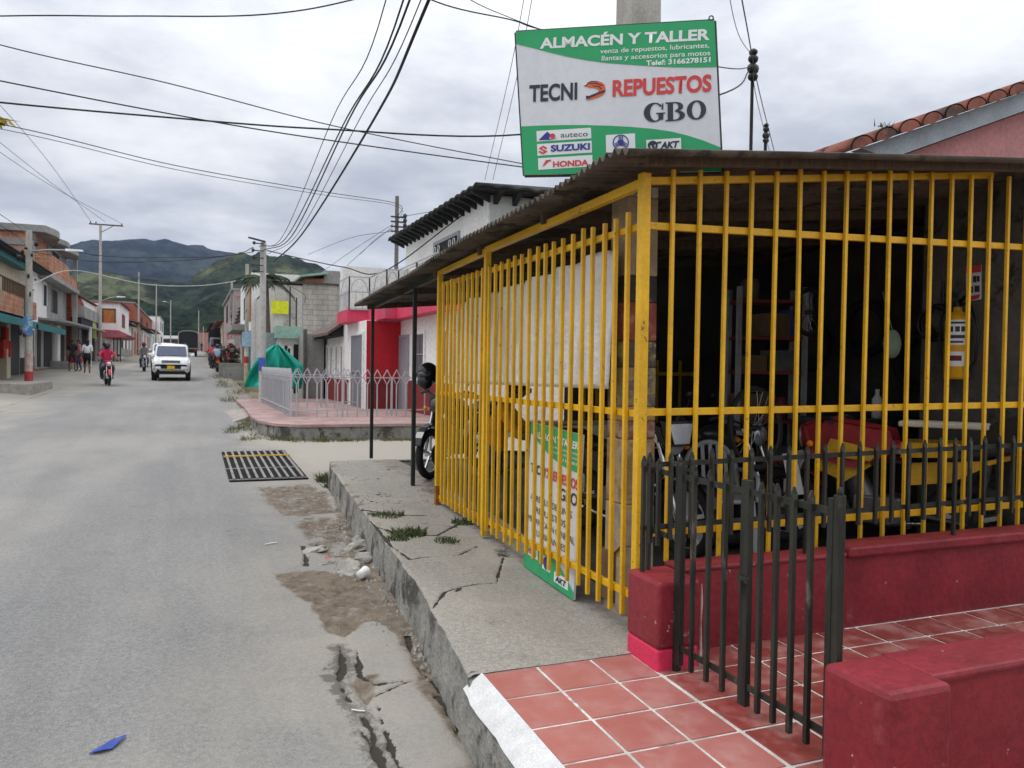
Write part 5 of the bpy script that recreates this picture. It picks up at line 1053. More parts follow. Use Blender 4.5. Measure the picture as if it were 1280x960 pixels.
door(W, FW1, LX(455,4.2)+.05, LX(441,4.2), zt, 2.25, greypaint, 'door', white_w, greypaint); door(W, FW2, 19.85, 20.6, zt, 2.15, greypaint, 'door', greypaint)
window(W, FW2, LX(531,5.1), LX(520,5.1), 1.25, 2.2, glassdark, white_w, greypaint); window(W, FW2, 16.4, 17, 1.25, 2.2, glassdark, white_w, greypaint)
bpts = [(6.3,23.5),(3.9,23.5),(3.9,21.8),(4.45,21.8),(4.45,19.7),(4.75,19.7),(4.75,16.2),(5.3,15.75),(12,15.75),(12,23.5)]
mb = MB(); mb.prism([(x,y,2.62) for x, y in bpts], (0,0,.32)); mb.build('balcony_band', pinkband, W)
mb = MB(); mb.prism([(x+.06 if x < 6 else x,y-.05 if y > 20 else y+.05,2.94) for x, y in bpts], (0,0,.006)); mb.build('balcony_floor', grey_w, W)
MB().box((4.12,23.75,2.7), (12,24.3,4.35)).build('wall', white_w, W)
MB().box((6.2,17.1,2.9), (12,24.6,5.35)).build('upper_storey', white_w, W); MB().box((6.25,17.04,2.95), (12,17.1,5.3)).build('side_wall', M('pale_green_wall', (.42,.47,.44), .85, var=.08), W)
window(W, ('x',6.2,-1), 19.2, 21.3, 3.9, 4.75, dark_w, greypaint)
mb = MB()
for a in (19.4,19.75,20.75,21.1):
    for z in (4.0,4.2,4.4,4.6): mb.torus((6.12,a,z), (1,0,0), .09, .014, 12, 4)
mb.build('scroll_grille', white, W)
def balcony_rail(pts, zb, h, name='railing'):
    mb = MB()
    for (xa, ya), (xb, yb) in zip(pts, pts[1:]):
        a = V((xa,ya,zb)); b = V((xb,yb,zb)); L = (b-a).length; n = max(2, int(L/.17))
        for z in (.04, h*.55, h): mb.bar(a+V((0,0,z)), b+V((0,0,z)), .028)
        for i in range(n+1): p = a.lerp(b, i/n); mb.bar(p, p+V((0,0,h if i in (0, n) else h*.62)), .03 if i in (0, n) else .016)
        c = a.lerp(b, .5); r_ = min(.42, L*.4); d = (b-a).normalized(); mb.tube([c+d*r_*math.cos(PI*i/14)+V((0,0,h*.58+h*.36*math.sin(PI*i/14))) for i in range(15)], .012, 5)
    return mb.build(name, lilacfence, W)
balcony_rail([(5.5,21.6),(5.5,19.0),(5.5,16.5)], 2.95, 1.16)
balcony_rail([(3.95,23.4),(3.95,21.85),(4.5,21.85),(4.5,19.75),(4.8,19.75),(4.8,18.0),(4.8,16.25)], 2.94, .9)
# dark tiled hip roof with rafter ends
zE = 5.42; xe, ye0, ye1 = 5.72, 16.6, 25.0
mb = MB(); rg_ = (9.2, 20.6, zE+1.35)
def hip(a, b, r1, r2, n, m_=8):
    P = np.zeros((m_+1, n+1, 3))
    for j in range(m_+1):
        for i in range(n+1):
            u = i/n; v = j/m_; e = V(a).lerp(V(b), u); t = V(r1).lerp(V(r2), u); p = e.lerp(t, v); p.z += .055*abs(math.sin(u*n*PI/6)); P[j, i] = p
    o = gridmesh('roof', P, tile_dark, W); md = o.modifiers.new('t', 'SOLIDIFY'); md.thickness = .07; return o
hip((xe,ye1,zE), (xe,ye0,zE), (9.2,21.5,zE+.9), (9.2,20.,zE+.9), 37*6//2); hip((xe,ye0,zE), (12.8,ye0,zE), (9.2,20.,zE+.9), (9.4,20.,zE+.9), 30*3)
mb = MB()
for i in range(18): y = ye0+.35+i*.46; mb = MB(); mb.prism([(xe+.04,y,zE-.03),(6.2,y,zE-.03),(6.2,y,zE-.27),(xe+.25,y,zE-.17),(xe+.06,y,zE-.10)], (0,.10,0)); mb.build('rafter', tile_dark, W)
for i in range(12): x = 6.3+i*.46; mb = MB(); mb.prism([(x,ye0+.04,zE-.03),(x,17.05,zE-.03),(x,17.05,zE-.3),(x,ye0+.15,zE-.14)], (.11,0,0)); mb.build('rafter', tile_dark, W)
MB().box((xe+.05,ye0+.05,zE-.05), (12,ye1-.05,zE-.02)).build('soffit', tile_dark, W)
mb = MB(); mb.prism([(4.28,24.0,2.72),(4.28,28.4,2.72),(3.72,28.4,2.32),(3.72,24.0,2.32)], (0,0,.09)); mb.build('lean_to_roof', M('old_tile_lean', (.14,.10,.085), .9, var=.3, scale=5), W)
mb = MB(); mb.prism([(3.76,24.1,2.30),(4.2,24.1,2.30),(4.2,24.1,2.64)], (0,4.2,0)); mb.build('lean_to_soffit', dark_w, W)
# grey diamond topped fence
fn = thing('grey_fence', (1.98, 17.7, zt), 'pale grey metal fence with diamond tops around the pink terrace', 'fence')
def diamond_run(a, b, n, dense=False):
    a = V(a); b = V(b); L = (b-a).length; d = (b-a)/n
    MB().bar(a+V((0,0,.16)), b+V((0,0,.16)), .03).build('rail', lilacfence, fn); MB().bar(a+V((0,0,.88)), b+V((0,0,.88)), .022).build('rail', lilacfence, fn)
    for i in range(n):
        c = a+d*(i+.5); mb = MB(); mb.bar(c, c+V((0,0,.72)), .024); u = d*.40
        q = [c+V((0,0,.72)), c+u+V((0,0,.89)), c+V((0,0,1.06)), c-u+V((0,0,.89))]
        for s, e in zip(q, q[1:]+q[:1]): mb.bar(s, e, .018)
        mb.build('diamond_picket', lilacfence, fn)
        if i % 5 == 0 and (i or a.y < 17.8 and b.y < 17.8): MB().bar(a+d*i-V((0,0,.05)), a+d*i+V((0,0,.9)), .04).build('post', lilacfence, fn)
diamond_run((1.98,17.7,zt), (5.05,17.7,zt), 14); diamond_run((1.98,17.7,zt), (1.90,24.5,zt), 30); diamond_run((2.0,21.6,zt), (4.15,21.6,zt), 9)
mb = MB()
for i in range(15): y = 17.9+i*.44; mb.box((1.965,y,zt+.15), (1.985,y+.40,zt+.80))
mb.build('fence_sheet', greypaint, fn)
# weeds along the terrace foot
mb = MB(); rg = random.Random(11)
for i in range(46):
    t = rg.random(); x = 1.35+t*3.0; y = 15.33 if x > 1.9 else 15.4+(1.9-x)*.9
    tuft(mb, V((x, y-rg.uniform(.02,.22), -.02)), .12, 26, .16*(1.2-t*.7), rg)
for i in range(16): y = rg.uniform(15.6,19); tuft(mb, V((1.2-rg.uniform(0,.5)*(1 if y < 18 else .3), y, zr(y)-.01)), .14, 30, .16, rg)
for i in range(26): y = rg.uniform(26,48); tuft(mb, V((1.25+rg.uniform(-.2,.7), y, zr(y)-.02)), .3, 30, .3, rg)
tag(mb.build('grass', M('dry_weed', (.11,.115,.04), .85, var=.35, scale=4, bump=0)), 'dry weeds along the foot of the pink terrace and road verge', 'grass', kind='stuff')

# green shade cloth
gc = thing('green_tarpaulin', (1.8, 25.2, .3), 'bright green shade cloth draped from the near concrete pole over the fence end', 'tarpaulin')
def drape(L, Rr, d0, d1, seed, n=34):
    P = np.zeros((n+1, n+1, 3)); tl = np.linspace(0, 1, len(L)); tr2 = np.linspace(0, 1, len(Rr))
    for j in range(n+1):
        v = j/n; a = (np.interp(v, tl, [p[0] for p in L]), np.interp(v, tl, [p[1] for p in L])); b = (np.interp(v, tr2, [p[0] for p in Rr]), np.interp(v, tr2, [p[1] for p in Rr]))
        for i in range(n+1):
            u = i/n; f = .10*math.sin((u*5+v*1.5+seed)*2.4)*(.25+.75*v)+.3*mnoise.noise((u*3,v*2,seed)); P[j, i] = dep(a[0]+(b[0]-a[0])*u, a[1]+(b[1]-a[1])*u, d0+(d1-d0)*(u*.6+.4*v)+f)
    return P
for Lp, Rp, sd, da, db in (([(344,431),(333,437),(321,448),(311,466),(304,484)], [(348,430),(349,445),(349,458),(349,470),(349,483)], 1., 24.9, 24.6), ([(346,430),(346,445),(346,460),(346,472),(346,486)], [(349,432),(361,441),(379,457),(379,470),(377,486)], 5., 25.2, 25.6)):
    o = gridmesh('cloth', drape(Lp, Rp, da, db, sd), greentarp, gc); md = o.modifiers.new('t', 'SOLIDIFY'); md.thickness = .01

# ---- beyond the white house
gK = zr(33)+.1; Kb = thing('block_house', (4.3, 33, gK), 'tall house with a bare concrete block side wall and a plastered strip', 'building')
MB().box((LY(378,33),33,gK-.5), (7,42,4.66)).build('wall', cblock, Kb); MB().box((LY(341,33),33.05,gK-.5), (LY(378,33),42,4.6)).build('plaster_wall', M('dirty_white_plaster', (.50,.48,.44), .9, var=.12, wear=(.30,.28,.26), wamt=.55, wscale=1.5), Kb)
MB().box((LY(342,33),32.9,4.66), (7,42.2,4.73)).build('roof', M('rusty_edge', (.07,.05,.045), .8), Kb)
for px in (362, 370): x = LY(px, 32.9); MB().bar((x,32.92,2.5), (x,32.92,4.5 if px < 365 else 4.1), .05).build('pipe', darkmetal, Kb)
xa_, xb_, xc_ = LY(378,36), LY(404,36), LY(424,36); MB().box((xa_+.1,36,4.73), (xb_,38,5.22)).build('rooftop_room', brick, Kb); MB().box((xb_,36,4.73), (xc_,38,5.6)).build('rooftop_room', grey_w, Kb); mb = MB(); mb.hexa([(xa_-.15,35.6,5.22),(xb_+.1,35.6,5.4),(xb_+.1,38.3,5.4),(xa_-.15,38.3,5.22),(xa_-.15,35.6,5.31),(xb_+.1,35.6,5.5),(xb_+.1,38.3,5.5),(xa_-.15,38.3,5.31)]); mb.build('rooftop_cover', mint, Kb)
yb = thing('yellow_banner', (LY(350,32.9), 32.95, 3.5), 'plain lime yellow banner fixed to the plastered strip beside the block wall', 'banner'); MB().box((LY(338.5,32.9),32.9,HZ(345,392,0,32.9)), (LY(360,32.9),32.94,HZ(345,376,0,32.9))).build('sheet', limebanner, yb)
gL = zr(29)+.1; Lb = thing('mint_house', (2.8, 29.5, gL), 'small low house with a mint green parapet behind the green cloth', 'building')
MB().box((LY(346,29.5),29.5,gL-.4), (4.6,32.9,2.5)).build('wall', white_w, Lb); MB().box((LY(344,29.3),29.2,2.35), (LY(376,29.3),30.2,2.78)).build('parapet', mint, Lb); MB().box((LY(333,29.6),29.7,gL-.4), (LY(346,29.6),32.9,2.55)).build('side_wall', M('teal_grey_wall', (.24,.30,.30), .85), Lb)
FL = ('y', 29.5, -1); door(Lb, FL, LY(367,29.5), LY(376,29.5), gL, gL+1.75, dark_w); window(Lb, FL, LY(352,29.5), LY(356,29.5), gL+.9, gL+1.6, dark_w); window(Lb, FL, LY(358.5,29.5), LY(362.5,29.5), gL+.9, gL+1.6, dark_w)
MB().box((LY(384,27),27.2,gL-.4), (LY(406,27),29.4,2.45)).build('garden_wall', grey_w, Lb) ; MB().box((LY(380.5,27),27.1,gL-.4), (LY(384,27),27.4,2.6)).build('gate_pier', M('mossy_pier', (.10,.095,.085), .9), Lb)
gN = zr(42)+.1; Nb = thing('white_tall_house', (2.8, 42, gN), 'white two storey house with brown corner strip and teal door behind the near concrete pole', 'building'); FN = ('x', 2.75, -1)
MB().box((2.75,42.2,gN-.5), (9,52,6.0)).build('wall', white_w, Nb); slab(FN, 42.3, 43.4, 3.6, 5.9, 0, .05).build('corner_strip', orangewood, Nb); door(Nb, FN, 42.4, 44.0, gN, gN+2.4, teal); door(Nb, FN, 46, 49.5, gN, gN+2.4, M('rust_shutter', (.36,.12,.05), .7), 'shutter_door'); window(Nb, FN, 46, 48, 3.9, 5.1, dark_w); slab(FN, 44.5, 52, 3.2, 3.5, 0, .8).build('canopy', grey_w, Nb)
row_house('grey_red_house', 'grey and red two storey building far down on the right', 2.7, 60, 78, 6.6, M('grey_red_wall', (.36,.30,.29), .85, wear=(.42,.09,.07), wamt=.54, wscale=.35, stretch=(1,1,3)), ((.1,.3,3.4,4.8,dark_w),(.5,.7,3.4,4.8,dark_w),(.2,.6,0,2.5,pnk)), back=-14)
row_house('ochre_house', 'low ochre house past the grey and red building', 2.6, 78.3, 100, 5.2, cream_w, ((.2,.4,0,2.4,dark_w),(.6,.8,0,2.4,pnk)), tile_red, back=-14)
row_house('pale_house', 'pale house standing last on the right side of the street', 2.5, 100.3, 128, 6.0, white_w, ((.2,.4,0,2.4,dark_w),(.6,.8,0,2.4,dark_w)), tile_dark, back=-14)
mb = MB()
for i in range(5): p = dep(294+i*1.2, 404-i*4.5, 56); q = p+V((1.0,-.6,.55)); mb.bar(p, q, .22, .08)
mb.bar(dep(294,407,56), dep(302,383,56.5), .08)
st_ = mb.build('iron_stair', darkmetal); tag(st_, 'black iron stair climbing the front of the grey and red building', 'stair')
st_.location.z += 0
# end of the street
row_house('red_roof_house', 'wide house with a red roof closing the far end of the street', 1.2, 176, 190, 7.6, M('far_rose_wall', (.42,.22,.2), .8), (), tile_red, back=-9)
mb = MB(); ge = zr(184)
eh = thing('far_market_hall', (-1, 188, ge), 'low grey hall with a zinc roof at the far end of the street', 'building'); MB().box((-14,188,ge-1), (1.1,200,ge+2.4)).build('wall', M('far_brown_wall', (.17,.13,.10), .9, var=.3), eh); MB().prism([(-14.5,187,ge+2.4),(1.2,187,ge+2.4),(1.2,200,ge+3.4),(-14.5,200,ge+3.4)], (0,0,.2)).build('roof', zinc, eh)

# scrap and wall on the right verge
g = zr(52)
mb = MB(); mb.box((1.5,44,zr(44)-.3), (2.6,44.25,zr(44)+.55)); mb.box((1.35,46.2,zr(46)-.3), (2.6,46.4,zr(46)+.75)); tag(mb.build('low_wall', grey_w, bev=.02), 'broken low concrete wall on the right verge before the parked motorcycles', 'wall')
mb = MB(); rg = random.Random(4)
for i in range(70): c = V((rg.uniform(1.6,3.0), rg.uniform(51,57), zr(54)+rg.uniform(0,1.5))); d = V((rg.gauss(0,1), rg.gauss(0,1), rg.gauss(0,.5))).normalized()*rg.uniform(.3,.9); mb.bar(c-d, c+d, rg.uniform(.04,.3), rg.uniform(.03,.1))
tag(mb.build('scrap_heap', M('scrap_mix', (.09,.07,.055), .85, var=.5, scale=.8)), 'tangled heap of dark scrap wood on the right verge', 'scrap', kind='stuff')
# ================================================================== poles
def pole(x, y, ztop, label, r=.14, mat=None, arm=None, lamp=None, bands=None, sink=.2, taper=.65):
    z = zr(y)+.1; t = thing('utility_pole', (x, y, z), label, 'utility pole'); mb = MB(); mb.tube([(x,y,z-sink),(x,y,ztop)], [r, r*taper], 10); mb.build('pole_shaft', mat or poleconc, t)
    for (za, zb, m_) in (bands or ()): k = lambda q: r*(1-(1-taper)*(q/(ztop-z)))+.006; mb = MB(); mb.tube([(x,y,z+za),(x,y,z+zb)], [k(za),k(zb)], 10); mb.build('painted_band', m_, t)
    if arm:
        za, wl, wr = arm; mb = MB(); mb.bar((x-wl,y,za), (x+wr,y,za), .09); a = mb.build('crossarm', wood, t)
        for xx in (x-wl+.1, x-.3, x+wr-.1): mb = MB(); mb.lathe([(.02,0),(.05,.04),(.03,.09),(.05,.12),(.001,.17)], (xx,y,za+.05), n=8); mb.build('insulator', darkmetal, a)
        MB().bar((x,y,za-.6), (x+wr*.6,y,za), .04).build('brace', darkmetal, t)
    if lamp:
        zl, L, rise = lamp; s = 1; e = V((x+L,y,zl+rise)); mb = MB(); mb.tube([(x,y,zl),(x+L*.5,y,zl+rise*.75),e], .03, 6); ar = mb.build('lamp_arm', zinc, t)
        mb = MB(); mb.hexa([e+V(v) for v in ((-.05,-.10,-.04),(.52,-.08,-.02),(.52,.08,-.02),(-.05,.10,-.04),(-.05,-.07,.05),(.5,-.06,.04),(.5,.06,.04),(-.05,.07,.05))]); mb.build('lamp_head', M('lamp_white', (.7,.72,.74), .4, bump=0), ar)
    return t
whiteband = M('pole_white', (.55,.53,.5), .8, var=.2); redband = M('pole_red', (.42,.05,.05), .75, var=.25)
def xat(px, Y): return LY(px, Y)
Y1 = 33.0; x1 = xat(36, Y1); p1 = pole(x1, Y1, HZ(37,288,0,Y1), 'concrete pole with red painted foot and blue sticker on the left kerb', .135, lamp=(HZ(60,312,0,Y1)-.1, 1.2, .12), bands=((0,.55,redband),(.55,1.25,M('pole_rose', (.45,.33,.30), .8, var=.3))), taper=.75)
MB().box((x1-.14,Y1-.18,zr(Y1)+1.95), (x1+.14,Y1-.13,zr(Y1)+2.6)).build('sticker', M('blue_sticker', (.10,.22,.50), .5, wear=(.35,.55,.45), wamt=.5, wscale=6), p1)
for i in range(14): mb = MB(); z = HZ(37,288,0,Y1)-.3-random.random()*3.6; mb.ball((x1+random.uniform(-.3,.3),Y1-random.uniform(.1,.3),z), (random.uniform(.03,.08),.06,random.uniform(.04,.14)), 8, 6); mb.build('cable_joint', black, p1)
p2 = pole(xat(125,66), 66, HZ(123,281,0,66), 'tall pole with a long crossarm by the red brick house', .13, arm=(HZ(131,281,0,66), .75, 1.5), lamp=(HZ(128,377,0,66), 1.15, .4))
for (px, Y, py, lab, lp) in ((173,100,340,'pole in front of the rose doors on the left side',None),(195,130,355,'slim pole before the long brick house with lamp arm to the left',None),(213,150,375,'pale slim lamp pole near the end of the left row',(-1.2,.3)),(248,165,388,'thin pole standing mid street at the far end',None),(254,172,408,'thinnest short pole at the far end of the street',None)):
    r_ = pole(xat(px,Y), Y, HZ(px,py,0,Y), lab, .11, lamp=(HZ(px,py,0,Y)-.6, lp[0], lp[1]) if lp else None)
Y4 = 25.6; x4 = xat(328, Y4); z4 = HZ(328,303,0,Y4)
pA = pole(x4, Y4, z4, 'thick concrete pole rising from the green cloth at the end of the grey fence', .105, M('pale_pole_concrete', (.46,.45,.43), .9, var=.12), taper=.85)
mb = MB()
for k, dz in enumerate((.0,-.22,-.44,-.66,-.85)): mb.lathe([(.02,0),(.05,.03),(.04,.09),(.001,.1)], (x4-.28-.03*(k % 2),y_ if False else Y4-.15,z4-.1+dz), n=8); mb.bar((x4-.3,Y4-.15,z4-.06+dz), (x4,Y4-.15,z4-.06+dz), .03)
mb.bar((x4-.45,Y4-.16,z4+.1), (x4+.05,Y4-.16,z4+.0), .05); mb.build('insulator_rack', darkmetal, pA)
MB().box((x4-.12,Y4-.15,zr(Y4)+1.0), (x4+.08,Y4-.105,zr(Y4)+1.4)).build('sticker', M('blue_sticker2', (.08,.12,.45), .5), pA)
Y5 = 38.; x5 = xat(308, Y5); pB = pole(x5, Y5, HZ(308,330,0,Y5), 'slimmer concrete pole with red band and pale blue notice on the right verge', .095, bands=((0,.85,M('pole_cream', (.5,.42,.28), .8, var=.2)),(.85,1.15,redband),(1.15,1.7,whiteband)), taper=.8)
MB().box((x5-.2,Y5-.14,zr(Y5)+1.7), (x5+.2,Y5-.10,zr(Y5)+2.35)).build('notice', M('pale_blue_notice', (.35,.52,.66), .6), pB)
Y6 = 62.; pole(xat(289,Y6), Y6, HZ(289,352,0,Y6), 'distant concrete pole in front of the grey and red building', .11)
Y7 = 56.; x7 = xat(288.5, Y7); sp = thing('roadside_sign', (x7,Y7,zr(Y7)), 'narrow red roadside sign post with white top beside the scrap heap', 'sign post'); MB().box((x7-.22,Y7-.04,zr(Y7)+.5), (x7+.22,Y7+.04,zr(Y7)+1.7)).build('panel', redband, sp); MB().box((x7-.22,Y7-.04,zr(Y7)+1.7), (x7+.22,Y7+.04,zr(Y7)+2.05)).build('top_panel', whiteband, sp); MB().bar((x7,Y7,zr(Y7)), (x7,Y7,zr(Y7)+.52), .06).build('post', darkmetal, sp)
# poles behind the roofs on the right
Yd = 33.; xd = xat(494, Yd); zd = HZ(493,245,0,Yd); pC = pole(xd, Yd, zd, 'leaning dark utility pole rising behind the dark tiled roof', .10, M('dark_pole', (.16,.15,.14), .9), taper=.8)
mb = MB(); 
for dz in (-.9,-1.1,-1.3,-1.5): mb.bar((xd-.3,Yd-.2,zd+dz), (xd+.35,Yd-.2,zd+dz), .06); mb.ball((xd+.3,Yd-.2,zd+dz+.08), .09, 6, 5)
mb.build('insulator_rack', darkmetal, pC)
def mast(px, pyt, Y, lab, r_):
    x = xat(px, Y); z = HZ(px, pyt, 0, Y); t = pole(x, Y, z, lab, r_, M('black_mast', (.02,.02,.02), .8), taper=.8); mb = MB()
    for dz, s in ((-.05,.10),(-.2,.13),(-.42,.16),(-.6,.13)): mb.ball((x-.05,Y-.08,z+dz), (s,.1,s*.8), 8, 6)
    mb.build('insulator_rack', black, t); return V((x,Y,z))
ma = mast(933, 63, 15., 'thin dark mast with clustered insulators just right of the shop sign', .045); mc = mast(951, 155, 24., 'short dark mast with insulators rising over the shed roof near the tiled gable', .07)

# ================================================================== overhead lines
wirem = M('black_cable', (.012,.012,.014), .6, bump=0, var=.1); wgrey = M('pale_cable', (.42,.42,.40), .6, bump=0)
def wire(pts, r_, label, mat=None, n=10):
    pts = [V(p) for p in pts]; q = [pts[0]*2-pts[1]]+pts+[pts[-1]*2-pts[-2]]; out = []
    for i in range(1, len(q)-2):
        a, b, c, d = q[i-1:i+3]
        for k in range(n): t = k/n; out.append(.5*((2*b)+(c-a)*t+(2*a-5*b+4*c-d)*t*t+(3*b-a-3*c+d)*t**3))
    out.append(pts[-1]); mb = MB(); mb.tube(out, r_, 5); o = mb.build('power_line', mat or wirem); tag(o, label, 'cable'); return o
D = dep
# along the street: from the thick pole near the green cloth up to the pole in the cage corner
top0 = V((2.55, 4.36, 8.2))
for i, (dz, pm, pt, r_, lab) in enumerate(((0.,(415,150),(483,-2),.007,'leftmost thin line of the bundle climbing from the thick pole'),(-.1,(428,158),(505,-2),.011,'second line of the bundle climbing from the thick pole'),(-.2,(436,150),(513,-2),.013,'third, heavier line of the bundle climbing from the thick pole'),(-.3,(449,150),(527,-2),.007,'fourth, thin line of the bundle climbing from the thick pole'),(-.55,(467,150),(537,-2),.019,'thickest, most sagging black cable climbing from the thick pole'))):
    a = V((x4-.28+.14*i, Y4-.15, z4-.05+dz)); wire([a, D(350+i*7,300-i*2,20.), D(*pm,12.5), D(*pt,8.2), top0+V((-.7+.3*i,0,.05))], r_, lab)
# across the street
far_l = lambda px, py, d: D(px, py, d)
wire([D(-330,30,13), D(0,20,13), D(160,20,13), D(330,18,13), D(455,-4,13), D(640,-60,13)], .012, 'slack line across the top left corner of the sky')
wire([D(-300,-30,12), D(0,56,13), D(210,104,14), D(420,158,15), D(655,205,16), D(900,250,17)], .010, 'long straight line descending from the upper left, just under the slack one')
wire([D(-300,38,12), D(0,101,13), D(260,151,14), D(430,178,15), D(655,209,16), D(900,240,17)], .012, 'sloping cable crossing over the twisted cable in the middle of the sky')
wire([D(-300,96,12), D(0,128,13), D(200,146,14), D(400,161,14.3), D(652,168,14.6), D(895,120,14.8), ma+V((-.05,0,-.4))], .016, 'thick twisted cable running nearly level across the street to the mast beside the sign')
wire([D(-300,100,20), D(10,157,20), D(220,207,22), D(400,239,26), D(497,255,31), V((xd,Yd-.2,zd-.9))], .012, 'line from the left edge to the dark pole behind the tiled roof')
wire([D(-300,110,20), D(10,163,20), D(220,212,22), D(400,243,26), D(497,258,31), V((xd,Yd-.2,zd-1.1))], .009, 'thin twin line just under the line to the dark pole behind the tiled roof')
wire([V((xd,Yd-.2,zd-.9)), D(560,263,28), D(630,271,24), D(700,276,20)], .011, 'short line from the dark pole passing in front of the white upper storey')
wire([D(430,-60,11), D(545,2,12), D(640,25,13.5), D(690,40,14.2), D(895,83,15), ma+V((0,0,-.35))], .011, 'line from the top of the picture passing behind the sign to the nearer mast')
wire([D(500,-60,11), D(585,-2,12), D(640,23,13), D(690,42,14)], .007, 'thin line joining behind the top left of the sign')
for (a, b, lab) in (((662,-40),(606,225),'thin stay line left of the sign, nearer mid sky'),((672,-40),(616,225),'thin stay line touching the left edge of the sign')):
    wire([D(*a,16), D((a[0]+b[0])/2+3,(a[1]+b[1])/2,20), D(*b,25)], .008, lab)
wire([D(905,-40,13), D(922,40,14.5), ma+V((0,0,-.1))], .007, 'thin line dropping to the nearer mast from above'); wire([D(920,-40,12), D(933,30,14), D(948,110,19), D(968,190,25)], .012, 'line passing the nearer mast and dropping to the tiled gable'); wire([ma+V((0,0,-.3)), D(945,120,18), D(962,190,24)], .008, 'slack loop between the nearer mast and the short mast')
# the left poles
tp1 = V((x1, Y1, HZ(37,288,0,Y1))); tp2 = V((xat(125,66),66,HZ(131,281,0,66)))
for k, (dz, lab) in enumerate(((-.3,'upper line sagging from the red footed pole to the thick pole over the road'),(-.75,'lower line sagging from the red footed pole to the thick pole over the road'))): wire([tp1+V((0,-.1,dz)), D(120,319+8*k,31), D(220,322+k*4,29), D(290,319,26.5), V((x4-.3,Y4-.15,z4-.1-dz*-.3))], .013, lab)
wire([tp1+V((0,-.1,-2.0)), D(90,338,31), D(180,355,31), D(250,357,32), D(300,350,34), V((x5,Y5-.1,HZ(308,345,0,Y5)))], .018, 'pale slack cable hanging low across the street between the two kerb poles', wgrey)
for k, (q, lab) in enumerate((((0,95),'highest of three faint lines slanting to the crossarm pole'),((0,160),'middle of three faint lines slanting to the crossarm pole'),((-20,165),'lowest of three faint lines slanting to the crossarm pole'))): wire([D(q[0]-60,q[1]-30,30), D((q[0]+112+k*16)/2,(q[1]+281)/2+8,45), tp2+V((-.65+.45*k*2.2,-0.05,.2))], .013, lab)
for k, (q, lab) in enumerate((((0,268),'faint line from the left edge over the brick house'),((0,285),'lower faint line from the left edge over the brick house'))): wire([D(q[0]-60,q[1]-40,28), D(18,q[1]+12-4*k,31), tp1+V((0,-.1,-.2-.5*k))], .012, lab)
a = V((x4+.1, Y4-.1, z4-.25)); wire([a, D(380,324,25), D(430,334,23), D(480,339,21), V((6.2,19,5.2))], .016, 'cable from the thick pole to the white corner house'); wire([a+V((0,0,-.9)), D(350,352,27), D(380,368,30), V((LY(380,32.8),32.8,3.9))], .010, 'thin service line from the thick pole to the block wall')
for k, (e, lab) in enumerate((((395,345),'first faint line fanning down left from the dark pole'),((415,350),'second faint line fanning down left from the dark pole'),((450,318),'third faint line fanning down left from the dark pole'),((385,318),'longest faint line fanning left from the dark pole'))): wire([V((xd-.2,Yd-.2,zd-1.2-.1*k)), D((494+e[0])/2,(268+e[1])/2+4,36), D(*e,42)], .010, lab)
yl = D(4,152,20.); mb = MB()
for i in range(14): mb.add([yl+V((random.gauss(0,.16),random.gauss(0,.05),random.gauss(0,.07))) for _ in range(4)], [(0,1,2,3)])
tag(mb.build('caught_rag', M('faded_yellow', (.5,.42,.08), .8)), 'faded yellow rag caught on the line at the left edge', 'rag')

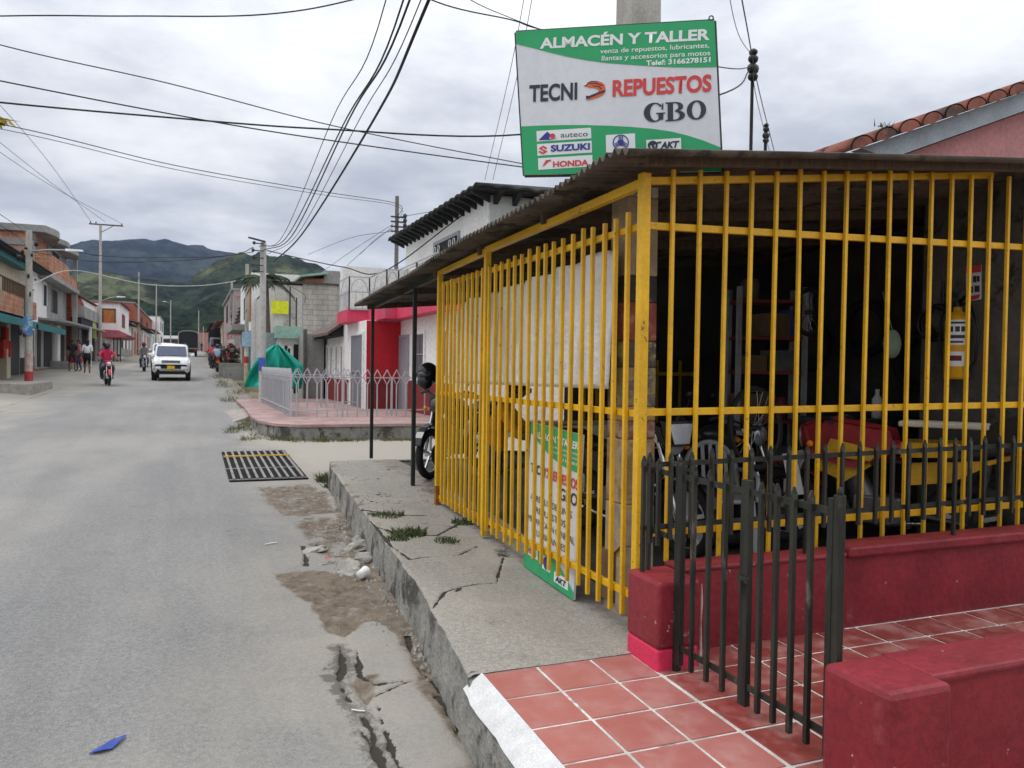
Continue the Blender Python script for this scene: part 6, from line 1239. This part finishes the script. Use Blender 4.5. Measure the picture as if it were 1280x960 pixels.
# ================================================================== vehicles
carwhite = paint('white_car_paint', (.74,.74,.75), .25); plate_y = M('yellow_plate', (.80,.48,.01), .5, bump=0)
def car_wheel(par, x, y, R=.36, w=.24):
    mb = MB(); s = 1 if y > 0 else -1; mb.lathe([(R*.6,-w/2),(R*.93,-w/2),(R,-w/2+.03),(R,w/2-.03),(R*.93,w/2),(R*.6,w/2)], (x,y,R), (0,1,0), 24); wl = mb.build('wheel', rubber, par, local=True)
    mb = MB(); mb.lathe([(.001,.02),(R*.2,.02),(R*.55,-.01),(R*.62,0)], (x,y+s*w*.45,R), (0,s,0), 20); mb.build('rim', alloy, wl, local=True)
def suv(loc, rz_, label, bm, lod=0):
    r = thing('car', tuple(loc), label, 'car', None, rz_)
    # lower body: rounded sections from nose (x=2.2) to tail (x=-2.2)
    st = [(2.22,.70,.52,.78),(2.16,.80,.42,.90),(2.0,.86,.36,.99),(1.5,.885,.34,1.06),(.95,.895,.34,1.10),(0,.90,.34,1.12),(-1.2,.90,.34,1.12),(-2.0,.88,.36,1.12),(-2.2,.84,.44,1.08)]
    ny = 12; P = np.zeros((len(st), ny*2+1, 3))
    for i, (x, hw, z0, z1) in enumerate(st):
        prof = [(-.86,z0),(-.97,z0+.08),(-1.0,z0+.22),(-1.0,z0+(z1-z0)*.55),(-.985,z0+(z1-z0)*.8),(-.93,z1-.035),(-.85,z1-.008),(-.7,z1+.006),(-.5,z1+.014),(-.3,z1+.02),(-.15,z1+.022),(-.05,z1+.022),(0,z1+.022)]
        full = prof+[(-a, b) for a, b in prof[:-1][::-1]]
        for j, (a, b) in enumerate(full): P[i, j] = (x, a*hw, b)
    body = gridmesh('body', P, bm, r, smooth=True)
    P2 = P+np.array(root_loc(r)) ; me = body.data; me.vertices.foreach_set('co', P.reshape(-1, 3).astype(np.float32).ravel()); me.update()
    mb = MB(); mb.poly([(2.22,a*.70,b) for a, b in [(p[1]/.70, p[2]) for p in P[0]]]); mb.poly([(-2.2,p[1],p[2]) for p in P[-1]]); mb.build('end_panels', bm, r, local=True)
    # cabin
    cs = [(.95,.80,1.10,.02),(.45,.76,1.58,.06),(.2,.74,1.66,.07),(-.6,.74,1.71,.07),(-1.6,.73,1.69,.07),(-2.0,.72,1.60,.07),(-2.12,.80,1.10,.02)]
    mb = MB(); rows = [[(x,-.80,1.09),(x,-hw,zt_-.05),(x,-hw+.09,zt_),(x,0,zt_+.025),(x,hw-.09,zt_),(x,hw,zt_-.05),(x,.80,1.09)] for x, hw, zt_, _ in cs]
    vs = [p for row in rows for p in row]; fs = [(i*7+j, i*7+j+1, (i+1)*7+j+1, (i+1)*7+j) for i in range(len(cs)-1) for j in range(6)]; mb.add(vs, fs, 0, True); mb.build('cabin', bm, r, local=True)
    mb = MB(); mb.prism([(.985,-.72,1.14),(.985,.72,1.14),(.50,.66,1.58),(.50,-.66,1.58)], (.018,0,.012)); mb.build('windscreen', M('blue_tint_glass', (.03,.04,.09), .06, bump=0, spec=.9), r, local=True)
    for s in (-1, 1):
        mb = MB(); mb.prism([(.78,.808*s,1.15),(.02,.808*s,1.15),(.02,.755*s,1.6),(.36,.757*s,1.56)], (0,.012*s,0)); mb.prism([(-.06,.808*s,1.15),(-1.0,.808*s,1.15),(-1.0,.75*s,1.62),(-.06,.752*s,1.62)], (0,.012*s,0)); mb.prism([(-1.08,.808*s,1.15),(-1.9,.806*s,1.15),(-1.8,.75*s,1.56),(-1.08,.75*s,1.6)], (0,.012*s,0)); mb.build('side_windows', glassdark, r, local=True)
        mb = MB(); mb.hexa([(2.13,.50*s,.80),(2.02,.84*s,.80),(1.9,.86*s,.98),(2.06,.52*s,.955),(2.19,.50*s,.80),(2.06,.87*s,.80),(1.93,.88*s,.975),(2.11,.52*s,.955)]); mb.build('headlight', lens, r, local=True)
        mb = MB(); mb.lathe([(.05,0),(.05,.03),(.001,.035)], (2.2,.62*s,.56), (1,0,0), 12); mb.build('fog_light', lens, r, local=True)
        mb = MB(); mb.ball((.82,1.0*s,1.18), (.07,.11,.085), 10, 8); mb.bar((.82,.86*s,1.14), (.82,.98*s,1.16), .04); mb.build('wing_mirror', bm, r, local=True)
        mb = MB(); mb.tube([(.3,.62*s,1.70),(.2,.62*s,1.76),(-1.5,.62*s,1.78),(-1.6,.62*s,1.72)], .02, 6); mb.build('roof_rail', darkmetal, r, local=True)
    mb = MB(); mb.box((2.10,-.42,.80), (2.215,.42,.93)); g = mb.build('grille', M('grille_grey', (.30,.30,.31), .4, .4), r, local=True)
    mb = MB()
    for z in (.83,.865,.90): mb.box((2.215,-.40,z), (2.222,.40,z+.012))
    mb.build('grille_bars', darkmetal, g, local=True)
    mb = MB(); mb.box((2.12,-.46,.555), (2.235,.46,.665)); mb.build('lower_intake', black, r, local=True); mb = MB(); mb.box((2.15,-.78,.50), (2.18,.78,.55)); mb.build('bumper_gap', darkmetal, r, local=True)
    mb = MB(); mb.box((2.235,-.17,.53), (2.25,.17,.69)); mb.build('number_plate', plate_y, r, local=True)
    mb = MB(); mb.box((1.9,-.8,.30), (-2.0,.8,.42)); mb.build('underbody', black, r, local=True)
    for x in (1.38, -1.32):
        for s in (-1, 1):
            car_wheel(r, x, .78*s); mb = MB(); n = 12; pts = [(x+.44*math.cos(PI*i/n), .905*s, .36+.44*math.sin(PI*i/n)) for i in range(n+1)]; mb.prism(pts+[(x-.44,.905*s,.30),(x+.44,.905*s,.30)], (0,.004*s,0)); mb.build('wheel_arch', black, r, local=True)
    return r
q = on_road(213.5, 476.5); suv((q.x, q.y+2.2, zr(q.y)), R_(-90), 'white car with yellow number plate driving towards the viewer', carwhite).scale = (1, .94, 1.04)
Yc = 62; suv((xat(206,Yc), Yc, zr(Yc)), R_(-88), 'second white car following behind the leading white car', carwhite)
# box truck going away
Yt = 105; xt = xat(235.3, Yt); zt_ = zr(Yt); tr = thing('truck', (xt, Yt, zt_), 'dark cargo truck driving away at the far end of the street', 'truck')
mb = MB(); prof = [(-1.12,1.0),(1.12,1.0),(1.12,2.75),(1.0,2.98),(.6,3.1),(0,3.14),(-.6,3.1),(-1.0,2.98),(-1.12,2.75)]; mb.prism([(xt+a,Yt,zt_+b) for a, b in prof], (0,6,0)); mb.build('cargo_box', M('black_canvas', (.02,.02,.022), .8), tr)
mb = MB(); pr = [V((xt+a,Yt-.03,zt_+b)) for a, b in prof]
for a, b in zip(pr, pr[1:]+pr[:1]): mb.bar(a, b, .10)
mb.build('frame', zinc, tr); mb = MB(); mb.box((xt-1,Yt-.1,zt_+.55), (xt+1,Yt+7.5,zt_+.95)); mb.build('chassis', black, tr); mb = MB(); mb.box((xt-1.05,Yt+6.2,zt_+.6), (xt+1.05,Yt+8,zt_+2.7)); mb.build('cab', carwhite, tr, bev=.1)
for yy in (.9, 6.6):
    for s in (-1, 1): mb = MB(); mb.lathe([(.2,-.15),(.48,-.15),(.5,-.1),(.5,.1),(.48,.15),(.2,.15)], (xt+.85*s,Yt+yy,zt_+.5), (1,0,0), 16); mb.build('wheel', rubber, tr)
for s in (-1, 1): MB().box((xt+.75*s-.12,Yt-.14,zt_+.75), (xt+.75*s+.12,Yt-.1,zt_+.9)).build('tail_light', redlens, tr)
# hooded stake truck parked on the right
Yk = 84; xk = xat(272.5, Yk)+.1; zk = zr(Yk); kt = thing('truck', (xk, Yk, zk), 'parked truck with arched black canvas hood on the right verge', 'truck')
mb = MB(); pf = [(-.95,1.9),(.95,1.9),(.95,2.75),(.75,3.1),(.35,3.28),(0,3.32),(-.35,3.28),(-.75,3.1),(-.95,2.75)]; mb.prism([(xk+a,Yk+.9,zk+b) for a, b in pf], (0,4,0)); mb.build('canvas_hood', M('black_canvas', (.02,.02,.022)), kt)
mb = MB(); mb.hexa([(xk-.9,Yk-.3,zk+.5),(xk+.9,Yk-.3,zk+.5),(xk+.9,Yk+1.4,zk+.5),(xk-.9,Yk+1.4,zk+.5),(xk-.84,Yk+.2,zk+2.3),(xk+.84,Yk+.2,zk+2.3),(xk+.84,Yk+1.4,zk+2.3),(xk-.84,Yk+1.4,zk+2.3)]); mb.build('cab', M('grey_cab_paint', (.25,.25,.26), .4, bump=0), kt, bev=.06)
mb = MB(); mb.prism([(xk-.78,Yk-.07,zk+1.45),(xk+.78,Yk-.07,zk+1.45),(xk+.74,Yk+.13,zk+2.15),(xk-.74,Yk+.13,zk+2.15)], (0,-.04,0)); mb.build('windscreen', glassdark, kt)
MB().box((xk-.9,Yk-.4,zk+.45), (xk+.9,Yk-.3,zk+.75)).build('bumper', darkmetal, kt); mb = MB(); mb.box((xk-.95,Yk+1.5,zk+.8), (xk+.95,Yk+4.9,zk+1.9)); mb.build('cargo_sides', M('rose_boards', (.28,.14,.12), .8), kt)
for s in (-1, 1):
    MB().ball((xk+.65*s,Yk-.32,zk+.95), (.12,.05,.12), 10, 8).build('headlight', lens, kt)
    for yy in (.4, 4.0): mb = MB(); mb.lathe([(.2,-.12),(.4,-.12),(.42,0),(.4,.12),(.2,.12)], (xk+.8*s,Yk+yy,zk+.42), (1,0,0), 16); mb.build('wheel', rubber, kt)
# motorcycles and riders
pinkjk = cloth('hot_pink_jacket', (.55,.03,.10)); skyb = cloth('pale_blue_shirt', (.30,.47,.58)); redsh = cloth('red_shirt', (.55,.025,.03)); greysh = cloth('grey_shirt', (.22,.22,.23)); whitesh = cloth('white_shirt', (.66,.66,.66)); navyc = cloth('navy_cloth', (.03,.035,.07)); rosec = cloth('rose_shirt', (.42,.16,.2))
blkh = paint('dark_helmet', (.02,.02,.022), .3)
def road_bike(px, py, hd_, lab, body, front=True, lod=1, plate=None, **k):
    q = on_road(px, py); d = V((math.cos(hd_), math.sin(hd_), 0)); c = V((q.x, q.y, zr(q.y)))-(d*1.27 if d.y < 0 else V((0,0,0))); c.z = zr(c.y); return moto(c, hd_, lab, body, lod=lod, plate=plate, **k)
b1 = road_bike(136.5, 483, R_(-80), 'red and black motorcycle ridden towards the viewer on the left lane', redp)
rider(b1, 'person in hot pink jacket and dark helmet riding the red and black motorcycle', pinkjk, jeans, blkh); rider(b1, 'person in dark blue riding pillion behind the hot pink jacket', navyc, blackcloth, blkh, back=.42)
b2_ = road_bike(181, 465, R_(-84), 'dark motorcycle ridden towards the viewer left of the leading white car', blk); rider(b2_, 'person in grey shirt riding the dark motorcycle left of the leading white car', greysh, jeans, M('wine_helmet', (.15,.02,.03), .4))
b3 = road_bike(272, 465, R_(91), 'motorcycle with orange plate ridden away along the right verge', blk, plate=M('orange_plate', (.8,.18,.02), .5)); rider(b3, 'person in pale blue shirt riding away along the right verge', skyb, blackcloth, blkh)
b4 = road_bike(266, 461, R_(95), 'dark motorcycle beside the rider in pale blue, nearer the road middle', blk); rider(b4, 'person in red shirt riding away beside the rider in pale blue', redsh, jeans, None)
b5 = road_bike(261.5, 448, R_(80), 'small dark motorcycle standing ahead of the two riders on the right', blk, lod=2); rider(b5, 'person in black sitting on the motorcycle ahead of the two riders on the right', blackcloth, blackcloth, blkh)
for k, (px, py) in enumerate(((166,449),(171,448),(176,447))): road_bike(px, py, R_(-40+10*k), ('dark motorcycle parked nearest in the row by the rose doors', 'dark motorcycle parked second in the row by the rose doors', 'dark motorcycle parked farthest in the row by the rose doors')[k], (blk, redp, blk)[k], lod=2, group='motorcycles parked by the rose doors')
Yp = 88; pz = zr(Yp); 
b6 = road_bike(218, 446, R_(-88), 'motorcycle coming up between the second white car and the truck', blk, lod=2); rider(b6, 'person in rose shirt riding up between the second white car and the truck', rosec, jeans, None)
# people on the left pavement
def stand(px, py, lab, shirt, pants, rz_=0., **k):
    q = on_road(px, py, .15); return person((q.x, q.y, zr(q.y)+.12), rz_, lab, k.pop('J', J_stand(0, .08, .05)), shirt, pants, **k)
w1 = stand(109, 466, 'person with long dark hair in white top and black shorts walking on the left pavement', whitesh, blackcloth, R_(100), hair='long', bare_legs=True, skirt=blackcloth)
stand(99, 463.5, 'person in rose top and dark trousers standing by the grey step', rosec, navyc, R_(200), hair='long'); stand(90, 463.5, 'person in black standing nearest the shop by the grey step', blackcloth, blackcloth, R_(-60), bare_legs=True)
bgp = thing('shoulder_bag', (0,0,0), 'red bag lying on the grey step between the two standing people', 'bag'); q = on_road(94.5, 463, .15); bgp.location = (q.x, q.y+.3, zr(q.y)+.12)
mb = MB(); mb.box((-.3,-.15,.62), (.3,.15,.9)); mb.build('bag_body', M('red_bag', (.45,.02,.05), .6), bgp, local=True, bev=.05); mb = MB(); mb.tube([(-.2,0,.88),(-.15,0,1.05),(.15,0,1.05),(.2,0,.88)], .015, 6); mb.build('handle', M('red_bag', (.45,.02,.05)), bgp, local=True); MB().box((-.4,-.25,-.05), (.4,.25,.62)).build('plinth', grey_w, bgp, local=True) if False else None
bgp.location.z -= .2
rg = random.Random(21); cols = [blackcloth, navyc, greysh, rosec, whitesh, jeans]
for i in range(9):
    Y = rg.uniform(150, 168); x = rg.uniform(.1, 2.3); person((x, Y, zr(Y)), rg.uniform(0,6), 'person in the small crowd gathered at the far end of the street', J_stand(0, .06, .05), cols[i % 6], cols[(i*5+1) % 3], group='crowd at the far end of the street')
# palm behind the thick pole
Yq = 31.; xq = xat(330, Yq); zq = HZ(328,350,0,Yq); pt = thing('palm_tree', (xq, Yq, zr(Yq)), 'dark palm crown showing behind the thick concrete pole', 'palm tree')
mb = MB(); mb.tube([(xq,Yq,zr(Yq)),(xq+.1,Yq,zr(Yq)+2),(xq,Yq,zq)], [.2,.15,.13], 8); mb.build('trunk', M('palm_trunk', (.10,.08,.06), .9), pt)
palmleaf = M('palm_leaf', (.028,.045,.018), .7, var=.4, scale=4, bump=0)
for k in range(17):
    a = k*2.4+.3; el = rg.uniform(.1,1.0); L = rg.uniform(.75,1.15); mb = MB(); pts = []
    for i in range(12): t = i/11; pts.append(V((xq+math.cos(a)*L*t*math.cos(el*(1-t)), Yq+math.sin(a)*L*t, zq+L*t*math.sin(el)-.9*L*t*t*.8)))
    mb.tube(pts, [.02]*8+[.012]*4, 5)
    for i in range(1, 12):
        d = (pts[i]-pts[i-1]).normalized(); sd = d.cross(V((0,0,1))).normalized()
        for s in (-1, 1):
            for f_ in (0, .5): b = pts[i-1].lerp(pts[i], f_); e = b+sd*s*.42*math.sin(PI*min(1,.25+i/13))+d*.22-V((0,0,.16)); mb.add([b-d*.03, b+d*.04, e], [(0,1,2)])
    mb.build('frond', palmleaf, pt)

# roof tiles and gable of the pink house behind the shed
Yh = 6.4; ec = ony(1050, 188, Yh); ap = ony(1290, 106, Yh); sl_ = (ap.z-ec.z)/(ap.x-ec.x)
ph = thing('pink_house', (8, 8.5, 0), 'pink plastered house with a red tiled gable rising behind the shed roof', 'building')
pinkw = M('faded_pink_plaster', (.46,.21,.21), .85, var=.1, scale=1.5, wear=(.17,.15,.14), wamt=.62, wscale=1.3, bump=.2); bargem = M('grey_blue_bargeboard', (.34,.38,.43), .7, var=.12, scale=3, wear=(.2,.17,.15), wamt=.62)
xr = ap.x+3; zrf = lambda x: ec.z+sl_*(x-ec.x)
mb = MB(); mb.prism([(6.7,Yh,-.2),(xr,Yh,-.2),(xr,Yh,zrf(xr)-.28),(6.7,Yh,zrf(6.7)-.28)], (0,4.2,0)); mb.build('wall', pinkw, ph)
mb = MB(); x0 = ec.x+.12; mb.prism([(x0,Yh-.16,zrf(x0)-.05),(xr,Yh-.16,zrf(xr)-.05),(xr,Yh-.16,zrf(xr)-.26),(x0+.4,Yh-.16,zrf(x0+.4)-.26)], (0,.14,0)); mb.build('bargeboard', bargem, ph)
P = []; 
cw = (ap.x-ec.x)/9.0; 
mb = MB()
for i in range(24):
    x = ec.x+cw*i
    for j in range(11):
        y = Yh-.30+j*.38; r1, r2 = .105, .085; n = 7; a0 = V((x,y,zrf(x)-.04+.015)); d = V((1,0,sl_)).normalized(); nn = V((-sl_,0,1)).normalized()
        vs = []
        for (yy, zl) in ((0.,0.),(.44,-.0)):
            for k in range(n+1): t = PI*k/n; vs.append(a0+V((0,yy,0))+d*(-math.cos(t)*cw*.5)+nn*(math.sin(t)*r1))
        mb.add(vs, [(k, k+1, n+2+k, n+1+k) for k in range(n)], 0, True)
        if j == 0: mb.add(vs[:n+1]+[a0+nn*-.02], [(k+1, k, n+1) for k in range(n)])
tl = mb.build('roof_tiles', tile_red, ph); md = tl.modifiers.new('t', 'SOLIDIFY'); md.thickness = .014
mb = MB(); mb.prism([(ec.x-.05,Yh-.22,zrf(ec.x)-.03),(xr,Yh-.22,zrf(xr)-.03),(xr,Yh-.22,zrf(xr)-.055),(ec.x-.05,Yh-.22,zrf(ec.x)-.055)], (0,4.5,0)); mb.build('roof_deck', tile_dark, ph)
gw = MB(); rg = random.Random(2); q = V((ec.x+.45,Yh-.2,zrf(ec.x+.45)+.08))
for i in range(26): b = q+V((max(-.2,min(.2,rg.gauss(0,.1))),0,-.03)); d = V((rg.gauss(0,.5),rg.gauss(0,.3),.6)).normalized()*rg.uniform(.04,.09); gw.add([b-V((.01,0,0)), b+V((.01,0,0)), b+d], [(0,1,2)])
pl_ = thing('roof_weed', tuple(q), 'small dark weed growing on the lowest tiles of the pink house', 'plant'); gw.build('leaves', grassm, pl_)

# ================================================================== hills
ST = (1, .3, 1)
def hillmat(name, forest, field, patch, scale):
    m, nt, b = base(name); vec = coords(nt, False)
    f = ramp(nt, noisen(nt, vec, scale, 6, .6, ST), .42, .58); c = mixc(nt, f, forest, field)
    f2 = ramp(nt, noisen(nt, vec, scale*5, 6, .7, ST), .38, .62, .42, 1.55); vm = nt.nodes.new('ShaderNodeVectorMath'); vm.operation = 'SCALE'; nt.links.new(c, vm.inputs[0]); nt.links.new(f2, vm.inputs['Scale']); c = vm.outputs[0]
    f3 = ramp(nt, noisen(nt, vec, scale*2.2, 7, .7, ST), .60, .66, 0, .6); c = mixc(nt, f3, c, patch)
    nt.links.new(c, b.inputs['Base Color']); b.inputs['Roughness'].default_value = 1; b.inputs['Specular IOR Level'].default_value = 0
    bp = nd(nt, 'ShaderNodeBump', Strength=1., Distance=6.); nt.links.new(noisen(nt, vec, scale*9, 6, .75, ST), bp.inputs['Height']); nt.links.new(bp.outputs[0], b.inputs['Normal']); return m
def ridge(name, sil, D0, D1, Dback, mat, zbase, rough, seed, n=420, m_=70, spur=.12, p_=1.15):
    pxs = np.linspace(sil[0][0], sil[-1][0], n); pys = np.interp(pxs, [s[0] for s in sil], [s[1] for s in sil]); P = np.zeros((m_+8, n, 3))
    for i, (px, py) in enumerate(zip(pxs, pys)):
        r0 = ray(px, py); h = math.hypot(r0.x, r0.y); ux, uy = r0.x/h, r0.y/h; zt2 = CAMZ+r0.z/h*D1
        for j in range(m_):
            s = j/(m_-1); P[j, i] = (ux*(D0+(D1-D0)*s), uy*(D0+(D1-D0)*s), zbase+(zt2-zbase)*s**p_)
        for j in range(8): s = (j+1)/8; P[m_+j, i] = (ux*(D1+(Dback-D1)*s), uy*(D1+(Dback-D1)*s), zt2-(zt2-zbase)*s*s)
    S = np.linspace(0, 1, m_); S = np.concatenate([S, np.full(8, 1.)])[:, None]; a = np.arange(n)[None, :]*(D1/n)/D1
    X, Y = P[..., 0], P[..., 1]; hgt = P[m_-1:m_, :, 2]-zbase
    sp = (fbm(X+seed, Y*.3, 4./D1*3, 4)-.5)*2*spur*np.sin(np.clip(S, 0, 1)*PI)
    tr_ = (fbm(X+seed*3, Y, rough[1], 4)-.5)*2*rough[0]*np.clip(S*4, 0, 1)
    P[..., 2] += hgt*sp+tr_
    return gridmesh(name, P, mat)
farm = hillmat('far_forest', (.019,.026,.029), (.032,.041,.034), (.05,.052,.042), .008); nearm = hillmat('near_hill_cover', (.03,.042,.023), (.09,.10,.05), (.13,.115,.065), .013); lowm = hillmat('low_wood', (.023,.036,.02), (.042,.056,.028), (.07,.07,.04), .025)
hf = ridge('hills', [(-500,380),(-250,350),(-100,340),(0,325),(60,318),(84,309),(95,304),(112,300),(141,299),(156,297),(172,299),(193,300),(208,299.5),(221,303),(242,305),(260,310),(273,312),(289,315),(305,320),(340,334),(400,348),(460,368),(600,395),(900,420),(1500,440)], 700, 1800, 2300, farm, 6, (8,.035), 3.); tag(hf, kind='structure')
hn = ridge('hills', [(-200,365),(-60,350),(40,346),(86,341),(130,340),(165,346),(195,352),(220,354),(237,349),(250,341),(266,328),(281,320),(299,316),(322,317),(345,319),(365,322),(385,328),(410,336),(430,346),(460,360),(520,380),(640,410),(900,435)], 330, 760, 1100, nearm, 5, (4.2,.1), 11.); tag(hn, kind='structure')
hl_ = ridge('hills', [(-300,400),(0,385),(80,375),(140,372),(190,380),(215,392),(240,388),(262,378),(285,376),(310,384),(340,400),(400,425),(600,440)], 230, 420, 620, lowm, 4.5, (3.0,.14), 23.); tag(hl_, kind='structure')

# the air between here and the hills
hz = MB(); hz.box((-2700,-140,-4), (2700,3650,330)); hzm = bpy.data.materials.new('valley_air'); hzm.use_nodes = True; hnt = hzm.node_tree
for nn_ in list(hnt.nodes):
    if nn_.type == 'BSDF_PRINCIPLED': hnt.nodes.remove(nn_)
pv = hnt.nodes.new('ShaderNodeVolumePrincipled'); pv.inputs['Color'].default_value = (.50,.65,1.,1); pv.inputs['Density'].default_value = .00012; pv.inputs['Anisotropy'].default_value = .1
hnt.links.new(pv.outputs[0], [x for x in hnt.nodes if x.type == 'OUTPUT_MATERIAL'][0].inputs['Volume'])
tag(hz.build('haze', hzm), kind='stuff')
# ================================================================== sky, sun, camera
wd = bpy.data.worlds.new('World'); SC.world = wd; wd.use_nodes = True; nt = wd.node_tree
bg = nt.nodes['Background']; sky = nt.nodes.new('ShaderNodeTexSky'); sky.sky_type = 'NISHITA'; sky.sun_disc = False
SUN_EL, SUN_AZ = R_(62), R_(-70)           # azimuth from +Y, clockwise positive
sky.sun_elevation = SUN_EL; sky.sun_rotation = SUN_AZ; sky.dust_density = 3
tc = nt.nodes.new('ShaderNodeTexCoord'); sep = nt.nodes.new('ShaderNodeSeparateXYZ'); nt.links.new(tc.outputs['Generated'], sep.inputs[0])
zz = mathn(nt, 'MAXIMUM', sep.outputs[2], 0.); den = mathn(nt, 'ADD', zz, .16)
cb = nt.nodes.new('ShaderNodeCombineXYZ'); nt.links.new(mathn(nt, 'DIVIDE', sep.outputs[0], den), cb.inputs[0]); nt.links.new(mathn(nt, 'DIVIDE', sep.outputs[1], den), cb.inputs[1])
nA = noisen(nt, cb.outputs[0], .75, 7, .52); nB = noisen(nt, cb.outputs[0], 2.6, 6, .6)
mixn = mathn(nt, 'ADD', mathn(nt, 'MULTIPLY', nA, .7), mathn(nt, 'MULTIPLY', nB, .3))
cl = ramp(nt, mixn, .36, .62, .0, 1.)
col = mixc(nt, cl, (4.9, 5.25, 5.95), (9.6, 9.7, 9.95))
lum = ramp(nt, zz, .08, 1., 1., 2.3)
vm = nt.nodes.new('ShaderNodeVectorMath'); vm.operation = 'SCALE'; nt.links.new(col, vm.inputs[0]); nt.links.new(lum, vm.inputs['Scale'])
fin = mixc(nt, .93, sky.outputs[0], vm.outputs[0]); nt.links.new(fin, bg.inputs['Color']); bg.inputs['Strength'].default_value = .1
sl = bpy.data.lights.new('sun', 'SUN'); sl.energy = 1.0; sl.angle = R_(14); sl.color = (1, .96, .9)
so = bpy.data.objects.new('sun', sl); COL.objects.link(so)
sd = V((math.sin(SUN_AZ)*math.cos(SUN_EL), math.cos(SUN_AZ)*math.cos(SUN_EL), math.sin(SUN_EL))); so.rotation_euler = (-sd).to_track_quat('-Z', 'Y').to_euler(); so.location = (0, 0, 30)
cd = bpy.data.cameras.new('camera'); co = bpy.data.objects.new('camera', cd); COL.objects.link(co); SC.camera = co
cd.sensor_width = 36; cd.sensor_fit = 'HORIZONTAL'; cd.lens = 36*F_PX/1280; cd.clip_end = 9000; cd.clip_start = .05
mw = Matrix(((_dx.x, _dx.y, _dx.z, 0), (0,0,0,0), (0,0,0,0), (0,0,0,1)))
rt = V((_dx.x, _dy.x, _dz.x)); up = V((_dx.y, _dy.y, _dz.y)); fw = V((_dx.z, _dy.z, _dz.z))   # camera axes in the world
co.matrix_world = Matrix(((rt.x, up.x, -fw.x, 0), (rt.y, up.y, -fw.y, 0), (rt.z, up.z, -fw.z, CAMZ), (0, 0, 0, 1)))
cd.dof.use_dof = True; cd.dof.focus_distance = 6.; cd.dof.aperture_fstop = 28.1/4.2
SC.view_settings.view_transform = 'Standard'; SC.view_settings.look = 'None'; SC.view_settings.exposure = 0.; SC.view_settings.gamma = 1.
SC.render.engine = 'CYCLES'; SC.cycles.use_denoising = True; SC.cycles.max_bounces = 6; SC.cycles.sample_clamp_indirect = 4
try: SC.cycles.denoiser = 'OPENIMAGEDENOISE'
except Exception: pass
